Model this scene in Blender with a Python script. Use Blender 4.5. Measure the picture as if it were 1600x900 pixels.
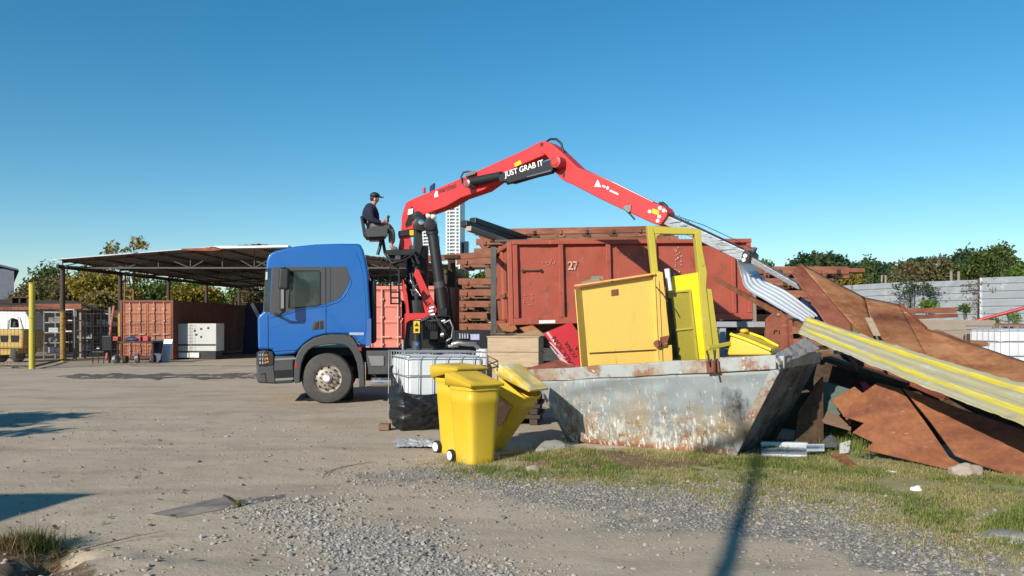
import bpy, bmesh, math, random
import numpy as np
from mathutils import Vector, Matrix, noise

random.seed(7)
rng = np.random.default_rng(7)
V = Vector
S = bpy.context.scene
for o in list(bpy.data.objects):
    bpy.data.objects.remove(o)

# ------------------------------------------------------------------ camera
F, HZ, CZ = 1250.0, 508.0, 1.55        # focal length in photo pixels, horizon row, eye height
cam = bpy.data.cameras.new("Camera")
co = bpy.data.objects.new("Camera", cam)
S.collection.objects.link(co)
co.location = (0, 0, CZ)
co.rotation_euler = (math.radians(90), 0, 0)
cam.sensor_width = 36
cam.lens = 36 * F / 1600
cam.shift_y = (HZ - 450) / 1600
cam.clip_start = 0.1
cam.clip_end = 6000
S.camera = co
S.render.resolution_x, S.render.resolution_y = 1024, 576

# ------------------------------------------------------------------ sky and sun
SUN_AZ, SUN_EL = 34.0, 25.5            # light travels to the right of straight ahead / elevation
w = bpy.data.worlds.new("World")
S.world = w
w.use_nodes = True
nt = w.node_tree
bg = nt.nodes["Background"]
sky = nt.nodes.new("ShaderNodeTexSky")
sky.sky_type = 'NISHITA'
sky.sun_disc = False
sky.sun_elevation = math.radians(SUN_EL)
sky.sun_rotation = math.radians(180 + SUN_AZ)
sky.altitude = 0
sky.air_density = 1.0
sky.dust_density = 0.0
sky.ozone_density = 3.5
hsv = nt.nodes.new("ShaderNodeHueSaturation")
hsv.inputs['Saturation'].default_value = 1.30
hsv.inputs['Hue'].default_value = 0.487
nt.links.new(sky.outputs[0], hsv.inputs['Color'])
nt.links.new(hsv.outputs[0], bg.inputs[0])
bg.inputs[1].default_value = 0.106
ld = bpy.data.lights.new("Sun", 'SUN')
ld.energy = 5.0
ld.angle = math.radians(0.5)
ld.color = (1.0, 0.93, 0.82)
lo = bpy.data.objects.new("Sun", ld)
S.collection.objects.link(lo)
a, e = math.radians(SUN_AZ), math.radians(SUN_EL)
SUND = V((math.sin(a) * math.cos(e), math.cos(a) * math.cos(e), -math.sin(e)))
lo.rotation_euler = SUND.to_track_quat('-Z', 'Y').to_euler()
S.view_settings.view_transform = 'Standard'
S.view_settings.look = 'None'
S.view_settings.exposure = 0.22
S.view_settings.gamma = 1.0
S.view_settings.use_curve_mapping = False
S.render.engine = 'CYCLES'

# ------------------------------------------------------------------ measuring helpers
def P(px, py, Y):
    """photo pixel at a chosen distance -> world point"""
    return V(((px - 800) / F * Y, Y, CZ - (py - HZ) / F * Y))

def G(px, py, z=0.0):
    return P(px, py, (CZ - z) * F / (py - HZ))

def onplane(px, py, p0, n):
    d = P(px, py, 1.0) - V((0, 0, CZ))
    t = (p0 - V((0, 0, CZ))).dot(n) / d.dot(n)
    return V((0, 0, CZ)) + d * t

def smooth(x, a, b):
    t = min(1, max(0, (x - a) / (b - a)))
    return t * t * (3 - 2 * t)

# ------------------------------------------------------------------ mesh builder
ORG = {}

class MB:
    def __init__(s):
        s.v, s.f, s.m = [], [], []
        s.cur = 0

    def add(s, vs, fs):
        n = len(s.v)
        s.v += [V(x) for x in vs]
        s.f += [tuple(i + n for i in f) for f in fs]
        s.m += [s.cur] * len(fs)
        return s

    def hexa(s, p):       # 4 bottom + 4 top points
        return s.add(p, [(0, 3, 2, 1), (4, 5, 6, 7), (0, 1, 5, 4), (1, 2, 6, 5), (2, 3, 7, 6), (3, 0, 4, 7)])

    def box(s, c, d, R=None):
        c = V(c); x, y, z = d[0] / 2, d[1] / 2, d[2] / 2
        p = [V(q) for q in ((-x, -y, -z), (x, -y, -z), (x, y, -z), (-x, y, -z), (-x, -y, z), (x, -y, z), (x, y, z), (-x, y, z))]
        if R is not None:
            p = [R @ q for q in p]
        return s.hexa([c + q for q in p])

    def beam(s, p0, p1, wd, ht, up=(0, 0, 1)):
        p0, p1 = V(p0), V(p1)
        d = (p1 - p0).normalized()
        u = V(up)
        sd = d.cross(u)
        if sd.length < 1e-4:
            sd = d.cross(V((1, 0, 0)))
        sd.normalize()
        u = sd.cross(d)
        a, b = sd * wd / 2, u * ht / 2
        return s.hexa([p0 - a - b, p0 + a - b, p1 + a - b, p1 - a - b, p0 - a + b, p0 + a + b, p1 + a + b, p1 - a + b])

    def tube(s, pts, r, seg=8, cap=True):
        pts = [V(p) for p in pts]
        n = len(pts)
        rs = r if isinstance(r, (list, tuple)) else [r] * n
        t0 = (pts[1] - pts[0]).normalized()
        ref = V((0, 0, 1)) if abs(t0.z) < 0.9 else V((1, 0, 0))
        a = t0.cross(ref).normalized()
        vs, fs = [], []
        for i, p in enumerate(pts):
            t = (pts[min(i + 1, n - 1)] - pts[max(i - 1, 0)])
            if t.length < 1e-6:
                t = t0
            t.normalize()
            a = (a - t * a.dot(t))
            a.normalize()
            b = t.cross(a)
            for k in range(seg):
                an = 2 * math.pi * k / seg
                vs.append(p + (a * math.cos(an) + b * math.sin(an)) * rs[i])
        for i in range(n - 1):
            for k in range(seg):
                k2 = (k + 1) % seg
                fs.append((i * seg + k, i * seg + k2, (i + 1) * seg + k2, (i + 1) * seg + k))
        if cap:
            fs.append(tuple(reversed(range(seg))))
            fs.append(tuple((n - 1) * seg + k for k in range(seg)))
        return s.add(vs, fs)

    def cyl(s, p0, p1, r0, r1=None, seg=14):
        return s.tube([p0, p1], [r0, r0 if r1 is None else r1], seg)

    def prism(s, poly, ext):
        poly = [V(p) for p in poly]
        ext = V(ext)
        n = len(poly)
        vs = poly + [p + ext for p in poly]
        fs = [tuple(range(n)), tuple(reversed(range(n, 2 * n)))]
        fs += [(i, i + n, (i + 1) % n + n, (i + 1) % n) for i in range(n)]
        return s.add(vs, fs)

    def slab(s, poly, th):
        """polygon plate with thickness along its own normal, away from the viewer"""
        poly = [V(p) for p in poly]
        nrm = V((0, 0, 0))
        for i in range(len(poly)):
            nrm += poly[i].cross(poly[(i + 1) % len(poly)])
        nrm.normalize()
        c = sum(poly, V((0, 0, 0))) / len(poly)
        if nrm.dot(V((0, 0, CZ)) - c) > 0:
            nrm = -nrm
        return s.prism(poly, nrm * th)

    def grid(s, fn, nu, nv, matfn=None):
        vs = [fn(i / nu, j / nv) for j in range(nv + 1) for i in range(nu + 1)]
        fs = []
        n = len(s.v)
        s.v += [V(x) for x in vs]
        for j in range(nv):
            for i in range(nu):
                k = j * (nu + 1) + i
                s.f.append((n + k, n + k + 1, n + k + nu + 2, n + k + nu + 1))
                s.m.append(matfn((i + .5) / nu, (j + .5) / nv) if matfn else s.cur)
        return s

    def lathe(s, c, axis, prof, seg=24, closed=False):
        c, axis = V(c), V(axis).normalized()
        ref = V((0, 0, 1)) if abs(axis.z) < 0.9 else V((1, 0, 0))
        a = axis.cross(ref).normalized()
        b = axis.cross(a)
        vs, fs = [], []
        for (r, h) in prof:
            for k in range(seg):
                an = 2 * math.pi * k / seg
                vs.append(c + axis * h + (a * math.cos(an) + b * math.sin(an)) * r)
        m = len(prof)
        for i in range(m if closed else m - 1):
            i2 = (i + 1) % m
            for k in range(seg):
                k2 = (k + 1) % seg
                fs.append((i * seg + k, i * seg + k2, i2 * seg + k2, i2 * seg + k))
        if not closed:
            fs.append(tuple(range(seg)))
            fs.append(tuple(reversed(range((m - 1) * seg, m * seg))))
        return s.add(vs, fs)

    def ball(s, c, r, seg=10, rings=6):
        c = V(c)
        rr = r if isinstance(r, (tuple, list)) else (r, r, r)
        vs, fs = [], []
        for i in range(rings + 1):
            th = math.pi * i / rings
            for k in range(seg):
                an = 2 * math.pi * k / seg
                vs.append(c + V((rr[0] * math.sin(th) * math.cos(an), rr[1] * math.sin(th) * math.sin(an), rr[2] * math.cos(th))))
        for i in range(rings):
            for k in range(seg):
                k2 = (k + 1) % seg
                fs.append((i * seg + k, (i + 1) * seg + k, (i + 1) * seg + k2, i * seg + k2))
        return s.add(vs, fs)

    def xform(s, M):
        s.v = [M @ p for p in s.v]
        return s

    def build(s, name, mats, parent=None, smooth=None, bevel=0, bseg=2, solid=0, label=None, subsurf=0, normals=True, off=0):
        org = ORG.get(parent.name, V((0, 0, 0))) if parent else V((0, 0, 0))
        me = bpy.data.meshes.new(name)
        me.from_pydata([tuple(p - org) for p in s.v], [], s.f)
        if not isinstance(mats, (list, tuple)):
            mats = [mats]
        for m in mats:
            me.materials.append(m)
        if len(mats) > 1:
            me.polygons.foreach_set('material_index', s.m)
        if normals:
            bm = bmesh.new()
            bm.from_mesh(me)
            bmesh.ops.recalc_face_normals(bm, faces=bm.faces)
            bm.to_mesh(me)
            bm.free()
        if smooth:
            me.polygons.foreach_set('use_smooth', [True] * len(me.polygons))
            if smooth < 180:
                me.set_sharp_from_angle(angle=math.radians(smooth))
        me.update()
        o = bpy.data.objects.new(name, me)
        S.collection.objects.link(o)
        if parent:
            o.parent = parent
            ORG[o.name] = org
        if solid:
            md = o.modifiers.new("Solidify", 'SOLIDIFY'); md.thickness = solid; md.offset = off
        if bevel:
            md = o.modifiers.new("Bevel", 'BEVEL'); md.width = bevel; md.segments = bseg
            md.limit_method = 'ANGLE'; md.angle_limit = math.radians(35)
            if bseg > 1 and not smooth:
                me.polygons.foreach_set('use_smooth', [True] * len(me.polygons))
                me.set_sharp_from_angle(angle=math.radians(30))
                md.harden_normals = True
        if subsurf:
            md = o.modifiers.new("Subdivision", 'SUBSURF'); md.levels = subsurf; md.render_levels = subsurf
        if label:
            o['label'] = label
        return o

def thing(name, label, cat, loc, group=None):
    o = bpy.data.objects.new(name, None)
    o.empty_display_size = 0.2
    S.collection.objects.link(o)
    o.location = loc
    o['label'] = label
    o['category'] = cat
    if group:
        o['group'] = group
    ORG[o.name] = V(loc)
    return o

def tag(o, label, cat, group=None):
    o['label'] = label
    o['category'] = cat
    if group:
        o['group'] = group
    return o

def base_origin(o):
    """move a single-mesh thing's origin to the bottom of its bounding box"""
    me = o.data
    co_ = np.empty(len(me.vertices) * 3)
    me.vertices.foreach_get('co', co_)
    co_ = co_.reshape(-1, 3)
    c = V(((co_[:, 0].min() + co_[:, 0].max()) / 2, (co_[:, 1].min() + co_[:, 1].max()) / 2, co_[:, 2].min()))
    me.transform(Matrix.Translation(-c))
    o.location = o.location + c
    return o

def single(mb, name, mats, label, cat, group=None, **kw):
    return tag(base_origin(mb.build(name, mats, None, **kw)), label, cat, group)

def struct(o):
    o['kind'] = 'structure'
    return o

def stuff(o):
    o['kind'] = 'stuff'
    return o

def copy_tree(o, parent=None):
    c = o.copy()
    S.collection.objects.link(c)
    if parent:
        c.parent = parent
    for ch in list(o.children):
        copy_tree(ch, c)
    return c

def text(name, body, size, m, parent, origin, xd, yd, ext=0.002, bold=0.0, squeeze=1.0):
    cu = bpy.data.curves.new(name, 'FONT')
    cu.body = body
    cu.size = size
    cu.extrude = ext
    cu.offset = bold
    ob = bpy.data.objects.new(name, cu)
    S.collection.objects.link(ob)
    dg = bpy.context.evaluated_depsgraph_get()
    me = bpy.data.meshes.new_from_object(ob.evaluated_get(dg))
    bpy.data.objects.remove(ob)
    xd, yd = V(xd).normalized(), V(yd)
    yd = (yd - xd * yd.dot(xd)).normalized()
    zd = xd.cross(yd)
    org = ORG.get(parent.name, V((0, 0, 0)))
    M = Matrix((xd * squeeze, yd, zd)).transposed().to_4x4()
    M.translation = V(origin) - org
    me.transform(M)
    me.materials.clear()
    me.materials.append(m)
    me.name = name
    o = bpy.data.objects.new(name, me)
    S.collection.objects.link(o)
    o.parent = parent
    ORG[o.name] = org
    return o

# ------------------------------------------------------------------ materials
def _new(name):
    m = bpy.data.materials.new(name)
    m.use_nodes = True
    nt = m.node_tree
    return m, nt, nt.nodes["Principled BSDF"]

def N(nt, typ, **kw):
    n = nt.nodes.new(typ)
    for k, v in kw.items():
        if k.startswith('_'):
            setattr(n, k[1:], v)
        else:
            n.inputs[k].default_value = v
    return n

def L(nt, a, b):
    nt.links.new(a, b)

def rgba(c):
    return (c[0], c[1], c[2], 1)

def noise_fac(nt, vec, scale, detail=5, rough=.6, lo=None, hi=None, dist=0):
    n = N(nt, 'ShaderNodeTexNoise', Scale=scale, Detail=detail, Roughness=rough, Distortion=dist)
    L(nt, vec, n.inputs['Vector'])
    if lo is None:
        return n.outputs['Fac']
    r = N(nt, 'ShaderNodeMapRange')
    r.inputs['From Min'].default_value = lo
    r.inputs['From Max'].default_value = hi
    L(nt, n.outputs['Fac'], r.inputs['Value'])
    return r.outputs[0]

def mixc(nt, fac, a, b):
    n = N(nt, 'ShaderNodeMix', _data_type='RGBA')
    for k, val in ((0, fac), (6, a), (7, b)):
        if hasattr(val, 'links') or hasattr(val, 'is_linked'):
            L(nt, val, n.inputs[k])
        else:
            n.inputs[k].default_value = val if k == 0 else rgba(val)
    return n.outputs[2]

def vec(nt, sc=(1, 1, 1), rot=(0, 0, 0), src='Object'):
    t = N(nt, 'ShaderNodeTexCoord')
    mp = N(nt, 'ShaderNodeMapping')
    mp.inputs['Scale'].default_value = sc
    mp.inputs['Rotation'].default_value = rot
    L(nt, t.outputs[src], mp.inputs['Vector'])
    return mp.outputs[0]

def bump(nt, b, h, strength, dist=.01):
    n = N(nt, 'ShaderNodeBump', Strength=strength, Distance=dist)
    L(nt, h, n.inputs['Height'])
    L(nt, n.outputs[0], b.inputs['Normal'])

def mat(name, col, rough=.6, metal=0., var=.18, scale=5., bmp=.0, bscale=30., patch=None, coat=0., dirt=None, stretch=(1, 1, 1), spec=.5):
    """patch: list of (colour, noise scale, low, high, stretch); dirt: (colour, amount)"""
    m, nt, b = _new(name)
    v = vec(nt, stretch)
    f = noise_fac(nt, v, scale)
    c = mixc(nt, f, tuple(x * (1 - var) for x in col), tuple(min(.95, x * (1 + var)) for x in col))
    for i, p in enumerate(patch or []):
        v2 = vec(nt, p[4] if len(p) > 4 else (1, 1, 1))
        f2 = noise_fac(nt, v2, p[1], 8, .68, p[2], p[3])
        c = mixc(nt, f2, c, p[0])
    if dirt:
        f3 = noise_fac(nt, vec(nt), 2.2, 9, .7, .35, .8)
        k = N(nt, 'ShaderNodeMath', _operation='MULTIPLY')
        L(nt, f3, k.inputs[0]); k.inputs[1].default_value = dirt[1]
        c = mixc(nt, k.outputs[0], c, dirt[0])
    L(nt, c, b.inputs['Base Color'])
    b.inputs['Metallic'].default_value = metal
    b.inputs['Specular IOR Level'].default_value = spec
    r = N(nt, 'ShaderNodeMapRange')
    r.inputs['To Min'].default_value = max(.03, rough - .12)
    r.inputs['To Max'].default_value = min(1, rough + .12)
    L(nt, noise_fac(nt, v, scale * 2.3), r.inputs['Value'])
    L(nt, r.outputs[0], b.inputs['Roughness'])
    if coat:
        b.inputs['Coat Weight'].default_value = coat
        b.inputs['Coat Roughness'].default_value = .06
    if bmp:
        bump(nt, b, noise_fac(nt, v, bscale, 6, .65), bmp)
    return m

def rust(name, cols, scale=2.2, st=(1, 1, 1), pale=None, bmp=.25, rough=.8):
    m, nt, b = _new(name)
    v = vec(nt, st)
    n1 = noise_fac(nt, v, scale, 9, .66, dist=.3)
    n2 = noise_fac(nt, vec(nt), scale * 9, 7, .7)
    ad = N(nt, 'ShaderNodeMath', _operation='MULTIPLY_ADD')
    L(nt, n2, ad.inputs[0]); ad.inputs[1].default_value = .35
    L(nt, n1, ad.inputs[2])
    rp = N(nt, 'ShaderNodeValToRGB')
    k = len(cols)
    rp.color_ramp.elements[0].position = .42
    rp.color_ramp.elements[0].color = rgba(cols[0])
    rp.color_ramp.elements[1].position = .92
    rp.color_ramp.elements[1].color = rgba(cols[-1])
    for i in range(1, k - 1):
        el = rp.color_ramp.elements.new(.42 + .5 * i / (k - 1))
        el.color = rgba(cols[i])
    L(nt, ad.outputs[0], rp.inputs[0])
    c = rp.outputs[0]
    dk = N(nt, 'ShaderNodeMix', _data_type='RGBA', _blend_type='MULTIPLY')
    L(nt, noise_fac(nt, vec(nt, st), .7, 5, .6, .42, .74), dk.inputs[0]); L(nt, c, dk.inputs[6]); dk.inputs[7].default_value = (.50, .38, .36, 1)
    c = dk.outputs[2]
    c = mixc(nt, noise_fac(nt, vec(nt, (3, 3, .5)), 5, 8, .75, .66, .72), c, tuple(x * .45 for x in cols[0]))
    if pale:
        c = mixc(nt, noise_fac(nt, vec(nt, (.5, .5, 3)), 9, 6, .6, .66, .71), c, pale)
    L(nt, c, b.inputs['Base Color'])
    b.inputs['Roughness'].default_value = rough
    b.inputs['Specular IOR Level'].default_value = .25
    if bmp:
        bump(nt, b, n2, bmp)
    return m

M = {}
M['rust_plate'] = rust('rust plate', [(.11, .042, .022), (.25, .095, .042), (.36, .165, .072), (.40, .225, .12)], 1.6, (1, 1, 2.2), (.5, .38, .24))
M['rust_plate_orange'] = rust('orange rust plate', [(.11, .045, .03), (.22, .085, .045), (.33, .135, .058), (.40, .225, .12)], 1.3, (.6, 1, 2), (.46, .33, .2))
M['rust_red'] = rust('red rusty steel', [(.10, .036, .024), (.22, .072, .046), (.30, .105, .062), (.36, .16, .095)], 3, (1, 1, 1), (.4, .25, .15))
M['rust_rail'] = rust('rusty rail', [(.10, .045, .03), (.22, .085, .052), (.32, .135, .08), (.38, .20, .12)], 4, (.3, 1, 1))
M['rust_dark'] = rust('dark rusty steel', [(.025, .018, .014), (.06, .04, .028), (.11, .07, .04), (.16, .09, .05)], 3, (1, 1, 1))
M['blue'] = mat('blue cab paint', (.0, .10, .38), .38, 0, .04, 1.5, coat=.6, dirt=((.03, .13, .33), .2))
M['char'] = mat('charcoal plastic', (.055, .056, .058), .55, 0, .12, 8, .05, 80)
M['black'] = mat('black plastic', (.018, .018, .02), .5, 0, .2, 8, .05, 60)
M['blackm'] = mat('black painted steel', (.022, .022, .024), .4, .2, .3, 6, .05, 40, dirt=((.12, .10, .085), .25))
M['rubber'] = mat('tyre rubber', (.045, .043, .041), .85, 0, .25, 14, .2, 60, dirt=((.20, .18, .155), .5))
M['chassis'] = mat('dusty chassis steel', (.05, .05, .052), .7, .1, .3, 6, .1, 40, dirt=((.22, .19, .16), .45))
M['greyM'] = mat('grey painted steel', (.22, .22, .22), .6, .1, .2, 6, .1, 40, dirt=((.18, .14, .11), .4))
M['rim'] = mat('dusty wheel rim', (.42, .37, .31), .55, .3, .2, 12, .1, 60, dirt=((.22, .15, .10), .5))
M['hole'] = mat('dark recess', (.012, .012, .012), .9, 0, .1)
M['red'] = mat('red crane paint', (.66, .032, .034), .5, 0, .08, 2, .04, 30, coat=.12, dirt=((.30, .08, .065), .22), patch=[((.50, .05, .045), 2.2, .55, .8)])
M['redp'] = mat('crane pin', (.42, .05, .05), .5, .1, .1, 4)
M['white'] = mat('white paint', (.78, .78, .76), .5, 0, .06, 6, dirt=((.4, .36, .3), .18))
M['offwhite'] = mat('dull white housing', (.52, .52, .50), .55, 0, .08, 3, dirt=((.35, .31, .26), .3))
M['whitel'] = mat('white lettering', (.85, .85, .84), .5, 0, .02)
M['darkl'] = mat('dark lettering', (.03, .02, .03), .5, 0, .02)
M['yelstick'] = mat('yellow sticker', (.75, .5, .02), .5, 0, .05)
M['steel'] = mat('scraped steel', (.45, .45, .46), .38, .75, .3, 7, .15, 60, patch=[((.10, .095, .09), 9, .52, .60, (.4, .4, 6)), ((.75, .75, .74), 14, .60, .66, (.5, .5, 9))])
M['steeld'] = mat('dark scraped steel', (.20, .20, .205), .45, .6, .4, 9, .15, 60, patch=[((.55, .55, .55), 12, .58, .66, (.5, .5, 9))])
M['galv'] = mat('galvanised sheet', (.60, .64, .68), .45, .25, .08, 4, patch=[((.45, .48, .52), 3, .55, .75)])
M['chrome'] = mat('bright metal', (.7, .7, .72), .18, 1, .05)
M['glass'] = mat('tinted cab glass', (.012, .018, .018), .05, 0, .3, 3, spec=.8, patch=[((.045, .058, .055), 3.0, .48, .72), ((.08, .095, .09), 7, .62, .74)])  # pale blotches in the colour imitate trees reflected in the glass
M['amber'] = mat('amber lens', (.8, .22, .02), .2, 0, .05)
M['lamp'] = mat('clear lamp lens', (.62, .64, .66), .12, .2, .1)
M['redlens'] = mat('red lens', (.5, .02, .02), .2, 0, .05)
M['cont'] = mat('faded red container paint', (.37, .078, .048), .66, 0, .20, 1.4, .12, 30,
    patch=[((.20, .065, .038), 3.2, .54, .70), ((.42, .17, .12), 5, .58, .75, (1, 1, .4)), ((.22, .09, .05), 6, .60, .70, (2, 2, .25)), ((.62, .5, .42), 15, .73, .76), ((.10, .045, .03), 22, .70, .73)])
M['cont_end'] = mat('weathered container end', (.38, .09, .05), .66, 0, .16, 1.6, .12, 30,
    patch=[((.30, .13, .07), 3.2, .50, .70, (1, 1, .3)), ((.12, .06, .04), 7, .66, .74), ((.5, .4, .3), 17, .74, .77)])
M['box_or'] = mat('orange box paint', (.36, .125, .06), .62, 0, .12, 1.5, .06, 30, patch=[((.28, .10, .06), 4, .62, .74)])
M['box_shaded'] = mat('shaded brown box paint', (.15, .042, .032), .66, 0, .15, 1.5, .06, 30, patch=[((.09, .04, .03), 3, .6, .74)])  # side wall colour darkened for the shade under the canopy
M['box_pink'] = mat('sun bleached box paint', (.62, .20, .15), .6, 0, .1, 1.5, .05, 30, patch=[((.45, .13, .09), 3, .6, .75)])
M['yel'] = mat('yellow machine paint', (.82, .52, .11), .5, 0, .06, 2, .05, 30, patch=[((.24, .10, .035), 9, .735, .76), ((.60, .33, .06), 3.5, .55, .8, (1, 1, .3)), ((.48, .25, .05), 7, .60, .72, (2.5, 2.5, .2)), ((.30, .13, .04), 16, .70, .73)], dirt=((.55, .36, .12), .3))
M['yelb'] = mat('bright yellow paint', (.80, .66, .015), .48, 0, .06, 2, .05, 30, patch=[((.30, .16, .03), 10, .72, .76)])
M['yelold'] = mat('worn yellow paint', (.47, .39, .05), .55, 0, .12, 3, .08, 30, patch=[((.22, .10, .035), 6, .60, .70), ((.5, .46, .2), 4, .6, .7)])
M['bin'] = mat('yellow bin plastic', (.66, .43, .012), .45, 0, .09, 2.5, .04, 50, patch=[((.60, .50, .30), 1.7, .60, .76), ((.40, .27, .06), 4, .66, .78, (1, 1, .3))], dirt=((.50, .38, .14), .35))
M['binw'] = mat('sun bleached bin lid', (.72, .48, .03), .5, 0, .1, 3, .04, 50, patch=[((.72, .68, .52), 3, .42, .62)])
M['ibc'] = mat('white tank plastic', (.74, .76, .78), .4, 0, .06, 3, dirt=((.5, .48, .42), .2))
M['cage'] = mat('galvanised cage tube', (.42, .43, .44), .45, .6, .15, 12)
M['film'] = mat('black plastic film', (.012, .012, .013), .45, 0, .2, 4, .25, 9)
M['clear'] = mat('clear plastic film', (.50, .50, .49), .3, 0, .1, 6, .5, 25)
M['wood'] = mat('pale plywood', (.44, .33, .215), .8, 0, .28, 3, .15, 30, stretch=(1, 1, 9), patch=[((.30, .20, .12), 3, .52, .72, (.6, .6, 6)), ((.17, .10, .05), 7, .68, .72, (1, 1, 3)), ((.52, .45, .36), 2, .58, .75)])
M['woodg'] = mat('grey weathered timber', (.26, .21, .165), .85, 0, .25, 5, .25, 30, stretch=(.5, 3, 8))
M['woodp'] = mat('pale weathered timber', (.40, .32, .24), .85, 0, .2, 5, .25, 30, stretch=(.5, 3, 8))
M['woodbrown'] = mat('brown timber', (.19, .12, .075), .85, 0, .25, 5, .25, 30, stretch=(.5, 3, 8))
M['signred'] = mat('red sign paint', (.50, .03, .045), .5, 0, .08, 3)
M['conc'] = mat('concrete chunk', (.25, .235, .20), .9, 0, .3, 4, .4, 25)
M['stone'] = mat('rough stone', (.36, .29, .23), .9, 0, .25, 6, .5, 20)
M['roofsheet'] = mat('dull roof sheet', (.20, .185, .175), .7, .2, .25, 3, .1, 30, patch=[((.18, .09, .06), 2.5, .55, .7)])
M['bluedark'] = mat('dark blue sheet', (.02, .03, .09), .6, 0, .2, 4)
M['navy'] = mat('navy sweater', (.010, .013, .035), .9, 0, .25, 18, .2, 90)
M['trouser'] = mat('grey brown trousers', (.16, .13, .115), .9, 0, .25, 14, .2, 60)
M['skin'] = mat('skin', (.48, .25, .17), .55, 0, .08, 8)
M['hair'] = mat('dark hair', (.02, .015, .012), .7, 0, .2, 20)
M['tarp'] = mat('blue tarpaulin', (.05, .12, .32), .5, 0, .15, 5, .2, 10)
M['trunk'] = mat('bark', (.10, .075, .055), .9, 0, .25, 8, .3, 20)
M['gwall'] = mat('fence sheet metal', (.36, .38, .41), .55, .25, .12, .8, .06, 20, patch=[((.52, .54, .56), 1.5, .55, .7), ((.25, .2, .17), 5, .70, .76)])
M['fork'] = mat('forklift yellow', (.44, .28, .07), .5, 0, .1, 3, .05, 30, patch=[((.2, .1, .04), 7, .68, .74)])
M['slate'] = mat('slate blue wall', (.075, .085, .115), .7, 0, .12, 1.5, .05, 20)
# ------------------------------------------------------------------ ground
def inpoly(x, y, poly):
    c = False
    n = len(poly)
    j = n - 1
    for i in range(n):
        xi, yi = poly[i]
        xj, yj = poly[j]
        if (yi > y) != (yj > y) and x < (xj - xi) * (y - yi) / (yj - yi) + xi:
            c = not c
        j = i
    return c

def gp(pts):
    return [tuple(G(px, py)[:2]) for px, py in pts]

def pdist(x, y, poly):
    best = 1e9
    n = len(poly)
    for i in range(n):
        ax, ay = poly[i]; bx, by = poly[(i + 1) % n]
        dx, dy = bx - ax, by - ay
        t = max(0, min(1, ((x - ax) * dx + (y - ay) * dy) / (dx * dx + dy * dy + 1e-9)))
        best = min(best, math.hypot(x - ax - t * dx, y - ay - t * dy))
    return best if inpoly(x, y, poly) else -best

def n2(x, y, s, o=0.0):
    return noise.fractal(V((x * s + o, y * s - o, o)), 0.8, 2.0, 4)

PEBBLE = gp([(395, 800), (470, 782), (560, 800), (660, 832), (760, 868), (860, 905), (900, 990), (520, 990), (455, 880)])
CORNER = gp([(-60, 848), (60, 846), (120, 858), (150, 905), (160, 990), (-60, 990)])
GREYG = gp([(560, 742), (700, 722), (800, 738), (1000, 752), (1200, 757), (1420, 790), (1660, 850), (1660, 990), (1420, 905), (1180, 838), (960, 822), (820, 792), (690, 762)])
GRASS = gp([(690, 722), (760, 728), (850, 700), (1000, 703), (1150, 712), (1290, 690), (1450, 725), (1700, 735), (1760, 890), (1600, 884), (1420, 838), (1240, 796), (1000, 762), (820, 752)])
SOILY = gp([(800, 712), (1000, 706), (1150, 718), (1100, 735), (820, 732)])

def hgt(x, y):
    h = smooth(x, 6.5, 11) * (smooth(y, 11, 23) * 1.0 + smooth(y, 23, 42) * .55)
    if y > 44:
        h *= 1 - .0 * y
    if y < 40 and abs(x) < 22:
        h += .022 * n2(x, y, .35, 3.1) * smooth(40 - y, 0, 10)
        if y < 18:
            h += .008 * n2(x, y, 1.7, 9.2) + .004 * n2(x, y, 6, 1.2)
            # tyre ruts running across the yard
            h += -.015 * math.exp(-((y - 10.8 - .10 * x - .3 * math.sin(x * .5)) / .22) ** 2) * smooth(4 - x, 0, 4)
            h += -.012 * math.exp(-((y - 8.2 - .16 * x) / .2) ** 2) * smooth(1 - x, 0, 3)
    # dug hole and its spoil at the near left corner
    c = G(72, 880)
    d = math.hypot((x - c.x - .02) / .17, (y - c.y) / .22)
    h += -.16 * math.exp(-d ** 4)
    d2 = math.hypot((x - c.x + .42) / .36, (y - c.y - .02) / .3)
    h += .06 * math.exp(-d2 ** 2) * (1 + .8 * n2(x, y, 9, 4))
    d3 = math.hypot((x - c.x - .55) / .45, (y - c.y + .05) / .28)
    h += .025 * math.exp(-d3 ** 2) * (1 + 1.5 * n2(x, y, 8, 7))
    # earth heap by the skip
    c = G(905, 712)
    h += .06 * math.exp(-((x - c.x) / .5) ** 2 - ((y - c.y) / .28) ** 2)
    return h

def axis(lo, hi, step, far_lo, far_hi, k=1.16):
    xs = list(np.arange(lo, hi + 1e-6, step))
    s, x = step, hi
    while x < far_hi:
        s *= k; x += s; xs.append(x)
    s, x = step, lo
    while x > far_lo:
        s *= k; x -= s; xs.insert(0, x)
    return xs

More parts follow.
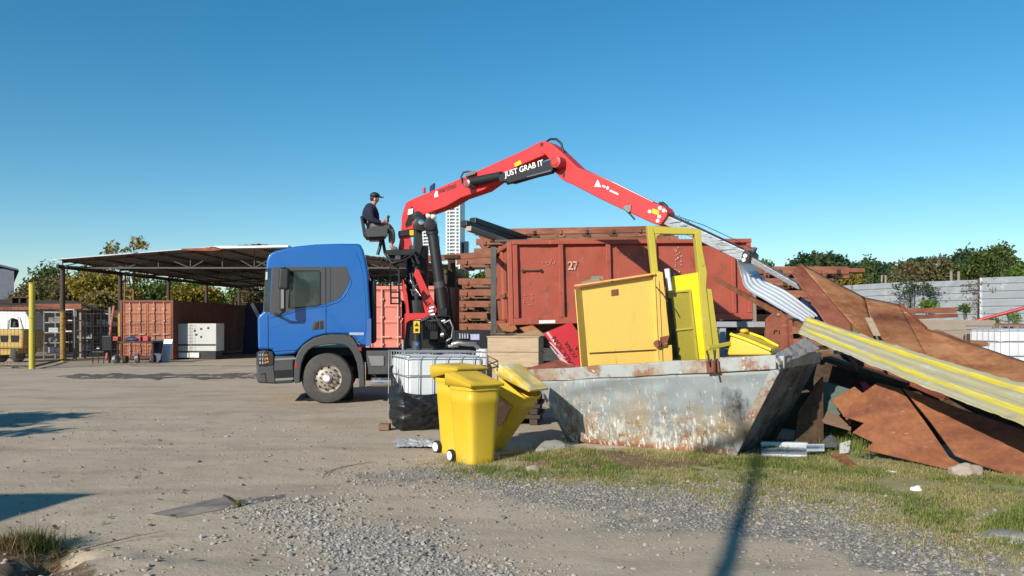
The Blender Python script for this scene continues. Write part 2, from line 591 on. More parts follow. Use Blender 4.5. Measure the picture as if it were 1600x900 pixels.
xs = axis(-9, 9.5, .075, -2500, 2500)
ys = axis(3.4, 15, .075, -300, 3000)
nx, ny = len(xs), len(ys)
gv, att = [], []
for y in ys:
    for x in xs:
        gv.append((x, y, hgt(x, y)))
        if 3 < y < 18 and abs(x) < 12:
            wob = .42 * n2(x, y, 1.1, 5) + .22 * n2(x, y, 4, 2)
            gr = smooth(pdist(x, y, GREYG) + wob, -.35, .65)
            pe = .85 * smooth(pdist(x, y, PEBBLE) + wob, -.3, .5)
            gs = smooth(pdist(x, y, GRASS) + wob * 1.2, -.2, .35)
            so = smooth(pdist(x, y, SOILY) + wob * .6, -.1, .15)
            c = G(72, 880)
            so = max(so, smooth(pdist(x, y, CORNER) + wob * .4, -.1, .2))
            so = max(so, .8 * math.exp(-(((x - c.x) / .35) ** 2 + ((y - c.y) / .25) ** 2)))
        else:
            gr = pe = so = 0
            gs = smooth(x, 7.5, 11) * smooth(y, 12, 15) if y >= 3 else 0
        if y > 60 or abs(x) > 60:
            gs = max(gs, smooth(max(y - 60, abs(x) - 60), 0, 15))
        att.append((gr, pe, gs, so))
gf = [(j * nx + i, j * nx + i + 1, (j + 1) * nx + i + 1, (j + 1) * nx + i) for j in range(ny - 1) for i in range(nx - 1)]
me = bpy.data.meshes.new('ground')
me.from_pydata(gv, [], gf)
att = np.array(att, dtype=np.float32)
for k, nm in enumerate(('zone_gravel', 'zone_pebble', 'zone_grass', 'zone_soil')):
    at = me.attributes.new(nm, 'FLOAT', 'POINT')
    at.data.foreach_set('value', att[:, k].copy())
me.polygons.foreach_set('use_smooth', [True] * len(me.polygons))

m, nt, b = _new('yard ground')
v = vec(nt)
base = mixc(nt, noise_fac(nt, v, .55, 6, .6, .3, .7), (.425, .34, .245), (.50, .41, .305))
base = mixc(nt, noise_fac(nt, vec(nt, (.25, 1, 1)), 1.3, 8, .65, .50, .72), base, (.35, .29, .222))
base = mixc(nt, noise_fac(nt, v, 4, 8, .7, .60, .75), base, (.45, .34, .225))
base = mixc(nt, noise_fac(nt, vec(nt, (.22, 1, 1)), 2.1, 9, .75, .60, .70), base, (.31, .245, .18))
base = mixc(nt, noise_fac(nt, vec(nt, (.5, 1, 1), (0, 0, .15)), .9, 7, .7, .52, .66), base, (.36, .285, .205))
base = mixc(nt, noise_fac(nt, v, 38, 6, .8, .62, .72), base, (.24, .195, .15))
base = mixc(nt, noise_fac(nt, v, 27, 6, .8, .66, .72), base, (.50, .45, .38))
vo = N(nt, 'ShaderNodeTexVoronoi', Scale=62.0)
L(nt, v, vo.inputs['Vector'])
gcol = N(nt, 'ShaderNodeValToRGB')
gcol.color_ramp.elements[0].color = (.15, .135, .115, 1)
gcol.color_ramp.elements[1].color = (.43, .385, .32, 1)
sx = N(nt, 'ShaderNodeSeparateColor')
L(nt, vo.outputs['Color'], sx.inputs[0])
L(nt, sx.outputs[0], gcol.inputs[0])
def attr(n):
    a_ = N(nt, 'ShaderNodeAttribute', _attribute_name=n)
    return a_.outputs['Fac']
def brk(a_, sc, amt=.8):
    n_ = noise_fac(nt, v, sc, 8, .75)
    s_ = N(nt, 'ShaderNodeMath', _operation='MULTIPLY_ADD')
    L(nt, n_, s_.inputs[0]); s_.inputs[1].default_value = amt
    s_.inputs[2].default_value = -amt * .5
    q = N(nt, 'ShaderNodeMath', _operation='ADD', _use_clamp=True)
    L(nt, a_, q.inputs[0]); L(nt, s_.outputs[0], q.inputs[1])
    r_ = N(nt, 'ShaderNodeMapRange', _interpolation_type='SMOOTHSTEP')
    r_.inputs['From Min'].default_value = .38
    r_.inputs['From Max'].default_value = .66
    L(nt, q.outputs[0], r_.inputs['Value'])
    return r_.outputs[0]
c = mixc(nt, brk(attr('zone_gravel'), 3.2, 1.3), base, gcol.outputs[0])
c = mixc(nt, brk(attr('zone_pebble'), 6, 1.1), c, mixc(nt, sx.outputs[1], (.20, .175, .15), (.48, .44, .39)))
gcl = mixc(nt, noise_fac(nt, v, 2.2, 7, .7, .38, .62), (.37, .30, .16), (.22, .22, .08))
gcl = mixc(nt, noise_fac(nt, v, 55, 4, .7, .4, .7), gcl, (.34, .28, .15))
c = mixc(nt, brk(attr('zone_grass'), 3.5, 1.3), c, gcl)
c = mixc(nt, brk(attr('zone_soil'), 7, 1.0), c, mixc(nt, noise_fac(nt, v, 9, 7, .7, .4, .65), (.16, .095, .055), (.27, .19, .125)))
L(nt, c, b.inputs['Base Color'])
b.inputs['Roughness'].default_value = .95
b.inputs['Specular IOR Level'].default_value = .15
hs = N(nt, 'ShaderNodeMath', _operation='ADD')
L(nt, noise_fac(nt, v, 24, 8, .75), hs.inputs[0])
vd = N(nt, 'ShaderNodeMath', _operation='MULTIPLY')
L(nt, vo.outputs['Distance'], vd.inputs[0]); L(nt, attr('zone_gravel'), vd.inputs[1])
sb = N(nt, 'ShaderNodeMath', _operation='MULTIPLY_ADD')
L(nt, vd.outputs[0], sb.inputs[0]); sb.inputs[1].default_value = -1.2; L(nt, hs.outputs[0], sb.inputs[2])
L(nt, noise_fac(nt, v, 5, 6, .7), hs.inputs[1])
bump(nt, b, sb.outputs[0], .55, .02)
me.materials.append(m)
go = bpy.data.objects.new('ground', me)
S.collection.objects.link(go)
struct(go)

# dark muddy drain along the far edge of the yard
mb = MB()
def drain(u, v_):
    px = 85 + u * 335
    Y = 24.0 + .5 * n2(px * .02, 0, 1, 4) + (v_ - .5) * (2.3 + 1.6 * n2(px * .03, round(v_), 1, 8)) * smooth(u, 0, .12) + u * .5
    p = P(px, 500, Y)
    return (p.x, p.y, hgt(p.x, p.y) + .006 + .03 * n2(p.x * 2, p.y * 2, 1, 1) * (1 - abs(v_ - .5) * 2))
mb.grid(drain, 120, 12)
M['mud'] = mat('damp mud', (.105, .078, .055), .9, 0, .35, 3, .5, 12, patch=[((.24, .19, .14), 2, .5, .7)])
struct(mb.build('muddy_drain', M['mud'], None, smooth=180))

# low concrete kerb edge of the canopy floor
mb = MB()
def strip(u, v_):
    x = -14.5 + u * 8
    y = 30.3 + v_ * .25 + .12 * n2(x, 0, .9, 2)
    return (x, y, hgt(x, y) + .007)
mb.grid(strip, 40, 2)
struct(mb.build('floor_joint', M['mud'], None, smooth=180))

# ------------------------------------------------------------------ loose stones, one countless mass
def ico():
    bm = bmesh.new()
    bmesh.ops.create_icosphere(bm, subdivisions=1, radius=1)
    vs = np.array([v_.co[:] for v_ in bm.verts]); fs = np.array([[v_.index for v_ in f.verts] for f in bm.faces])
    bm.free()
    return vs, fs
IV, IF = ico()

def stones(name, pts, sizes, m):
    vs, fs = [], []
    for i, ((x, y), s_) in enumerate(zip(pts, sizes)):
        j = IV * (1 + rng.normal(0, .22, IV.shape))
        j = j * np.array([rng.uniform(.7, 1.3), rng.uniform(.7, 1.3), rng.uniform(.45, .8)]) * s_
        an = rng.uniform(0, 6.28)
        R = np.array([[math.cos(an), -math.sin(an), 0], [math.sin(an), math.cos(an), 0], [0, 0, 1]])
        j = j @ R.T + np.array([x, y, hgt(x, y) + s_ * .22])
        vs.append(j); fs.append(IF + i * len(IV))
    vs = np.concatenate(vs); fs = np.concatenate(fs)
    me = bpy.data.meshes.new(name)
    me.from_pydata(vs.tolist(), [], fs.tolist())
    me.materials.append(m)
    o = bpy.data.objects.new(name, me)
    S.collection.objects.link(o)
    return stuff(o)

def stone_mat(name, ca, cb, cc):
    m, nt, b = _new(name)
    g = N(nt, 'ShaderNodeNewGeometry')
    r = N(nt, 'ShaderNodeValToRGB')
    r.color_ramp.elements[0].color = rgba(ca)
    r.color_ramp.elements[1].color = rgba(cc)
    el = r.color_ramp.elements.new(.5); el.color = rgba(cb)
    L(nt, g.outputs['Random Per Island'], r.inputs[0])
    c = mixc(nt, noise_fac(nt, vec(nt), 60, 4, .6, .4, .7), r.outputs[0], cb)
    L(nt, c, b.inputs['Base Color'])
    b.inputs['Roughness'].default_value = .9
    return m

def scatter(poly, n, soft=.25, dens=None):
    xs_ = [p[0] for p in poly]; ys_ = [p[1] for p in poly]
    out = []
    x0, x1, y0, y1 = min(xs_) - .5, max(xs_) + .5, max(3.6, min(ys_) - .5), max(ys_) + .5
    while len(out) < n:
        x, y = rng.uniform(x0, x1), rng.uniform(y0, y1)
        d = pdist(x, y, poly) + .4 * n2(x, y, 1.6, 6) + .25 * n2(x, y, 5, 3)
        if rng.uniform() < smooth(d, -soft, soft * 1.6):
            if dens and rng.uniform() > dens(x, y):
                continue
            out.append((x, y))
    return out
pp = scatter(PEBBLE, 5200, .45)
stones('pebbles', pp, rng.gamma(3.2, .0022, len(pp)) + .0035, stone_mat('pale pebbles', (.16, .14, .12), (.30, .27, .23), (.46, .42, .37)))
pp = scatter(GREYG, 10500, 1.0)
stones('gravel', pp, rng.gamma(3, .0019, len(pp)) + .0035, stone_mat('grey gravel', (.13, .118, .10), (.255, .23, .198), (.44, .39, .33)))
YARD = gp([(-100, 640), (560, 650), (700, 740), (1000, 900), (1000, 990), (-300, 990)])
pp = scatter(YARD, 2600, .3)
stones('grit', pp, rng.gamma(1.6, .0030, len(pp)) + .003, stone_mat('yard grit', (.13, .10, .075), (.30, .25, .20), (.46, .41, .35)))
SPOIL = gp([(0, 840), (90, 850), (200, 868), (330, 905), (420, 990), (-100, 990)])
pp = scatter(SPOIL, 420, .2)
stones('clods', pp, rng.gamma(2.2, .0042, len(pp)) + .004, stone_mat('earth clods', (.26, .20, .145), (.36, .29, .215), (.43, .36, .28)))

# ------------------------------------------------------------------ grass
def blade_mat(name, cols):
    m, nt, b = _new(name)
    g = N(nt, 'ShaderNodeNewGeometry')
    r = N(nt, 'ShaderNodeValToRGB')
    r.color_ramp.elements[0].color = rgba(cols[0])
    r.color_ramp.elements[1].color = rgba(cols[-1])
    for i in range(1, len(cols) - 1):
        el = r.color_ramp.elements.new(i / (len(cols) - 1)); el.color = rgba(cols[i])
    L(nt, g.outputs['Random Per Island'], r.inputs[0])
    L(nt, r.outputs[0], b.inputs['Base Color'])
    b.inputs['Roughness'].default_value = .7
    b.inputs['Specular IOR Level'].default_value = .2
    tr = N(nt, 'ShaderNodeBsdfTranslucent')
    L(nt, r.outputs[0], tr.inputs['Color'])
    mx = N(nt, 'ShaderNodeMixShader')
    mx.inputs[0].default_value = .3
    L(nt, b.outputs[0], mx.inputs[1]); L(nt, tr.outputs[0], mx.inputs[2])
    L(nt, mx.outputs[0], nt.nodes['Material Output'].inputs['Surface'])
    return m
M['dry'] = blade_mat('dry grass', [(.36, .28, .12), (.50, .41, .20), (.42, .38, .14), (.27, .28, .08)])
M['green'] = blade_mat('green grass', [(.08, .13, .026), (.15, .21, .045), (.22, .26, .065), (.32, .30, .10)])

def blades(name, pts, hl, hh, wd, m, lean=.6):
    vs, fs = [], []
    for (x, y) in pts:
        z = hgt(x, y)
        h = hl + (hh - hl) * rng.beta(1.6, 2.6) * (1.25 if hh < .2 else 1)
        an = rng.uniform(0, 6.28); ln = abs(rng.normal(0, lean)) * h
        dx, dy = math.cos(an), math.sin(an)
        sx_, sy_ = -dy * wd * .5, dx * wd * .5
        k = len(vs)
        vs += [(x - sx_, y - sy_, z - .005), (x + sx_, y + sy_, z - .005),
               (x + dx * ln * .45 + sx_ * .7, y + dy * ln * .45 + sy_ * .7, z + h * .6), (x + dx * ln * .45 - sx_ * .7, y + dy * ln * .45 - sy_ * .7, z + h * .6),
               (x + dx * ln, y + dy * ln, z + h)]
        fs += [(k, k + 1, k + 2, k + 3), (k + 3, k + 2, k + 4)]
    me = bpy.data.meshes.new(name)
    me.from_pydata(vs, [], fs)
    me.materials.append(m)
    o = bpy.data.objects.new(name, me)
    S.collection.objects.link(o)
    return o

pp = scatter(GRASS, 46000, .6, lambda x, y: smooth(n2(x, y, 1.1, 13) + .35 * n2(x, y, 4, 8), -.35, .35))
stuff(blades('dry_grass', pp, .006, .042, .0055, M['dry'], 2.0))
GREEN1 = gp([(700, 722), (790, 730), (860, 700), (900, 712), (1020, 720), (1140, 718), (1200, 690), (1290, 690), (1300, 740), (1230, 755), (1000, 740), (800, 745), (720, 745)])
pp = scatter(GREEN1, 9500, .35, lambda x, y: smooth(n2(x, y, 1.5, 21) + .5 * n2(x, y, 5, 1), -.05, .45))
stuff(blades('green_grass', pp, .012, .075, .006, M['green'], 1.0))
GREEN2 = gp([(1440, 800), (1560, 792), (1640, 800), (1700, 830), (1600, 850), (1500, 842)])
pp = scatter(GREEN2, 3200, .25, lambda x, y: smooth(n2(x, y, 2, 3), -.3, .3))
stuff(blades('green_grass', pp, .02, .085, .007, M['green'], .9))
GREEN3 = gp([(1285, 640), (1330, 670), (1360, 705), (1350, 720), (1285, 705)])
pp = scatter(GREEN3, 2600, .12)
stuff(blades('green_grass', pp, .05, .16, .008, M['green'], .6))
GREEN4 = gp([(1180, 730), (1300, 720), (1480, 735), (1700, 742), (1700, 760), (1480, 758), (1300, 745)])
pp = scatter(GREEN4, 3500, .2, lambda x, y: smooth(n2(x, y, 1.6, 30), -.3, .3))
stuff(blades('green_grass', pp, .012, .07, .006, M['green'], 1.1))
GREEN5 = gp([(900, 735), (1100, 745), (1400, 760), (1700, 770), (1700, 830), (1450, 800), (1200, 772), (980, 757)])
pp = scatter(GREEN5, 3600, .5, lambda x, y: smooth(n2(x, y, 1.9, 17) + .5 * n2(x, y, 6, 4), .0, .45))
stuff(blades('green_grass', pp, .012, .06, .006, M['green'], 1.2))
# rough grass far right behind the scrap
pp = [(rng.uniform(9, 24), rng.uniform(14, 40)) for _ in range(9000)]
stuff(blades('rough_grass', pp, .06, .22, .03, M['green'], .6))

def tuft(name, c, r, n, hl, hh, m, label, cat='grass tuft', lean=.9):
    pts = []
    for _ in range(n):
        a_, q = rng.uniform(0, 6.28), abs(rng.normal(0, .5))
        pts.append((c.x + math.cos(a_) * r * q * 1.25, c.y + math.sin(a_) * r * q))
    return tag(base_origin(blades(name, pts, hl, hh, .0042, m, lean)), label, cat)
M['tuftg'] = blade_mat('dull green grass', [(.05, .075, .02), (.09, .12, .03), (.15, .16, .05), (.24, .20, .09)])
tuft('grass_tuft', G(50, 862), .22, 1500, .03, .17, M['tuftg'], 'dark green wild grass tuft beside the dug hole, near left corner')
tuft('grass_tuft', G(8, 868), .18, 1300, .03, .13, blade_mat('brown grass', [(.16, .09, .05), (.26, .16, .08), (.34, .24, .12)]), 'reddish brown dead grass tuft at the left edge of the yard')
tuft('grass_tuft', G(374, 790), .04, 90, .03, .08, M['green'], 'tiny green weed at the corner of the dark ground plate')
tuft('grass_tuft', G(745, 722), .22, 420, .04, .13, M['green'], 'green grass tuft at the foot of the front yellow bin')
tuft('grass_tuft', G(862, 700), .20, 420, .04, .13, M['green'], 'green grass tuft on the mound beside the skip')
# tall dry stalks by the hole
mb = MB()
for (px, py, tx, ty) in ((30, 862, 31, 800), (53, 864, 55, 806), (47, 860, 44, 828)):
    b0 = G(px, py); t0 = P(tx, ty, b0.y)
    mb.tube([b0, b0 * .5 + t0 * .5 + V((.006, 0, 0)), t0], [.003, .0025, .0015], 5)
single(mb, 'dry_stalks', M['woodg'], 'thin dry stalks standing in the grass tuft by the hole', 'weed')
# ------------------------------------------------------------------ towers far behind
def tower(name, pxl, pxr, pxs, pytop, Y, label, floors, low=None):
    base = P((pxl + pxr) / 2, HZ, Y); base.z = 0
    t = thing(name, label, 'tower block', base, 'high-rise towers on the skyline')
    z1 = CZ - (pytop - HZ) / F * Y
    xl, xr = (pxl - 800) / F * Y, (pxr - 800) / F * Y
    dep = 28
    xs_ = (pxs - 800) / F * (Y + dep)
    wl = MB()
    wl.hexa([(xl, Y, 0), (xr, Y, 0), (xs_, Y + dep, 0), (xl, Y + dep, 0), (xl, Y, z1), (xr, Y, z1), (xs_, Y + dep, z1), (xl, Y + dep, z1)])
    wl.build('wall', M['tw_glass'], t)
    sl = MB()
    fh = z1 / floors
    for i in range(floors):
        z = i * fh + fh * .82
        sl.box(((xl + xr) / 2, Y - .8, z), (xr - xl + .6, 1.6, fh * .40))
    for k in range(4):
        x = xl + (xr - xl) * (.04, .26, .70, .97)[k]
        sl.box((x, Y - .85, z1 / 2), ((1.6, 1.0, 1.6, 1.2)[k], 1.3, z1))
    sl.build('balcony_bands', M['tw_white'], t)
    wn = MB()
    for i in range(floors):
        z = i * fh + fh * .30
        x = xl + (xr - xl) * .835
        wn.box((x, Y - .35, z), ((xr - xl) * .20, .6, fh * .40))
    wn.build('windows', M['tw_dark'], t)
    cp = MB()
    cp.box(((xl + xr) / 2, Y + dep * .4, z1 + 1.2), ((xr - xl) * .6, dep * .5, 2.4))
    cp.build('roof_plant', M['tw_glass'], t)
    if low:
        lw = MB()
        for (a_, b_, pt) in low:
            x0, x1 = (a_ - 800) / F * (Y + 12), (b_ - 800) / F * (Y + 12)
            zz = CZ - (pt - HZ) / F * (Y + 12)
            lw.hexa([(x0, Y + 12, 0), (x1, Y + 12, 0), (x1, Y + 26, 0), (x0, Y + 26, 0), (x0, Y + 12, zz), (x1, Y + 12, zz), (x1, Y + 26, zz), (x0, Y + 26, zz)])
        lw.build('side_block', M['tw_glass'], t)
    return t
M['tw_white'] = mat('tower white concrete', (.62, .63, .64), .7, 0, .05, .05)
M['tw_glass'] = mat('tower blue grey glass', (.22, .29, .36), .35, 0, .1, .05)
M['tw_dark'] = mat('tower dark window', (.17, .21, .25), .3, 0, .15, .1)
tower('apartment_tower', 697, 718.5, 726.5, 308, 760, 'tall white high-rise tower with a blue shaded side, under the crane boom', 38, [(725, 732, 377), (697, 700, 372)])
tower('apartment_tower', 655, 679, 683.5, 342, 820, 'lower white high-rise tower half hidden behind the black lift cylinder', 34, [(680, 685, 368)])

# ------------------------------------------------------------------ trees and bushes
def leaf_mat(name, cols, tr=.25):
    m = blade_mat(name, cols)
    return m
LEAF = {
    'green': leaf_mat('green leaves', [(.03, .055, .012), (.055, .095, .018), (.09, .13, .03), (.14, .16, .045)]),
    'yellow': leaf_mat('yellowing leaves', [(.10, .11, .02), (.24, .19, .03), (.40, .29, .04), (.20, .15, .04)]),
    'dry': leaf_mat('dry brush', [(.09, .085, .035), (.16, .13, .06), (.22, .17, .085), (.08, .09, .03)]),
    'dark': leaf_mat('dark leaves', [(.024, .048, .022), (.038, .070, .030), (.055, .092, .040), (.08, .115, .055)]),
    'bright': leaf_mat('bright leaves', [(.06, .12, .02), (.11, .19, .03), (.17, .25, .05)]),
    'sparse': leaf_mat('autumn leaves', [(.18, .15, .04), (.32, .22, .05), (.38, .28, .10), (.12, .12, .04)]),
}
def crown_mesh(name, blobs, n, size, m):
    """n leaf faces spread through the blobs (centre, radii)"""
    vol = np.array([b_[1][0] * b_[1][1] * b_[1][2] for b_ in blobs]) ** .7
    vol = vol / vol.sum()
    idx = rng.choice(len(blobs), n, p=vol)
    C = np.array([b_[0] for b_ in blobs])[idx]
    R = np.array([b_[1] for b_ in blobs])[idx]
    d = rng.normal(0, 1, (n, 3)); d /= np.linalg.norm(d, axis=1)[:, None]
    rad = rng.uniform(.25, 1.0, n) ** .45 * (1 + .12 * rng.normal(0, 1, n))
    c = C + R * d * rad[:, None]
    # small clumping
    cl = rng.normal(0, 1, (max(8, n // 25), 3)) * size * 1.2
    c += cl[rng.integers(0, len(cl), n)] * .8
    a_ = rng.normal(0, 1, (n, 3)); a_ /= np.linalg.norm(a_, axis=1)[:, None]
    q = rng.normal(0, 1, (n, 3)); b_ = np.cross(a_, q); b_ /= np.linalg.norm(b_, axis=1)[:, None]
    s1 = size * rng.uniform(.6, 1.3, n)[:, None]; s2 = s1 * rng.uniform(.35, .7, n)[:, None]
    vs = np.stack([c - a_ * s1, c - b_ * s2, c + a_ * s1, c + b_ * s2], 1).reshape(-1, 3)
    me = bpy.data.meshes.new(name)
    me.vertices.add(n * 4); me.vertices.foreach_set('co', vs.ravel())
    me.loops.add(n * 4); me.loops.foreach_set('vertex_index', np.arange(n * 4))
    me.polygons.add(n); me.polygons.foreach_set('loop_start', np.arange(0, n * 4, 4))
    me.polygons.foreach_set('loop_total', np.full(n, 4))
    me.update(calc_edges=True)
    me.materials.append(m)
    return me

def tree(name, label, cat, base, w_, h_, kind, n=2600, leaf=.13, group=None, stem=.12, shape='bush', seed=0, gap=.0):
    r = random.Random(seed)
    t = thing(name, label, cat, base, group)
    base = V(base)
    blobs = []
    k = {'bush': 9, 'tall': 8, 'dome': 14, 'sparse': 9, 'cane': 10}[shape]
    for i in range(k):
        a_ = r.uniform(0, 6.28)
        if shape == 'bush':
            q = r.uniform(0, .42) * w_; z = h_ * r.uniform(.18, .82); rr = w_ * r.uniform(.14, .27)
            blobs.append(((math.cos(a_) * q, math.sin(a_) * q, z), (rr, rr, rr * r.uniform(.7, 1.1))))
        elif shape == 'cane':
            q = r.uniform(0, .45) * w_; z = h_ * r.uniform(.25, .7); rr = w_ * .13
            blobs.append(((math.cos(a_) * q, math.sin(a_) * q, z), (rr, rr, h_ * r.uniform(.2, .32))))
        elif shape == 'dome':
            q = math.sqrt(r.uniform(0, 1)) * .40 * w_; z = h_ * (.80 - .45 * (q / (.5 * w_)) ** 2) + r.uniform(-.05, .05) * h_; rr = w_ * r.uniform(.11, .2)
            blobs.append(((math.cos(a_) * q, math.sin(a_) * q, z), (rr, rr, rr * .62)))
        elif shape == 'tall':
            q = r.uniform(0, .25) * w_; z = h_ * r.uniform(.35, .88); rr = w_ * r.uniform(.15, .26)
            blobs.append(((math.cos(a_) * q, math.sin(a_) * q, z), (rr, rr, rr * 1.1)))
        else:
            q = r.uniform(.1, .45) * w_; z = h_ * r.uniform(.5, .95); rr = w_ * r.uniform(.05, .13)
            blobs.append(((math.cos(a_) * q, math.sin(a_) * q, z), (rr, rr, rr)))
    cm = crown_mesh('crown', blobs, n, leaf, LEAF[kind])
    c = bpy.data.objects.new('crown', cm)
    S.collection.objects.link(c)
    c.parent = t
    tr = MB()
    O = base
    top = V((0, 0, h_ * .55))
    if shape in ('bush', 'cane'):
        for (bc, br) in blobs:
            b0 = V((r.uniform(-.15, .15), r.uniform(-.15, .15), -.1))
            tr.tube([O + b0, O + b0 * .5 + V(bc) * .5 + V((0, 0, .1 * h_)), O + V(bc)], [stem * .45, stem * .3, stem * .12], 6)
    else:
        tr.tube([O + V((0, 0, -.2)), O + V((.02 * w_, 0, h_ * .25)), O + top], [stem, stem * .8, stem * .5], 8)
        for (bc, br) in blobs:
            st = V((.01 * w_, 0, h_ * r.uniform(.28, .52)))
            tr.tube([O + st, O + st * .45 + V(bc) * .55 + V((0, 0, .03 * h_)), O + V(bc)], [stem * .45, stem * .28, stem * .1], 6)
    tr.build('trunk', M['trunk'], t, smooth=60)
    return t

def at(px, Y, z=0):
    p = P(px, HZ, Y)
    return V((p.x, p.y, z if z is not None else hgt(p.x, p.y)))

def wd(px, Y):
    return px / F * Y
def ht(py, Y, z0=0):
    return CZ - (py - HZ) / F * Y - z0

rowL = [  # px centre, width px, top row, distance, leaf kind, shape
    (38, 60, 434, 60, 'dry', 'bush', 'dry brown scrub beside the slate blue warehouse'),
    (88, 66, 428, 62, 'green', 'bush', 'green bush behind the low shed, between scrub and canopy post'),
    (128, 60, 434, 58, 'dry', 'bush', 'brownish scrub behind the first canopy post'),
    (150, 62, 424, 64, 'green', 'bush', 'leafy green bush left of the yellow tree'),
    (168, 62, 430, 54, 'yellow', 'bush', 'yellow leaved bush behind the leaning ladder'),
    (150, 36, 462, 50, 'sparse', 'bush', 'low orange autumn bush above the low shed roof'),
    (232, 70, 428, 60, 'green', 'bush', 'dense green bush behind the brown box container'),
    (298, 66, 436, 60, 'bright', 'cane', 'bright green reeds between two canopy posts'),
    (262, 60, 444, 57, 'green', 'cane', 'mid green reeds behind the second and third canopy posts'),
    (345, 60, 438, 62, 'bright', 'cane', 'bright green reeds right of the fourth canopy post'),
    (392, 50, 446, 60, 'dry', 'cane', 'pale dry reeds beside the blue cab front'),
    (320, 50, 452, 56, 'yellow', 'bush', 'yellow green bush low behind the box container roof'),
    (436, 60, 440, 66, 'dry', 'bush', 'dry scrub hidden behind the cab'),
    (610, 60, 436, 60, 'dry', 'cane', 'pale dry reeds above the orange container doors'),
    (690, 46, 432, 58, 'green', 'bush', 'dull green bush beside the rusty post'),
    (745, 50, 424, 60, 'green', 'bush', 'green bush seen through the gap in the rail stack'),
]
for i, (px, wp, top, Y, kd, sh, lb) in enumerate(rowL):
    tree('bush' if sh == 'bush' else 'reed_clump', lb, 'bush' if sh == 'bush' else 'reeds', at(px, Y), wd(wp, Y) * 1.7, ht(top, Y) * 1.12, kd, 7000, .14, 'bushes and reeds behind the canopy', .08, sh, 100 + i)
tree('tree', 'thin tall autumn tree with sparse yellow leaves above the canopy roof', 'tree', at(204, 66), wd(80, 66), ht(368, 66), 'sparse', 1000, .16, None, .1, 'sparse', 5)
tree('tree', 'thin bare tree with few leaves left of the canopy corner', 'tree', at(60, 64), wd(70, 64), ht(408, 64), 'sparse', 260, .11, None, .06, 'sparse', 8)

rowR = [
    (1278, 100, 391, 120, 'dark', 'dome', 'dark round tree behind the right rail stack'),
    (1368, 90, 402, 135, 'dark', 'dome', 'dark round tree left of the wide tree group, with a thin sapling in front'),
    (1444, 66, 396, 140, 'dark', 'dome', 'leftmost tree of the wide dark tree group'),
    (1492, 84, 389, 140, 'dark', 'dome', 'central tree of the wide dark tree group'),
    (1540, 80, 390, 138, 'dark', 'dome', 'rightmost dark tree of the wide tree group'),
    (1590, 60, 407, 150, 'dark', 'dome', 'low dark tree under the pale building at the right edge'),
]
for i, (px, wp, top, Y, kd, sh, lb) in enumerate(rowR):
    tree('tree', lb, 'tree', at(px, Y, 0), wd(wp, Y) * 1.55, ht(top, Y) * 1.10, kd, 11000, .36, 'dark trees on the skyline', .35, sh, 200 + i)
rowF = [
    (1312, 60, 428, 52, 'yellow', 'bush', 'yellow green bush at the left end of the grey fence'),
    (1350, 60, 420, 54, 'green', 'bush', 'green bush behind the left end of the grey fence'),
    (1398, 66, 416, 56, 'dry', 'bush', 'olive scrub behind the fence, left of the vine'),
    (1446, 70, 412, 58, 'dry', 'bush', 'brownish scrub behind the fence vine'),
    (1500, 70, 416, 56, 'green', 'bush', 'green scrub behind the two pale posts'),
    (1545, 60, 396, 54, 'green', 'tall', 'taller green shrub behind the fence with wispy top'),
    (1590, 60, 414, 58, 'bright', 'bush', 'bright green bush behind the fence at the right edge'),
    (1640, 70, 410, 58, 'bright', 'bush', 'bright green bush beyond the right edge of the fence'),
    (1268, 60, 428, 56, 'green', 'bush', 'green bush behind the right rail stack'),
]
for i, (px, wp, top, Y, kd, sh, lb) in enumerate(rowF):
    tree('bush', lb, 'bush', at(px, Y, 1.5), wd(wp, Y) * 1.5, ht(top, Y, 1.5) * 1.1, kd, 5200, .13, 'bushes behind the grey fence', .08, sh, 300 + i)
tree('young_tree', 'small bright green leafy tree beyond the crane boom tip', 'tree', at(1195, 30), wd(40, 30), ht(384, 30) * 1.06, 'bright', 2600, .09, None, .05, 'tall', 41)
for i, (px, top, Y, w0, lb) in enumerate(((1362, 392, 44, 36, 'wispy sapling in front of the second dark tree'), (1283, 378, 44, 34, 'wispy sapling rising above the first dark tree'),
                                (1560, 380, 46, 60, 'spindly sapling with open top near the right edge'), (1072, 326, 19.6, 70, 'leafy twigs sticking up behind the red container by the boom'), (1180, 380, 19, 60, 'sparse twigs behind the crane boom bracket'))):
    tree('sapling', lb, 'sapling', at(px, Y, 1.4 if Y > 30 else 0), wd(w0, Y), ht(top, Y, 1.4 if Y > 30 else 0), 'green', 150 if Y > 30 else 90, .09 if Y > 30 else .045, None, .035 if Y > 30 else .018, 'sparse', 60 + i)

# pale building far right on the horizon
t = thing('distant_building', 'pale low building on the horizon at the right edge', 'building', at(1592, 420))
mb = MB()
x0, x1 = wd(780, 420), wd(840, 420)
mb.box(((x0 + x1) / 2, 430, 17), (x1 - x0, 20, 34)); mb.build('wall', M['tw_white'], t)
mb = MB()
for i in range(7):
    mb.box((x0 + 2 + i * 2.7, 419.8, 31.6), (1.4, .5, 1.6))
mb.build('windows', M['tw_dark'], t)

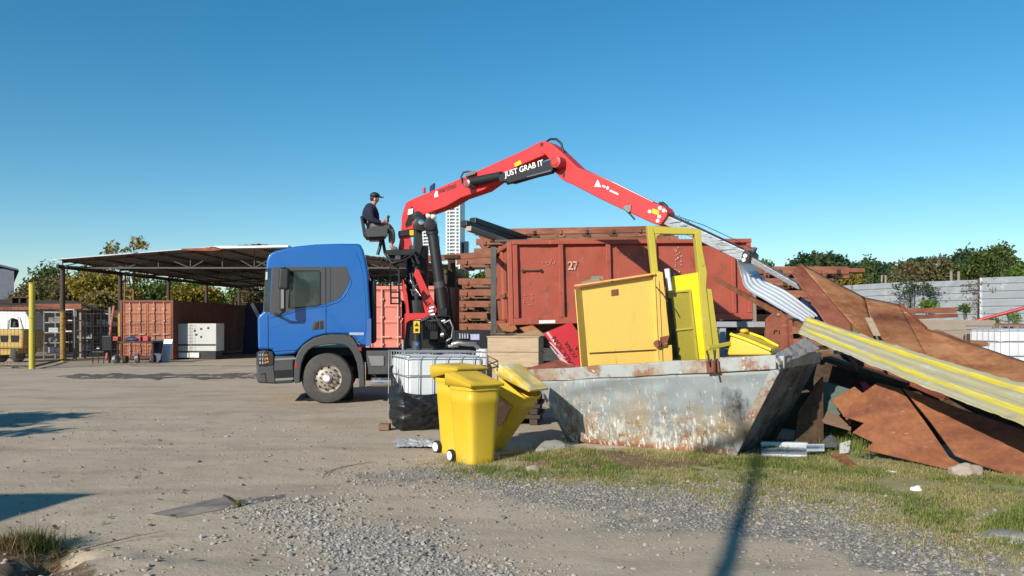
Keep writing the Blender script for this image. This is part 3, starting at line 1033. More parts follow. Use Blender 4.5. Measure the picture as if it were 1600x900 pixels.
# ------------------------------------------------------------------ grey sheet fence on the right, with its vines
FY = 41.0
t = thing('sheet_fence', 'long grey sheet metal fence with horizontal ribs along the right boundary', 'fence', at(1480, FY, 1.4))
segs = [(1270, 1424, 449, 440, 41.5), (1425, 1530, 441, 437, 41.2), (1531, 1700, 434, 428, 40.5)]
for (a_, b_, ta, tb, Y) in segs:
    mb = MB()
    x0, x1 = (a_ - 800) / F * Y, (b_ - 800) / F * Y
    za, zb = CZ - (ta - HZ) / F * Y, CZ - (tb - HZ) / F * Y
    rows = 7
    def fn(u, v_):
        z = 1.3 + (za + (zb - za) * u - 1.3) * v_
        k = (v_ * rows) % 1
        return (x0 + (x1 - x0) * u, Y + (.05 if k < .12 and 0.02 < v_ < .98 else 0) + .03 * n2(u * 9, v_ * 5, 1, a_), z)
    mb.grid(fn, 30, rows * 9)
    mb.build('panel', M['gwall'], t, smooth=40, solid=.01)
for px, tp in ((1424.5, 440), (1530.5, 434), (1330, 446)):
    p = P(px, tp, 41.0)
    mb = MB(); mb.box((p.x, 40.9, (p.z + 1.2) / 2), (.1, .1, p.z - 1.2)); mb.build('post', M['greyM'], t)
def vine(label, strands, n, seed):
    t = thing('climbing_vine', label, 'vine', P(strands[0][0][0], strands[0][0][1], 40.6))
    r = np.random.default_rng(seed)
    mb = MB(); pts = []
    for s_ in strands:
        q = [P(px, py, 40.7) for px, py in s_]
        mb.tube(q, .025, 5)
        for i in range(len(q) - 1):
            for _ in range(n):
                f = r.uniform()
                pts.append(((q[i] * (1 - f) + q[i + 1] * f + V(r.normal(0, .17, 3))) - ORG[t.name]))
    mb.build('stem', M['trunk'], t)
    bl = [(tuple(p), (.09, .09, .09)) for p in pts]
    c = bpy.data.objects.new('leaves', crown_mesh('leaves', bl, len(pts) * 5, .06, LEAF['dark'] if seed == 1 else LEAF['dry']))
    S.collection.objects.link(c); c.parent = t
vine('dark green vine spreading along the fence top with a thick hanging stem', [[(1418, 504), (1419, 470), (1417, 446)], [(1398, 452), (1410, 442), (1440, 446), (1470, 452)], [(1430, 447), (1452, 456), (1464, 457)]], 26, 1)
vine('thin brown vine climbing the second fence joint', [[(1527, 506), (1528, 470), (1530, 446)], [(1500, 446), (1530, 444), (1552, 440)]], 14, 2)
# weeds at the foot of the fence
for i, (px, py, w0, h0) in enumerate(((1452, 487, 15, 9), (1588, 508, 34, 22), (1554, 508, 20, 12), (1507, 496, 18, 22))):
    tree('weed', ('leafy weed growing on the rusty beams by the fence', 'big leafy weed at the foot of the fence near the right edge', 'small leafy weed left of the big one by the fence', 'upright thistle in front of the fence joint')[i], 'weed', P(px, py, 38 if i else 27), wd(w0, 38), wd(h0, 38), 'bright' if i < 3 else 'green', 350, .06, None, .03, 'bush', 400 + i)
# two pale posts and a street lamp beyond the fence
for i, (px, tilt) in enumerate(((1489, -3), (1497, 1))):
    mb = MB(); a0 = P(px, 450, 44); a1 = P(px + tilt, 424, 44); a0.z = 1.4
    mb.tube([a0, a1], [.09, .075], 8)
    single(mb, 'wooden_post', M['woodg'], ('pale leaning post, left of the pair behind the fence', 'pale upright post, right of the pair behind the fence')[i], 'post')
for i, (px, tilt) in enumerate(((1377, 1), (1382, 2))):
    mb = MB(); a0 = P(px, 460, 44); a1 = P(px + tilt, 430, 44); a0.z = 1.4
    mb.tube([a0, a1], [.07, .06], 8)
    single(mb, 'wooden_post', M['woodg'], ('thin pale post behind the fence, left of the vine', 'thin pale post just right of another, left of the vine')[i], 'post')
t = thing('street_lamp', 'street lamp with pale head in front of the dark trees', 'street lamp', at(1456, 60, 1.5))
mb = MB(); q = [at(1456, 60, 1.5), P(1457, 430, 60), P(1458, 419, 60), P(1462, 414, 60)]; mb.tube(q, .06, 6); mb.build('pole', M['greyM'], t)
mb = MB(); mb.beam(P(1461, 416, 60), P(1469, 411, 60), .3, .18); mb.build('lamp_head', M['white'], t, bevel=.04)

# ------------------------------------------------------------------ left yard: warehouse, canopy, box containers
t = thing('warehouse', 'slate blue warehouse with low pitched dark roof at the left edge', 'warehouse', at(-20, 62))
Y0 = 60
x0, x1 = wd(-900, Y0), wd(-778, Y0)
zt = ht(420, Y0)
mb = MB(); mb.hexa([(x0, Y0, 0), (x1, Y0, 0), (x1 - 10.5, Y0 + 16, 0), (x0 - 10.5, Y0 + 16, 0), (x0, Y0, zt), (x1, Y0, zt), (x1 - 10.5, Y0 + 16, zt), (x0 - 10.5, Y0 + 16, zt)]); mb.build('wall', M['slate'], t)
mb = MB(); mb.prism([P(30, 423, Y0 - .4), P(28, 420, Y0 - .4), P(-60, 398, Y0 - .4), P(-60, 402, Y0 - .4)], (-10.7, 16.6, 0)); mb.build('roof', M['bluedark'], t)

# open canopy
CX0, CX1, CY0, CY1 = -19.25, -2.4, 33.4, 57.5
RX = -10.6
ZL, ZR_, ZE = 4.30, 4.95, 4.05
t = thing('yard_canopy', 'open sided canopy with dull ribbed gable roof on steel trusses behind the truck', 'canopy', (-11, 45, 0))
mb = MB()
def roof(u, v_):
    x = CX0 + (CX1 - CX0) * u
    z = ZL + (ZR_ - ZL) * (x - CX0) / (RX - CX0) if x < RX else ZR_ + (ZE - ZR_) * (x - RX) / (CX1 - RX)
    y = CY0 + (CY1 - CY0) * v_ + (.12 * n2(x, 0, 1.3, 2) if v_ == 0 else 0)
    return (x, y, z + .012 * math.cos(u * 2 * math.pi * 60) + .03 * n2(x, y, .5, 1))
mb.grid(roof, 240, 12)
mb.build('roof_sheet', M['roofsheet'], t, solid=.02)
mb = MB()
mb.slab([P(283, 388.5, CY0 - .1), P(350, 386, CY0 - .1), P(352, 389, CY0 - .1), P(330, 392, CY0 - .1), P(285, 391, CY0 - .1)], .3)
mb.build('loose_sheet', M['rust_red'], t)
mb = MB()
mb.slab([P(332, 384.5, CY0 - .2), P(450, 383, CY0 - .2), P(450, 386, CY0 - .2), P(345, 388, CY0 - .2)], .5)
mb.build('loose_sheet', M['galv'], t)
M['truss'] = mat('weathered truss steel', (.085, .075, .07), .8, .1, .25, 3)
YS = [34, 39, 44.5, 50, 56]
def rz(x):
    return (ZL + (ZR_ - ZL) * (x - CX0) / (RX - CX0) if x < RX else ZR_ + (ZE - ZR_) * (x - RX) / (CX1 - RX)) - .06
for Y in YS:
    mb = MB()
    n_ = 12
    xs_ = [-19.1 + (16.3) * i / n_ for i in range(n_ + 1)]
    bot = [V((x, Y, 3.98 if 0 < i < n_ else rz(x) - .2)) for i, x in enumerate(xs_)]
    tp = [V((x, Y, rz(x) - .03)) for x in xs_]
    for i in range(n_):
        mb.beam(tp[i], tp[i + 1], .07, .07); mb.beam(bot[i], bot[i + 1], .07, .07)
        mb.beam(bot[i], tp[i], .035, .035)
        mb.beam(bot[i], tp[i + 1], .035, .035) if i % 2 == 0 else mb.beam(tp[i], bot[i + 1], .035, .035)
    mb.build('truss', M['truss'], t)
mb = MB()
for x in np.linspace(CX0 + .4, CX1 - .4, 13):
    mb.box((x, (CY0 + CY1) / 2, rz(x) - .02), (.05, CY1 - CY0 - .3, .07))
mb.build('purlins', M['rust_dark'], t)
mb = MB()
mb.beam((-19.1, 33.6, 4.02), (-19.1, 56.5, 4.2), .1, .16); mb.build('eave_beam', M['rust_dark'], t)
mb = MB(); mb.beam((-2.8, 33.6, 3.8), (-2.8, 56.5, 3.8), .1, .16)
mb.build('eave_beam', M['rust_dark'], t)
mb = MB(); mb.beam((CX0, CY0 - .03, ZL - .02), (-12.2, CY0 - .03, 4.84), .03, .045); mb.build('edge_strip', M['gwall'], t)
def post2(x, Y, ztop, label=None):
    mb = MB(); mb.cyl((x, Y, -.05), (x, Y, ztop), .10, seg=12)
    p = mb.build('post', M['post'], t, smooth=50)
    return p
# posts are painted orange yellow below and left rusty above
m, nt, b = _new('painted canopy post')
tc = N(nt, 'ShaderNodeTexCoord'); sp = N(nt, 'ShaderNodeSeparateXYZ'); L(nt, tc.outputs['Object'], sp.inputs[0])
mr = N(nt, 'ShaderNodeMapRange'); mr.inputs['From Min'].default_value = 2.05; mr.inputs['From Max'].default_value = 2.2
ad = N(nt, 'ShaderNodeMath', _operation='ADD'); L(nt, sp.outputs[2], ad.inputs[0]); L(nt, noise_fac(nt, tc.outputs['Object'], 6, 4, .6, 0, 2), ad.inputs[1])
L(nt, sp.outputs[2], mr.inputs['Value'])
yl = mixc(nt, noise_fac(nt, tc.outputs['Object'], 5, 6, .7, .50, .62), (.55, .34, .03), (.30, .10, .04))
L(nt, mixc(nt, mr.outputs[0], yl, (.05, .03, .022)), b.inputs['Base Color']); b.inputs['Roughness'].default_value = .7
M['post'] = m
for Y in YS:
    post2(-19.1, Y, 4.05); post2(-2.8, Y, 3.85)

def box_container(name, label, x0, x1, y0, y1, z0, z1, mats, yaw=0, doors='near', piv=None):
    """freight container: corrugated sides, framed door end towards the viewer"""
    t = thing(name, label, 'container', ((x0 + x1) / 2, (y0 + y1) / 2, z0), 'freight containers in the yard')
    me_, md_, = mats
    mb = MB()
    def side(X, sg):
        def fn(u, v_):
            k = (u * (y1 - y0) / .28) % 1
            d = .035 * (1 if .25 < k < .6 else 0)
            return (X - sg * (d + .02), y0 + .12 + (y1 - y0 - .24) * u, z0 + .15 + (z1 - z0 - .27) * v_)
        mb.grid(fn, int((y1 - y0) / .28 * 8), 1)
    side(x1, 1); side(x0, -1)
    mb.build('side_wall', me_, t)
    mb = MB()
    mb.box(((x0 + x1) / 2, (y0 + y1) / 2, z1 - .04), (x1 - x0 - .1, y1 - y0 - .1, .05)); mb.build('roof', me_, t)
    mb = MB()
    mb.box(((x0 + x1) / 2, y1 - .05, (z0 + z1) / 2), (x1 - x0 - .1, .05, z1 - z0 - .1)); mb.build('rear_wall', me_, t)
    mb = MB()
    for X in (x0 + .05, x1 - .05):
        for Y in (y0 + .05, y1 - .02):
            mb.box((X, Y, (z0 + z1) / 2), (.12, .12, z1 - z0))
        mb.box((X, (y0 + y1) / 2, z1 - .06), (.10, y1 - y0 - .25, .12)); mb.box((X, (y0 + y1) / 2, z0 + .08), (.10, y1 - y0 - .25, .15))
    mb.box(((x0 + x1) / 2, y0 + .05, z1 - .055), (x1 - x0 - .22, .115, .105)); mb.box(((x0 + x1) / 2, y0 + .05, z0 + .07), (x1 - x0 - .22, .115, .135))
    mb.build('frame', me_, t, bevel=.01)
    for k, (a_, b_) in enumerate(((x0 + .12, (x0 + x1) / 2 - .008), ((x0 + x1) / 2 + .008, x1 - .12))):
        mb = MB()
        def dfn(u, v_):
            kk = (v_ * 5) % 1
            return (a_ + (b_ - a_) * u, y0 + .03 + (.03 if .12 < kk < .88 and .04 < u < .96 else 0), z0 + .15 + (z1 - z0 - .27) * v_)
        mb.grid(dfn, 26, 40)
        d = mb.build('door', md_, t)
        for f in (.3, .72):
            mb = MB(); xx = a_ + (b_ - a_) * f
            mb.cyl((xx, y0 - .005, z0 + .1), (xx, y0 - .005, z1 - .1), .022, seg=8)
            for zz in (.15, .35, .65, .85):
                mb.box((xx, y0 + .004, z0 + (z1 - z0) * zz), (.10, .03, .06))
            mb.box((xx + .10, y0 - .02, z0 + 1.1), (.28, .02, .04))
            mb.build('lock_bar', M['cage_pink'] if name == 'freight_container' else M['cage'], d)
    return t
M['cage_pink'] = mat('painted lock bar', (.60, .33, .26), .5, 0, .1, 8)
box_container('freight_container', 'long brown freight container under the canopy with shade-darkened sides and orange door end lit by sun', -17.35, -15.0, 35.4, 47.4, .05, 2.66, (M['box_shaded'], M['box_or']))
box_container('freight_container', 'faded pink orange freight container, doors seen between the cab and the crane', -4.12, -1.70, 22.6, 28.6, .12, 2.66, (M['box_pink'], M['box_pink']))

# white generator on its skid
t = thing('generator', 'white boxed generator with dark stripe beside the brown freight container', 'generator', (-14.25, 37.4, 0))
gx0, gx1, gy0, gy1 = -15.05 + .05, -13.1, 36.0, 37.0
gx0 = wd(-525, 36.0) + .02; gx1 = wd(-462, 36.0)
mb = MB(); mb.box(((gx0 + gx1) / 2, 36.5, 1.0), (gx1 - gx0, 1.0, 1.25)); mb.build('housing', M['offwhite'], t, bevel=.03)
mb = MB(); mb.box(((gx0 + gx1) / 2, 36.5, .18), (gx1 - gx0 - .1, .9, .36)); mb.build('skid', M['blackm'], t)
mb = MB(); mb.box((gx0 + (gx1 - gx0) * .18, 36.03, .2), (.45, .1, .22)); mb.box((gx0 + (gx1 - gx0) * .45, 36.03, .2), (.42, .1, .22)); mb.build('skid_block', M['white'], t)
mb = MB(); mb.box(((gx0 + gx1) / 2, 35.998, .66), (gx1 - gx0 - .06, .012, .075)); mb.build('stripe', M['black'], t)
for (u, z) in ((.46, 1.3), (.62, 1.38), (.50, 1.12), (.62, 1.02), (.80, 1.42)):
    mb = MB(); mb.box((gx0 + (gx1 - gx0) * u, 35.998, z), (.09, .015, .09)); mb.build('latch', M['black'], t)
mb = MB(); mb.box((gx0 + (gx1 - gx0) * .36, 35.997, 1.0), (.03, .012, 1.2)); mb.build('panel_joint', M['greyM'], t)

# dark blue sheet leaning at the far end of the container, pale rag on it
mb = MB(); mb.slab([(-14.5, 43, 0), (-11.0, 43, 0), (-11.0, 43.6, 2.75), (-14.5, 43.6, 2.75)], .05)
single(mb, 'steel_board', M['bluedark'], 'dark blue panel standing in shade between container and cab', 'panel')
mb = MB(); mb.grid(lambda u, v_: tuple(P(391 + 12 * u + 4 * v_, 476 + 22 * u, 43.5 - .13 * u - .05 * math.sin(u * 9)) + V((0, 0, .15 * v_))), 10, 2)
single(mb, 'rag', M['white'], 'crumpled white rag strip hanging on the dark blue panel beside the cab front', 'rag', solid=.01)

# low lean-to shed behind the wire fence
t = thing('lean_to_shed', 'low open lean-to shed with rusty roof behind the wire fence', 'shed', at(60, 41))
mb = MB(); mb.slab([P(-80, 478, 38), P(126, 476, 38), P(176, 490, 44), P(120, 470, 46), P(-80, 466, 46)], .06); mb.build('roof', M['rust_dark'], t)
mb = MB(); mb.beam(P(-80, 483, 37.9), P(49, 482, 37.9), .12, .16); mb.beam(P(49, 479, 37.9), P(128, 478.5, 37.9), .1, .24); mb.build('front_beam', M['rust_red'], t)
mb = MB()
for px in (-30, 45, 126, 172):
    p = at(px, 38.2); mb.box((p.x, p.y, 1.2), (.1, .1, 2.4))
mb.build('posts', M['woodg'], t)
mb = MB(); mb.box((wd(-700, 46), 46, 1.2), (14, .08, 2.4)); mb.build('rear_wall', M['rust_dark'], t)
t = thing('metal_crate', 'small dark open metal frame lying on the low shed roof', 'frame', P(35, 470, 40))
mb = MB(); c0 = P(23, 477, 40); c1 = P(48, 465, 40)
for (xx) in (c0.x, (c0.x + c1.x) / 2, c1.x):
    mb.box((xx, 40, (c0.z + c1.z) / 2), (.06, .5, c1.z - c0.z))
mb.box(((c0.x + c1.x) / 2, 40, c1.z), (c1.x - c0.x, .55, .06)); mb.build('frame', M['rust_dark'], t)

# white van body behind, forklift in front
t = thing('van', 'white van parked in the low shed behind the forklift', 'van', at(12, 37.4))
mb = MB(); q = [P(-60, 545, 36.6), P(47, 545, 36.6), P(46, 500, 36.6), P(40, 487, 36.6), P(-60, 486, 36.6)]; mb.prism(q, (0, 1.2, 0)); mb.build('body', M['white'], t, bevel=.06)
mb = MB()
mb.lathe(P(38, 545, 36.55) + V((0, 0, -.05)), (0, 1, 0), [(.30, 0), (.34, .04), (.34, .2), (.30, .22)], 16); mb.build('wheel', M['rubber'], t)
t = thing('forklift', 'yellow forklift seen from behind through the wire fence', 'forklift', at(12, 33.5))
FK = 33.0
mb = MB(); q = [P(-14, 545, FK), P(36, 545, FK), P(37, 517, FK), P(30, 514, FK), P(-14, 514, FK)]; mb.prism(q, (0, 1.5, 0)); mb.build('counterweight', M['fork'], t, bevel=.08, bseg=3)
mb = MB(); q = [P(-14, 556, FK + .1), P(26, 554, FK + .1), P(28, 545, FK + .1), P(-14, 545, FK + .1)]; mb.prism(q, (0, 1.4, 0)); mb.build('chassis', M['fork'], t, bevel=.03)
for a_, b_ in ((0, 13), (16, 30)):
    mb = MB(); q = [P(a_, 524, FK - .02), P(b_, 524, FK - .02), P(b_ - 1, 534.5, FK - .02), P(a_ + 1, 534.5, FK - .02)]; mb.prism(q, (0, .06, 0)); mb.build('lamp_recess', M['hole'], t, bevel=.02)
for px in (28, 2):
    mb = MB(); c = P(px, 556, FK + .4); c.z = .38; mb.lathe(c + V((-.12, 0, 0)), (1, 0, 0), [(.2, 0), (.36, .02), (.38, .06), (.38, .2), (.36, .24), (.2, .26)], 20); mb.build('wheel', M['rubber'], t, smooth=40)
mb = MB()
mb.tube([P(12, 514, FK + .3), P(13, 500, FK + .3), P(20, 495, FK + .3), P(30, 498, FK + .3), P(35, 514, FK + .3)], .06, 8)
mb.tube([P(12, 514, FK + 1.2), P(13, 500, FK + 1.2), P(20, 495, FK + 1.2), P(30, 498, FK + 1.2), P(35, 514, FK + 1.2)], .06, 8); mb.build('roll_cage', M['white'], t, smooth=60)
mb = MB(); q = [P(15, 512, FK + .4), P(25, 512, FK + .4), P(24, 497, FK + .4), P(16, 498, FK + .4)]; mb.prism(q, (0, .25, 0)); mb.build('seat', M['black'], t, bevel=.04)

# yellow gate post and wire mesh fence
p = G(50, 576.5)
mb = MB(); mb.cyl((p.x, p.y, -.1), (p.x, p.y, 3.02), .10, seg=16); mb.cyl((p.x, p.y, 3.02), (p.x, p.y, 3.05), .12, seg=16); mb.cyl((p.x, p.y, 1.8), (p.x, p.y, 1.84), .13, seg=16)
single(mb, 'gate_post', M['yelold'], 'thick plain yellow steel post at the end of the wire fence', 'post', smooth=40)
def wire_fence(label, a_, b_, h):
    a_, b_ = V(a_), V(b_)
    t = thing('wire_fence', label, 'fence', (a_ + b_) / 2, 'wire mesh fence panels')
    mb = MB(); n_ = int((b_ - a_).length / .14)
    for i in range(n_ + 1):
        q = a_.lerp(b_, i / n_); mb.beam(q, q + V((0, 0, h)), .007, .007)
    k = int(h / .14)
    for j in range(k + 1):
        z = V((0, 0, h * j / k)); mb.beam(a_ + z, b_ + z, .007, .007, (0, 1, 0))
    mb.build('mesh', M['blackm'], t)
    mb = MB(); mb.beam(a_ + V((0, 0, .05)), b_ + V((0, 0, .05)), .05, .05); mb.build('bottom_rail', M['rust_dark'], t)
wire_fence('dark wire mesh fence left of the yellow post', (p.x - 4.2, p.y + .6, .05), (p.x - .1, p.y, .05), 2.2)
wire_fence('dark wire mesh fence from the yellow post to the canopy post', (p.x + .1, p.y, .05), (-19.0, 33.9, .05), 2.2)
wire_fence('dark wire mesh fence in front of the brown container doors', (-18.9, 34.1, .05), (-15.2, 34.6, .05), 2.3)
mb = MB(); mb.beam(G(0, 572) + V((0, -.2, .04)), G(28, 575) + V((0, -.2, .04)), .2, .1)
single(mb, 'kerb_stone', M['conc'], 'short pale kerb stone under the wire fence', 'kerb stone', bevel=.02)

# storage racks with grey goods
def rack(label, px0, px1, Y, top, shelves, seed, goods=True):
    r = random.Random(seed)
    t = thing('storage_rack', label, 'rack', at((px0 + px1) / 2, Y), 'storage racks in the low shed')
    x0, x1 = wd(px0 - 800, Y), wd(px1 - 800, Y)
    H = ht(top, Y)
    for X in (x0, x1):
        for yy in (Y, Y + .9):
            mb = MB(); mb.box((X, yy, H / 2), (.06, .06, H)); mb.build('upright', M['greyM'], t)
    for i in range(shelves):
        z = .3 + (H - .35) * i / (shelves - 1)
        mb = MB(); mb.box(((x0 + x1) / 2, Y + .45, z), (x1 - x0, .95, .05)); mb.build('shelf', M['steel'], t)
        if goods and i < shelves - 1:
            mb = MB(); x = x0 + .12
            while x < x1 - .3:
                w_ = r.uniform(.25, .5); h_ = r.uniform(.15, (H - .4) / shelves * .7)
                mb.box((x + w_ / 2, Y + .4, z + .03 + h_ / 2), (w_ * .9, .6, h_), Matrix.Rotation(r.uniform(-.3, .3), 3, 'Y') if r.random() < .4 else None)
                x += w_
            mb.build('stored_goods', M['galv'] if i % 2 == 0 else M['greyM'], t)
    return t
rack('grey rack full of folded sheet metal, left of the canopy post', 69, 98, 35.6, 486, 5, 1)
rack('grey steel rack behind the first canopy post', 102, 116, 36, 482, 5, 2)
rack('dark rack with bright frames, farther back in the shed', 122, 143, 40, 489, 4, 3)
rack('white framed rack left of the leaning ladder', 145, 174, 41, 489, 4, 4)

# leaning ladder, work table, chair and clutter
t = thing('ladder', 'tall wooden ladder leaning on the canopy eave beside the container', 'ladder', at(180, 35.5))
for dx in (0, .42):
    mb = MB(); mb.beam(G(172, 560) + V((dx, 1.2, 0)), P(196, 425, 38.8) + V((dx, 0, 0)), .05, .09); mb.build('rail', M['woodbrown'], t)
a0, a1 = G(172, 560) + V((0, 1.2, 0)), P(196, 425, 38.8)
mb = MB()
for i in range(1, 14):
    q = a0.lerp(a1, i / 14); mb.cyl(q, q + V((.42, 0, 0)), .018, seg=6)
mb.build('rungs', M['woodbrown'], t)
mb = MB(); mb.tube([G(166, 562), P(178, 478, 35.2)], .05, 8)
single(mb, 'pipe', M['box_pink'], 'pink painted pipe leaning beside the ladder', 'pipe')
t = thing('work_table', 'dark work table loaded with scrap under the canopy', 'table', at(205, 32.8))
tx0, tx1 = wd(-632, 32.6), wd(-560, 32.6)
mb = MB(); mb.box(((tx0 + tx1) / 2, 33.0, .86), (tx1 - tx0, .9, .07)); mb.build('tabletop', M['rust_dark'], t)
for X in (tx0 + .06, tx1 - .06):
    for yy in (32.65, 33.35):
        mb = MB(); mb.box((X, yy, .42), (.07, .07, .84)); mb.build('leg', M['rust_dark'], t)
mb = MB(); mb.ball((tx0 + .95, 32.95, .96), (.42, .3, .14)); single(mb, 'cloth_heap', M['bluedark'], 'dark blue cloth heap on the work table', 'cloth', smooth=180)
for i, (f, lb) in enumerate(((.13, 'small red can at the left end of the work table'), (.62, 'small red crate on the middle of the work table'), (.78, 'small red can near the right end of the work table'))):
    mb = MB(); mb.box((tx0 + (tx1 - tx0) * f, 32.9, .99), (.22, .3, .19)); single(mb, 'red_can' if i != 1 else 'red_crate', M['redp'], lb, 'can' if i != 1 else 'crate', bevel=.02)
for i, (px, py, sz) in enumerate(((182, 556, .34), (196, 548, .3), (214, 552, .38), (240, 556, .34))):
    mb = MB(); c = G(px, 566 - i); c.z = sz * .5; c.y = 32.2 + .2 * i; c.x = wd(px - 800, c.y)
    mb.lathe(c + V((-.1, 0, 0)), (1, .2 * (i - 1), .1), [(sz * .25, 0), (sz * .5, .03), (sz * .5, .17), (sz * .25, .2)], 14)
    single(mb, 'scrap_drum', M['rust_dark'] if i % 2 else M['steeld'], ('rusty steel drum ring under the left end of the table', 'dull steel wheel under the table', 'rusty wheel under the middle of the table', 'dull steel drum under the right end of the table')[i], 'scrap')
t = thing('chair', 'black office chair beside the work table under the canopy', 'chair', G(158, 568))
c = G(158, 568)
mb = MB(); mb.box(c + V((0, 0, .47)), (.5, .5, .08)); mb.build('seat', M['black'], t, bevel=.03)
mb = MB(); mb.box(c + V((.2, .1, .82)), (.42, .08, .62), Matrix.Rotation(.12, 3, 'X')); mb.build('backrest', M['black'], t, bevel=.04)
for dx in (-.22, .22):
    for dy in (-.22, .22):
        mb = MB(); mb.cyl(c + V((dx, dy, 0)), c + V((dx, dy, .44)), .018, seg=8); mb.build('leg', M['blackm'], t)
for i, (px0, px1, y, m_) in enumerate(((233, 250, 33.2, 'tarp'), (251, 264, 33.6, 'galv'))):
    mb = MB(); x0, x1 = wd(px0 - 800, y), wd(px1 - 800, y); mb.slab([(x0, y, .02), (x1, y, .02), (x1, y + .35, .95), (x0, y + .35, .95)], .04)
    single(mb, 'loose_board', M[m_] if i else M['bluedark'], ('dark blue board leaning at the end of the work table', 'pale board leaning against the container corner')[i], 'board')
t = thing('potted_plant', 'small dark plant in front of the brown container doors', 'plant', G(232, 562))
p0 = at(230, 34.9, .9)
0 and tree('shrub', 'scraggly shrub growing behind the work table', 'shrub', at(222, 34.2), 1.6, 1.9, 'dark', 420, .07, None, .04, 'sparse', 77)
bpy.data.objects.remove(t)
# ------------------------------------------------------------------ blue crane truck
TA = math.radians(9.0)
TD = V((math.cos(TA), math.sin(TA), 0))          # along the truck, rearwards
TN = V((-math.sin(TA), math.cos(TA), 0))         # across the truck, away from the viewer
TO = V((-3.66, 15.75, 0))                        # near side below the front axle
def tp(px, py, v_=0.0):
    return onplane(px, py, TO + TN * v_, TN)
def tw(u, v_, z):
    return TO + TD * u + TN * v_ + V((0, 0, z))
TR = Matrix.Rotation(TA, 3, 'Z')
truck = thing('crane_truck', 'blue cab truck with red hydraulic loader crane and raised operator seat', 'truck', TO)
W = 2.45

def side_prism(name, pts, v0, th, m, parent=truck, bevel=.0, bseg=2, **kw):
    mb = MB()
    mb.prism([tp(px, py, v0) for px, py in pts], TN * th)
    return mb.build(name, m, parent, bevel=bevel, bseg=bseg, **kw)

def arc(cx, cy, r, a0, a1, n, ry=None):
    return [(cx + r * math.cos(math.radians(a0 + (a1 - a0) * i / n)), cy - (ry or r) * math.sin(math.radians(a0 + (a1 - a0) * i / n))) for i in range(n + 1)]

cab_top = [(403, 546), (402, 498), (404, 493), (408, 489.5), (411, 487), (413, 452), (415, 420), (416, 408), (418, 401), (422, 395.5), (432, 391), (447, 387.5), (463, 384.5), (494, 381.5), (530, 380.4), (560, 380.6), (564, 383), (568, 391), (572.5, 412), (575.5, 430), (579.5, 500), (580, 540)]
arch = [(566, 540), (560, 536), (553, 527), (545, 522.5), (520, 522), (505, 523.5), (490, 528), (479, 535), (470, 543), (461, 553), (428, 556), (426, 547)]
cab = side_prism('cab', cab_top + arch, 0, W, M['blue'], bevel=.075, bseg=4)
# glazed side areas
side_prism('window_surround', [(426, 418), (428, 416.8), (508.4, 416.8), (508.4, 475.5), (467, 481.5), (446, 489), (424, 491.5), (421.5, 488)], -.006, .03, M['char'], cab, bevel=.004)
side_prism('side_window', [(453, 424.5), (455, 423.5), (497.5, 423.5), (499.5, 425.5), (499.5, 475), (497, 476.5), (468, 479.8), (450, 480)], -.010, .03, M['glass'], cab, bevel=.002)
side_prism('quarter_panel', [(510, 416.8), (541, 416.8), (544, 424), (547.5, 434), (545, 441), (539, 453), (533, 463), (526, 468.8), (510, 473.8)], -.006, .03, M['char'], cab, bevel=.004)
mb = MB(); q_ = [(454, 423), (498, 422.8), (500.3, 425), (500.3, 475.5), (497, 477.5), (468, 480.8), (450, 481)]
mb.tube([tp(px, py, -.010) for px, py in q_], .008, 6); mb.beam(tp(516, 417, -.007), tp(516, 472.5, -.007), .006, .008, TN); mb.build('window_seal', M['black'], cab)
for v0 in (W - .02,):
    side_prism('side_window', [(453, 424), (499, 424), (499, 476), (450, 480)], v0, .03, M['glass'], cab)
# raised moulding along the rear of the glazed area
mb = MB()
mb.tube([tp(px, py, -.004) for px, py in ((549, 436), (548.5, 442), (543, 454), (536, 465), (528, 472), (512, 477), (470, 484), (440, 493), (421, 496))], .009, 8)
mb.build('moulding', M['blue'], cab, smooth=80)
mb = MB()
mb.tube([tp(px, py, .0) for px, py in ((556, 395), (562, 408), (567, 430), (570, 460), (571.5, 500), (570, 520), (566, 528), (557, 536))], .008, 6)
mb.build('rear_edge_moulding', M['blue'], cab, smooth=80)
side_prism('lower_edge_panel', [(571, 541), (580, 541), (580, 498), (574, 498), (573, 522)], -.004, .02, mat('grey blue panel', (.06, .13, .34), .4, 0, .05), cab)
# door joints
mb = MB()
for q in ([(418.5, 492), (419, 520), (419, 549)], [(509, 417), (509.3, 476), (509.3, 523)], [(426, 549), (463, 547)]):
    for i in range(len(q) - 1):
        mb.beam(tp(*q[i], -.001), tp(*q[i + 1], -.001), .008, .012, TN)
mb.build('door_joint', M['hole'], cab)
mb = MB()
mb.tube([tp(px, py, .003) for px, py in ((421, 513), (445, 506), (485, 499))], .007, 6)
mb.build('door_crease', M['blue'], cab, smooth=80)
side_prism('door_handle_recess', [(485.5, 516), (490, 503.5), (494, 501.3), (505.5, 499.8), (506.3, 514)], -.006, .02, M['char'], cab, bevel=.004)
side_prism('door_handle', [(490, 514.5), (493.5, 505), (497.5, 502.5), (497.5, 514)], -.016, .02, M['black'], cab, bevel=.004)
side_prism('door_lock', [(500, 502.5), (504, 502.2), (504.3, 513.5), (500.2, 514)], -.014, .02, M['black'], cab, bevel=.004)
side_prism('badge_strip', [(546, 519.5), (568.5, 519.5), (568.5, 523.5), (546, 523.5)], -.003, .01, mat('silver strip', (.45, .5, .6), .4, .3, .05), cab)
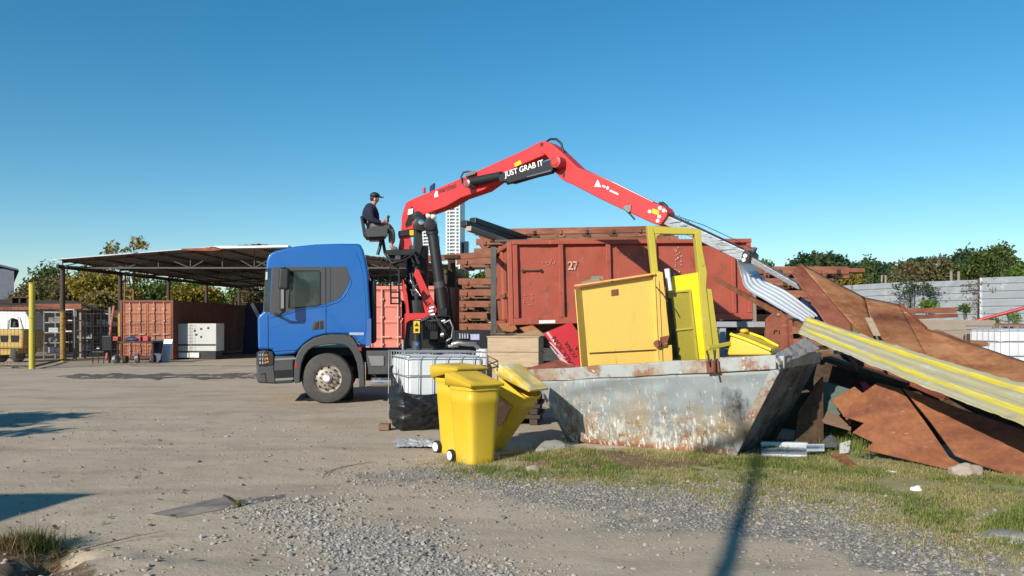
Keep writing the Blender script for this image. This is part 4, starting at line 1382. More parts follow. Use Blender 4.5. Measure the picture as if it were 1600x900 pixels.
# windscreen, grille and sun visor on the front
def front_panel(name, pts, m, inset, th=.02, **kw):
    mb = MB()
    prof = [(tp(px, py, 0) - TD * th) for px, py in pts]
    mb.cur = 0
    a_ = [p + TN * inset for p in prof]; b_ = [p + TN * (W - inset) for p in prof]
    n_ = len(prof)
    mb.add(a_ + b_ + [p + TD * (th + .03) for p in a_] + [p + TD * (th + .03) for p in b_],
           [(i, i + 1, n_ + i + 1, n_ + i) for i in range(n_ - 1)] + [(2 * n_ + i, 3 * n_ + i, 3 * n_ + i + 1, 2 * n_ + i + 1) for i in range(n_ - 1)]
           + [(i, 2 * n_ + i, 2 * n_ + i + 1, i + 1) for i in range(n_ - 1)] + [(n_ + i, n_ + i + 1, 3 * n_ + i + 1, 3 * n_ + i) for i in range(n_ - 1)]
           + [(0, n_, 3 * n_, 2 * n_), (n_ - 1, 3 * n_ - 1, 4 * n_ - 1, 2 * n_ - 1)])
    return mb.build(name, m, cab, **kw)
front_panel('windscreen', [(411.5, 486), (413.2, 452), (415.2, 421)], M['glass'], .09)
front_panel('grille', [(402.8, 540), (402.2, 501)], M['black'], .3)
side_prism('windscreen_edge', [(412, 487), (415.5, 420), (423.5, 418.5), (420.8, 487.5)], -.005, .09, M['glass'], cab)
mb = MB(); mb.beam(tp(416.5, 411, -.0) - TD * .10 + TN * .1, tp(416.5, 411, 0) - TD * .10 + TN * (W - .1), .22, .03, (.4, 0, 1)); mb.build('sun_visor', M['char'], cab, bevel=.01)
# corner light strip at the screen edge
side_prism('screen_sticker', [(415.2, 425), (418, 424.5), (417.6, 437), (414.8, 437)], -.006, .01, M['lamp'], cab)
# mirrors
mir = MB()
c = tp(444, 436, -.34); mir.box(c, (.20, .16, .42), TR @ Matrix.Rotation(.05, 3, 'Y'))
mirror = mir.build('mirror', M['black'], truck, bevel=.05, bseg=3)
mb = MB(); c = tp(441.5, 467, -.32); mb.box(c, (.11, .14, .46), TR); mb.build('wide_mirror', M['black'], mirror, bevel=.04, bseg=3)
mb = MB()
mb.tube([tp(430, 491, 0), tp(436, 492, -.22), tp(444, 486, -.34), tp(444, 450, -.36)], .03, 8); mb.tube([tp(446, 421, -.02), tp(444, 419.5, -.2), tp(444, 424, -.34)], .035, 8); mb.build('mirror_arm', M['black'], mirror, smooth=60)
mb = MB(); mb.box(tp(448.6, 434, -.345), (.02, .10, .24), TR @ Matrix.Rotation(.25, 3, 'Y')); mb.build('mirror_glass', M['chrome'], mirror)
mb = MB(); c = tp(441.5, 467, -.39) ; mb.box(c, (.05, .02, .36), TR); mb.build('mirror_trim', M['greyM'], mirror)

# bumper, step, headlight
bump_p = [(400.5, 563), (402, 549), (412, 547), (424, 549.5), (427, 556), (462, 556), (459.5, 566), (459, 598.5), (430, 600), (402, 598.5), (400.3, 592)]
bumper = side_prism('bumper', bump_p, -.015, W + .03, M['char'], bevel=.05, bseg=3)
side_prism('step_recess', [(428.5, 579), (458.5, 577.5), (458, 592), (430, 594)], -.020, .02, M['hole'], bumper)
side_prism('step_tread', [(430, 591.5), (458.5, 590), (458.7, 593.5), (430.5, 595.5)], -.035, .1, M['greyM'], bumper, bevel=.006)
side_prism('step_trim', [(429, 560.5), (462, 558.5), (462, 561.5), (429.5, 563.5)], -.026, .03, M['greyM'], bumper, bevel=.004)
mb = MB(); q = [(428.5, 557), (427, 575), (430, 598)]
for i in range(2):
    mb.beam(tp(*q[i], -.017), tp(*q[i + 1], -.017), .012, .012, TN)
q = [(408, 585), (414, 583), (416, 598)]
for i in range(2):
    mb.beam(tp(*q[i], -.017), tp(*q[i + 1], -.017), .012, .012, TN)
mb.build('panel_joint', M['hole'], bumper)
for v0 in (-.03, W - .35):
    hl = side_prism('headlight', [(403.5, 552), (413, 551), (416, 556), (415.5, 569), (405, 569.5)], v0, .38, M['lamp'], truck, bevel=.02)
    if v0 < 0:
        side_prism('indicator', [(413.5, 552), (418, 553.5), (420.5, 566), (415.5, 568.5)], v0 - .004, .15, M['amber'], hl, bevel=.01)
        side_prism('housing', [(414, 548.5), (425.5, 549), (427.5, 556), (427, 570), (419, 571), (420.8, 566), (418.2, 553.5)], v0 - .006, .1, M['black'], hl, bevel=.01)
        mb = MB()
        for y_ in (551, 557, 563, 569.5):
            mb.tube([tp(401, y_, -.055), tp(410, y_ - .3, -.07), tp(419, y_ - .5, -.045)], .008, 6)
        for x_ in (401.5, 405, 409, 413):
            mb.tube([tp(x_, 550.5, -.062), tp(x_ - .2, 570, -.062)], .008, 6)
        mb.build('lamp_guard', M['black'], hl)
# mudguard
fo = [(459.5, 598.5), (459.5, 575), (461, 561), (466, 549), (473, 540), (481, 534), (491, 528), (505, 524), (520, 522.5), (538, 522.5), (547, 524.5), (553, 530), (558, 538), (565, 553), (569, 570), (570, 604.5)]
fi = [(561, 605.5), (560, 584), (557.5, 567), (551, 551), (545, 543), (536, 538.5), (520, 537.5), (503, 539), (490, 542), (482, 547), (476, 555), (471, 568), (468.8, 585), (468.5, 598.5)]
side_prism('mudguard', fo + fi, -.045, .55, M['char'], truck, bevel=.02, bseg=3)
side_prism('reflector', [(461.5, 566), (465, 566), (464.5, 575), (461.5, 575)], -.050, .02, M['redlens'], truck)
side_prism('marker_lamp', [(560, 542), (564, 543), (565, 548), (561.5, 547.5)], -.05, .05, M['redlens'], truck)
mb = MB(); mb.beam(tp(515, 590, .6), tp(515, 590, W - .3), .95, .9); mb.build('wheel_well', M['hole'], truck)

def wheel(u, v_, R=.50, wdt=.30, dual=False, out=-1):
    c = tw(u, v_, R - .005)
    ax = TN * (-1 if out < 0 else 1)
    t_ = MB()
    t_.lathe(c, ax, [(R * .585, -wdt / 2), (R * .80, -wdt / 2 + .005), (R * .93, -wdt / 2 + .012), (R * .985, -wdt / 2 + .05), (R, -wdt / 2 + .08), (R, wdt / 2 - .08), (R * .985, wdt / 2 - .05), (R * .93, wdt / 2 - .012), (R * .80, wdt / 2 - .005), (R * .585, wdt / 2)], 40, closed=True)
    wh = bpy.data.objects.new('wheel', None)
    S.collection.objects.link(wh); wh.parent = truck
    ORG[wh.name] = ORG[truck.name]
    t_.build('tyre', M['rubber'], wh, smooth=30)
    r_ = MB(); h = wdt / 2 - .02
    r_.lathe(c, ax, [(R * .59, -h), (R * .59, h), (R * .565, h + .015), (R * .545, h), (R * .53, h - .05), (R * .47, h - .055), (R * .40, h - .015), (R * .34, h + .005), (R * .20, h + .008), (R * .19, h + .04), (R * .14, h + .055), (R * .05, h + .06)], 40)
    rim = r_.build('rim', M['rim'], wh, smooth=35)
    a_ = TD; b_ = V((0, 0, 1))
    k_ = MB(); n_ = MB()
    for i in range(10):
        an = 2 * math.pi * i / 10 + .2
        q = c + (a_ * math.cos(an) + b_ * math.sin(an)) * R * .435 + ax * (h - .030)
        k_.cyl(q - ax * .02, q + ax * .018, .022, seg=10)
        an += .314
        q = c + (a_ * math.cos(an) + b_ * math.sin(an)) * R * .275 + ax * (h + .01)
        n_.cyl(q, q + ax * .03, .016, .013, seg=6)
    k_.build('rim_holes', M['hole'], wh)
    n_.build('wheel_nuts', M['rust_dark'], wh)
    hb = MB(); hb.lathe(c + ax * (h + .05), ax, [(R * .13, 0), (R * .13, .02), (R * .10, .035)], 20); hb.build('hub_cap', M['white'], wh, smooth=30)
    return wh
wheel(.02, .17)
wheel(.02, W - .17, out=1)
for u in (5.2, 6.55):
    wheel(u, .17, out=-1); wheel(u, W - .17, out=1)

# chassis
mb = MB()
for v_ in (.80, 1.62):
    mb.beam(tw(-1.2, v_, .92), tw(7.6, v_, .92), .09, .28)
for u in (.6, 2, 3.4, 4.8, 6, 7.4):
    mb.beam(tw(u, .8, .92), tw(u, 1.62, .92), .12, .2)
for u in (.02, 5.2, 6.55):
    mb.beam(tw(u, .25, .5), tw(u, W - .25, .5), .16, .16)
    for v_ in (.62, 1.8):
        mb.beam(tw(u - .5, v_, .66), tw(u + .5, v_, .66), .09, .08)
mb.build('chassis', M['chassis'], truck)
mb = MB(); mb.beam(tw(-.9, 1.22, .62), tw(.7, 1.22, .62), 1.0, .35); mb.build('engine', M['hole'], truck)
side_prism('battery_box', [(572, 548), (612, 548), (612, 585), (574, 585)], .05, .5, M['chassis'], truck, bevel=.02)
side_prism('air_tank_bracket', [(575, 556), (600, 556), (600, 572), (580, 572)], .03, .1, M['greyM'], truck, bevel=.01)
mb = MB(); mb.cyl(tp(580, 597, .05), tp(612, 597, .05), .09, seg=16); mb.cyl(tp(584, 592, .04), tp(588, 598, .03), .07, seg=16); mb.build('air_tank', M['steel'], truck, smooth=40)
mb = MB(); mb.beam(tw(.75, 1.22, .72), tw(4.6, 1.22, .72), .7, .66); mb.build('added_dark_block', M['hole'], truck)  # near-black block added under the truck so the background behind stays hidden and dark
mb = MB(); mb.cyl(tw(1.7, .42, .70), tw(3.3, .42, .70), .30, seg=24); mb.build('fuel_tank', M['chassis'], truck, smooth=40)
mb = MB(); mb.beam(tp(581.5, 500, .3), tp(581.5, 500, W - .3), .05, .05); mb.build('cab_rear_bar', M['black'], truck)
# dark gaiter panel on the rear wall of the cab
mb = MB()
mb.hexa([tp(580.5, 538, .12), tp(588.5, 534, .12), tp(588.5, 534, W - .1), tp(580.5, 538, W - .1), tp(578.5, 436, .12), tp(588, 437, .12), tp(588, 437, W - .1), tp(578.5, 436, W - .1)])
mb.build('cab_rear_panel', M['black'], truck, bevel=.05)
# subframe and bed below the container
mb = MB()
for v_ in (.75, 1.65):
    mb.beam(tw(2.9, v_, 1.20), tw(9.0, v_, 1.32), .12, .22)
mb.build('hook_frame', M['blackm'], truck)
side_prism('tool_box', [(708, 516), (766, 516), (766, 552), (708, 552)], .02, .7, M['blackm'], truck, bevel=.02)
side_prism('plate_label', [(734, 522), (749, 522), (749, 531), (734, 531)], .012, .01, mat('pale blue label', (.45, .45, .62), .5), truck)
mb = MB()
for i, x_ in enumerate((719, 723, 727, 731)):
    mb.cyl(tp(x_, 529, -.02), tp(x_, 521, -.02), .022, seg=8)
mb.build('valve_levers', M['steel'], truck)
mb = MB(); mb.tube([tp(707, 538, -.05), tp(715, 536, -.1), tp(730, 538, -.1), tp(741, 538, -.06), tp(750, 546, -.02), tp(753, 560, .0)], .05, 10); mb.tube([tp(700, 541, -.03), tp(716, 540, -.06)], .035, 8); mb.build('exhaust_pipe', M['steel'], truck, smooth=60)
mb = MB(); mb.cyl(tp(754, 570, .02), tp(754, 545, .02), .13, seg=16); mb.build('filter_can', M['white'], truck, smooth=40)
mb = MB(); mb.cyl(tp(763, 572, .15), tp(763, 541, .15), .10, seg=16); mb.build('filter_can', M['blue'], truck, smooth=40)
mb = MB(); mb.beam(tp(771, 522, .1), tp(771, 386, .1), .11, .11); mb.beam(tp(771, 522, W - .1), tp(771, 386, W - .1), .11, .11); mb.beam(tp(771, 400, .16), tp(771, 400, W - .16), .08, .08); mb.build('headboard', M['chassis'], truck)

# ------------------------------------------------------------------ crane column (plane through the truck centre)
CV = 1.22
def cp(px, py, v_=CV):
    return tp(px, py, v_)
def cprism(name, pts, v0, th, m, parent=truck, **kw):
    mb = MB(); mb.prism([cp(px, py, v0) for px, py in pts], TN * th); return mb.build(name, m, parent, **kw)
X_ = lambda s: [(580 + x / 5.625, 400 + y / 5.625) for x, y in s]
legR = X_([(392, 112), (418, 118), (578, 465), (572, 520), (480, 518), (458, 420), (440, 330), (392, 200), (372, 170)])
legL = X_([(264, 200), (284, 206), (318, 330), (338, 500), (305, 520), (292, 430)])
foot = X_([(292, 505), (480, 500), (572, 492), (560, 535), (480, 548), (400, 556), (335, 572), (312, 592), (300, 735), (266, 735), (268, 575), (285, 545)])
for v0 in (CV - .42, CV + .32):
    cprism('crane_frame', legR, v0, .09, M['red'], bevel=.012)
    cprism('crane_frame', legL, v0, .09, M['red'], bevel=.012)
    cprism('crane_foot', foot, v0 - .03, .16, M['red'], bevel=.015)
mb = MB()
mb.cyl(cp(652, 497), cp(652, 385), .24, seg=24); mb.cyl(cp(652, 497), cp(652, 470), .34, seg=24); mb.build('slew_column', M['blackm'], truck, smooth=40)
mb = MB(); mb.hexa([cp(628, 548, CV - .35), cp(700, 548, CV - .35), cp(700, 548, CV + .35), cp(628, 548, CV + .35), cp(632, 500, CV - .35), cp(690, 500, CV - .35), cp(690, 500, CV + .35), cp(632, 500, CV + .35)]); mb.build('crane_pedestal', M['blackm'], truck, bevel=.03)
mb = MB(); mb.cyl(cp(651, 553, .25), cp(651, 500, .25), .085, seg=16); sup = mb.build('outrigger_leg', M['blackm'], truck, smooth=40)
mb = MB(); mb.cyl(cp(651, 553, .25), cp(651, 533, .25), .1, seg=16); mb.build('outrigger_foot', M['char'], sup, smooth=40)
mb = MB(); c = cp(651, 511, .148); mb.box(c, (.125, .02, .24), TR); mb.build('warning_sticker', M['yelstick'], sup)
mb = MB(); mb.prism([c + TD * x_ + V((0, 0, z_)) - TN * .011 for x_, z_ in ((-.045, .015), (.045, .015), (0, .095))], -TN * .003); mb.box(c - TN * .012 + V((0, 0, -.06)), (.06, .005, .06), TR); mb.build('sticker_symbol', M['darkl'], sup)
mb = MB(); c = cp(651, 538, .147); mb.cyl(c, c - TN * .006, .035, seg=14); mb.build('blue_badge', mat('blue badge', (.05, .16, .55), .5), sup)
mb = MB(); mb.cyl(cp(630, 556, .35), cp(630, 531, .35), .03, seg=10); mb.build('support_rod', M['steel'], truck)
# control valve block with levers, hoses
mb = MB()
mb.box(cp(672, 517, .55), (.30, .35, .34), TR); mb.box(cp(691, 488, .62), (.19, .2, .18), TR); mb.box(cp(693, 520, .7), (.26, .3, .42), TR)
for i in range(5):
    mb.cyl(cp(666 + i * 3.4, 516, .34), cp(665.5 + i * 3.4, 500, .32), .014, seg=8)
mb.build('control_valves', M['black'], truck, bevel=.012)
mb = MB()
for (x_, y_, r_) in ((675, 482, .05), (674, 488, .06), (676, 494, .07), (692, 503, .05), (691, 524, .06)):
    mb.cyl(cp(x_ - 3, y_, .5), cp(x_ + 4, y_ - 2, .48), r_, seg=12)
mb.build('fittings', M['steel'], truck, smooth=40)
r = random.Random(3)
mb = MB()
for i in range(11):
    a0 = (r.uniform(640, 652), r.uniform(405, 432)); a1 = (r.uniform(644, 660), r.uniform(462, 486))
    vv = r.uniform(.95, 1.25)
    mb.tube([cp(a0[0], a0[1], vv), cp(a0[0] + r.uniform(-12, 4), (a0[1] * .65 + a1[1] * .35), vv - .12), cp(a1[0] + r.uniform(-6, 6), a0[1] * .3 + a1[1] * .7, vv - .08), cp(*a1, vv)], .022, 8)
for i in range(9):
    a0 = (r.uniform(655, 668), r.uniform(498, 508)); a1 = (r.uniform(692, 708), r.uniform(505, 545))
    vv = r.uniform(.3, .55)
    mb.tube([cp(*a0, vv), cp(a0[0] + 16, a0[1] - r.uniform(-4, 16), vv - .05), cp(a1[0] + 3, a1[1] - 12, vv - .1), cp(*a1, vv)], .02, 8)
for i in range(7):
    a0 = (r.uniform(692, 704), r.uniform(440, 470)); a1 = (r.uniform(688, 700), 535)
    vv = r.uniform(.5, .95)
    mb.tube([cp(688, 420 + i * 6, vv), cp(*a0, vv), cp(a0[0] + 6, 500, vv), cp(*a1, vv)], .024, 8)
for i in range(7):
    vv = r.uniform(.7, 1.0); x_ = r.uniform(628, 640)
    mb.tube([cp(600 + r.uniform(-4, 8), 398 + r.uniform(-3, 6), vv), cp(612, 408 + r.uniform(0, 8), vv - .1), cp(x_ - 6, 406, vv), cp(x_ + 8, 396, vv), cp(x_ + 16, 412, vv)], .022, 8)
mb.build('hoses', M['rubber_b'] if 'rubber_b' in M else M['black'], truck, smooth=80)
mb = MB()
for i in range(5):
    vv = .5 + .06 * i
    mb.tube([cp(641 + i * 3, 438 + 5 * i, vv), cp(646 + i * 3, 447 + 4 * i, vv - .05), cp(651 + i, 446 + 3 * i, vv)], .014, 6)
    mb.tube([cp(642 + 2 * i, 452, vv), cp(645 + 2 * i, 462, vv - .03), cp(652, 458 + i, vv)], .012, 6)
mb.build('hose_couplings', M['steel'], truck, smooth=60)
mb = MB(); mb.tube([cp(694, 505, .3), cp(703, 500, .25), cp(708, 512, .25), cp(706, 528, .28), cp(698, 533, .3)], .026, 8); mb.build('bright_hose', M['steeld'], truck, smooth=80)
# reservoir behind
mb = MB(); mb.cyl(cp(698, 545, 1.5), cp(698, 450, 1.5), .28, seg=20); mb.build('oil_reservoir', M['blackm'], truck, bevel=.02)
# lift cylinder
mb = MB()
mb.cyl(cp(692, 482, .62), cp(675.5, 362, .62), .112, seg=24)
lc = mb.build('lift_cylinder', M['black'], truck, smooth=40)
mb = MB(); mb.lathe(cp(671, 352, .62) - TN * .17, TN, [(.08, 0), (.125, .01), (.125, .29), (.08, .3)], 20); mb.cyl(cp(676, 366, .62), cp(673, 352, .62), .13, seg=20); mb.build('cylinder_head', M['black'], lc, smooth=35)
mb = MB(); mb.cyl(cp(687.6, 450, .62), cp(686.2, 440, .62), .122, seg=24); mb.build('gland_ring', M['char'], lc, smooth=40)
mb = MB(); mb.lathe(cp(653, 338, .68), TN, [(.06, 0), (.11, .01), (.11, .3), (.06, .31)], 18); mb.lathe(cp(657, 349, .66), TN, [(.08, 0), (.145, .02), (.145, .4), (.08, .42)], 20); pv = mb.build('pivot_drum', M['blackm'], truck, smooth=35)
mb = MB(); mb.lathe(cp(658, 347, .63), TN, [(.03, 0), (.06, .005), (.06, .05)], 14); mb.build('pivot_cap', M['chrome'], pv, smooth=35)

# ------------------------------------------------------------------ boom, swung towards the viewer
B0 = cp(650, 360)
BDIR = None
_tipY = 12.3
_t = P(1250, 450, _tipY)
BDIR = V((_t.x - B0.x, _t.y - B0.y, 0)).normalized()
BN = V((-BDIR.y, BDIR.x, 0))              # away from the viewer
if BN.y < 0:
    BN = -BN
def bp(px, py, off=0.0):
    return onplane(px, py, B0 + BN * off, BN)
def bprism(name, pts, off, th, m, parent=truck, **kw):
    mb = MB(); mb.prism([bp(px, py, off) for px, py in pts], BN * th); return mb.build(name, m, parent, **kw)
boom1 = bprism('main_boom', [(626, 360), (627.5, 337), (633, 318), (636, 315), (647, 309.5), (672, 299), (717, 279.5), (737, 271), (823, 232), (843, 221), (850, 220), (858, 226), (861, 238), (848, 243.5), (804, 262), (755, 297), (720, 309), (697, 322.5), (661, 335.5), (658, 345), (647, 353), (645, 361)], -.17, .29, M['red'], bevel=.02)
bprism('boom_slot', [(640, 326), (643, 323), (647, 325), (647, 334), (643, 352), (634, 356), (633, 350), (637, 340)], -.175, .02, M['hole'], boom1)
bprism('slot_hardware', [(638, 327), (645.5, 325.5), (644.5, 334), (637, 336)], -.18, .02, M['white'], boom1)
cprism('crane_neck', [(626, 368), (640, 366), (646, 390), (622, 390)], CV - .16, .32, M['red'], bevel=.015)
cprism('crane_clamp', [(622, 361), (650, 356), (651, 366), (624, 370)], CV - .24, .48, M['blackm'], bevel=.02)
cprism('crane_clamp', [(648, 352), (658, 350), (661, 382), (657, 398), (646, 392)], CV - .25, .4, M['black'], bevel=.02)
mb = MB(); mb.box(cp(643.2, 363.5, CV - .25), (.085, .012, .11), TR); mb.build('yellow_sticker', M['yelstick'], truck)
# warning beacon, blade, lettering
mb = MB(); c = bp(662.5, 297); mb.cyl(c - V((0, 0, .06)), c + V((0, 0, .05)), .035, seg=12); mb.build('beacon', M['redp'], boom1)
mb = MB(); mb.prism([bp(671, 299, -.1), bp(671.5, 291), bp(678, 286), bp(677.5, 297, -.1)], BN * .04); mb.build('horn', M['bluedark'], boom1)
mb = MB(); q = [bp(681.5, 298, -.176), bp(683.5, 298.5, -.176), bp(685, 307, -.176), bp(679, 308.5, -.176), bp(679, 304, -.176)]; mb.prism(q, -BN * .006); mb.build('white_emblem', M['whitel'], boom1)
xd = bp(709, 291.5, -.18) - bp(687, 299.5, -.18)
text('boom_lettering', 'marchesi', .155, M['darkl'], boom1, bp(685.5, 302.5, -.173), xd, V((0, 0, 1)), .003, .002, .90)
mb = MB(); mb.beam(bp(664, 311, -.173), bp(677, 306.5, -.173), .006, .012); mb.beam(bp(697, 299, -.173), bp(712, 294, -.173), .006, .008); mb.build('weld_line', M['redp'], boom1)
# work lamps
for (x_, y_) in ((668, 338), (676, 339.5)):
    mb = MB(); c = bp(x_, y_, -.12); mb.lathe(c, BDIR * -.6 - BN * .7 + V((0, 0, -.2)), [(.02, -.08), (.06, -.04), (.065, .02), (.05, .03)], 14); mb.build('work_lamp', M['white'], truck, smooth=40)
mb = MB(); mb.tube([bp(660, 336, -.1), bp(668, 341, -.1), bp(678, 342, -.1)], .014, 6); mb.build('lamp_bracket', M['black'], truck)
# boom cylinder with lettering
mb = MB(); mb.cyl(bp(729, 285.5, -.27), bp(784, 274.5, -.27), .085, seg=20); bc = mb.build('boom_cylinder', M['black'], truck, smooth=40)
bprism('cylinder_cover', [(778, 273), (786, 270), (860, 249.5), (863, 254), (863, 266), (796, 286), (792, 283), (780, 284)], -.37, .19, M['black'], bc, bevel=.012)
mb = MB(); mb.cyl(bp(824, 276, -.36), bp(862, 266, -.36), .02, seg=12); mb.build('cylinder_rod', M['chrome'], bc, smooth=40)
mb = MB(); mb.cyl(bp(793, 285, -.30), bp(864, 267.5, -.30), .048, seg=14); mb.build('lower_tube', M['black'], bc, smooth=40)
xd = bp(849, 256.5, -.38) - bp(789, 275.5, -.38)
_l = (bp(850, 257, -.373) - bp(789.5, 274.5, -.373)).length
_tx = text('cover_lettering', 'JUST GRAB IT', .15, M['whitel'], bc, bp(789.5, 276.6, -.373), xd, V((0, 0, 1)), .003, .0015, 1.0)
_w = max(v_.co.dot(xd.normalized()) for v_ in _tx.data.vertices) - min(v_.co.dot(xd.normalized()) for v_ in _tx.data.vertices)
_o = bp(789.5, 275.8, -.373) - ORG[truck.name]
for v_ in _tx.data.vertices:                       # stretch the lettering to the length of the cover
    d_ = v_.co - _o; k_ = d_.dot(xd.normalized()); v_.co = v_.co + xd.normalized() * k_ * (_l / _w - 1)
for (x_, y_, nm, r_) in ((728, 286, 'cylinder_pin', .085), (867, 252.5, 'cylinder_pin', .11)):
    mb = MB(); c = bp(x_, y_, -.42); mb.lathe(c, BN, [(r_ * .7, 0), (r_, .015), (r_, .25)], 20); pn = mb.build(nm, M['steeld'] if r_ < .1 else M['redp'], truck, smooth=35)
    mb = MB(); mb.cyl(c - BN * .012, c + BN * .02, r_ * .55, seg=16); mb.build('pin_cap', M['red'], pn, smooth=35)
mb = MB()
for k in range(3):
    o_ = -.12 + k * .07
    mb.tube([bp(722, 287, o_ - .1), bp(720.5, 276, o_ - .1), bp(724, 269.5, o_ - .08), bp(731, 268, o_ - .06), bp(740, 269, o_)], .018, 8)
mb.build('boom_hoses', M['black'], truck, smooth=80)
mb = MB()
for k in range(4):
    mb.box(bp(730 + 3.5 * k, 273.5 - 1.2 * k, -.22), (.05, .10, .07), TR)
mb.build('hose_block', M['greyM'], truck, bevel=.006)
bprism('yellow_sticker', [(803, 255.5), (813, 250), (815, 256), (805, 261)], -.176, .006, M['yelstick'], boom1)

boom2 = bprism('second_boom', [(840.5, 229), (844, 222), (850, 220.3), (856, 221.5), (868, 229), (880, 240), (892, 251.5), (902, 261), (950, 282), (1021, 317), (1032, 320), (1039, 324), (1043, 331), (1041.5, 338), (1033, 350), (1029, 352), (1020, 349), (989, 335), (940, 312), (896, 289), (880, 282), (872, 275), (865, 266), (860, 251), (852, 242), (845, 238)], -.20, .30, M['red'], bevel=.02)
mb = MB()
for (x_, y_, r_) in ((847, 226, .035),):
    mb.cyl(bp(x_, y_, -.215), bp(x_, y_, -.19), r_, seg=12)
mb.cyl(bp(882.5, 274, -.204), bp(882.5, 274, -.19), .045, seg=12)
mb.build('bolt', M['rust_dark'], boom2)
for (x_, y_) in ((1015, 330.5), (1030, 338.5), (1027.5, 345), (1037, 329), (1031, 325)):
    mb = MB(); mb.cyl(bp(x_, y_, -.22), bp(x_, y_, -.19), .032, seg=12); mb.build('wear_pad_bolt', M['white'], boom2)
bprism('yellow_sticker', [(1019.5, 325.5), (1030, 329), (1029, 336.5), (1018.5, 333)], -.206, .008, M['yelstick'], boom2)
mb = MB()
for (x_, y_, s_) in ((934, 286.5, .07),):
    c = bp(x_, y_, -.204); mb.prism([c + BDIR * -s_ + V((0, 0, -.05)), c + BDIR * s_ + V((0, 0, -.075)), c + V((0, 0, .07))], -BN * .003)
for (x0, x1, y_) in ((941, 946, 290), (948, 951, 293), (953, 966, 297.5)):
    mb.beam(bp(x0, y_, -.203), bp(x1, y_ + (x1 - x0) * .47, -.203), .006, .055 if x1 - x0 < 4 else .03)
mb.build('white_marking', M['whitel'], boom2)
mb = MB()
mb.tube([bp(902, 262.5, -.1), bp(960, 287, -.1), bp(1020, 317, -.1)], .022, 8)
mb.build('hose_rail', M['white'], boom2, smooth=60)
bprism('side_bracket', [(975, 322), (986, 320), (985, 330), (982, 332), (974, 326)], -.23, .06, M['greyM'], boom2)
mb = MB(); mb.tube([bp(977, 327, -.18), bp(985, 335, -.18), bp(992, 343, -.18)], .016, 6); mb.build('pointer', M['black'], boom2)
mb = MB()
for k in range(3):
    o_ = -.1 + .08 * k
    mb.tube([bp(853, 222, o_), bp(860, 217.3, o_), bp(869, 217.3, o_), bp(877, 224, o_), bp(880.5, 238, o_)], .022, 8)
mb.build('hose_loop', M['black'], truck, smooth=80)
mb = MB(); mb.tube([bp(1030, 318.5, 0), bp(1035, 317.5, 0), bp(1041, 322, 0), bp(1044, 329, 0)], .03, 8); mb.build('end_hose', M['black'], truck, smooth=80)
ext = bprism('extension_boom', [(1040, 335.5), (1096, 360), (1165, 392), (1163, 402), (1156, 408), (1099, 380), (1034, 349)], -.14, .28, M['steel'], bevel=.012)
mb = MB(); mb.tube([bp(1043, 333.5, -.05), bp(1098, 358.5, -.05), bp(1162, 388.5, -.05)], .014, 6); mb.build('feed_tube', M['black'], ext)
bprism('tip_boom', [(1166, 398), (1175, 402), (1250, 446), (1252, 449), (1248, 452), (1244, 451), (1166, 408)], -.10, .2, M['steeld'], ext, bevel=.01)
mb = MB(); mb.tube([bp(1044, 333, .06), bp(1100, 352, .06), bp(1160, 380, .06), bp(1180, 391, .06)], .006, 5); mb.build('cable', M['blackm'], ext)
grip = bprism('boom_bracket', [(1160, 394), (1166, 390), (1172, 396), (1170, 408), (1162, 411), (1157, 408)], -.2, .4, M['blackm'], truck, bevel=.012)
mb = MB()
for (x_, y_) in ((1164.3, 399.5), (1161.8, 406)):
    mb.cyl(bp(x_, y_, -.215), bp(x_, y_, -.19), .032, seg=12)
mb.build('bracket_bolts', M['white'], grip)
mb = MB(); mb.tube([bp(1170, 400, 0), bp(1175, 397, 0), bp(1179, 392, 0), bp(1182, 387, 0)], [.04, .035, .03, .02], 8); mb.build('hook', M['blackm'], grip, smooth=60)

# ------------------------------------------------------------------ operator seat, platform, ladder
SVc = CV - .20
def sp_(name, pts, v0, th, m, parent=truck, **kw):
    mb = MB(); mb.prism([tp(px, py, v0) for px, py in pts], TN * th); return mb.build(name, m, parent, **kw)
seat = sp_('operator_seat', [(568, 362), (604, 357), (604, 364), (603, 370), (571, 372)], SVc - .26, .52, M['black'], bevel=.03)
sp_('backrest', [(562.5, 338), (565.5, 336.5), (568, 343), (573, 364), (571, 370), (567, 366), (564.5, 350)], SVc - .24, .48, M['black'], seat, bevel=.02)
for v0 in (SVc - .33, SVc + .27):
    sp_('armrest_box', [(570.5, 360), (583, 353.5), (603.5, 353), (606, 357), (606, 369.5), (575, 371)], v0, .09, M['char'], seat, bevel=.02)
    mb = MB(); mb.cyl(tp(604.5, 353, v0 + .04), tp(606.5, 340, v0 + .04), .022, seg=8); mb.ball(tp(606.8, 338.8, v0 + .04), .033); mb.build('control_lever', M['black'], seat, smooth=60)
sp_('seat_base', [(575, 371), (598, 370), (596, 375), (577, 375)], SVc - .2, .4, M['blackm'], seat, bevel=.015)
mb = MB()
mb.tube([tp(596, 374, SVc), tp(593, 388, SVc), tp(590, 398, SVc)], .035, 8); mb.tube([tp(598, 374, SVc + .1), tp(600, 386, SVc + .1), tp(602, 396, SVc + .1)], .035, 8)
mb.build('seat_post', M['blackm'], seat, smooth=60)
plat = sp_('foot_platform', [(602, 390.5), (648, 389.5), (652, 393), (640, 399), (604, 399)], SVc - .30, .62, M['blackm'], bevel=.015)
mb = MB(); mb.hexa([tp(604, 404, SVc - .2), tp(660, 404, SVc - .2), tp(660, 404, SVc + .3), tp(604, 404, SVc + .3), tp(604, 398, SVc - .2), tp(650, 398, SVc - .2), tp(650, 398, SVc + .3), tp(604, 398, SVc + .3)]); mb.build('platform_arm', M['black'], plat, bevel=.02)
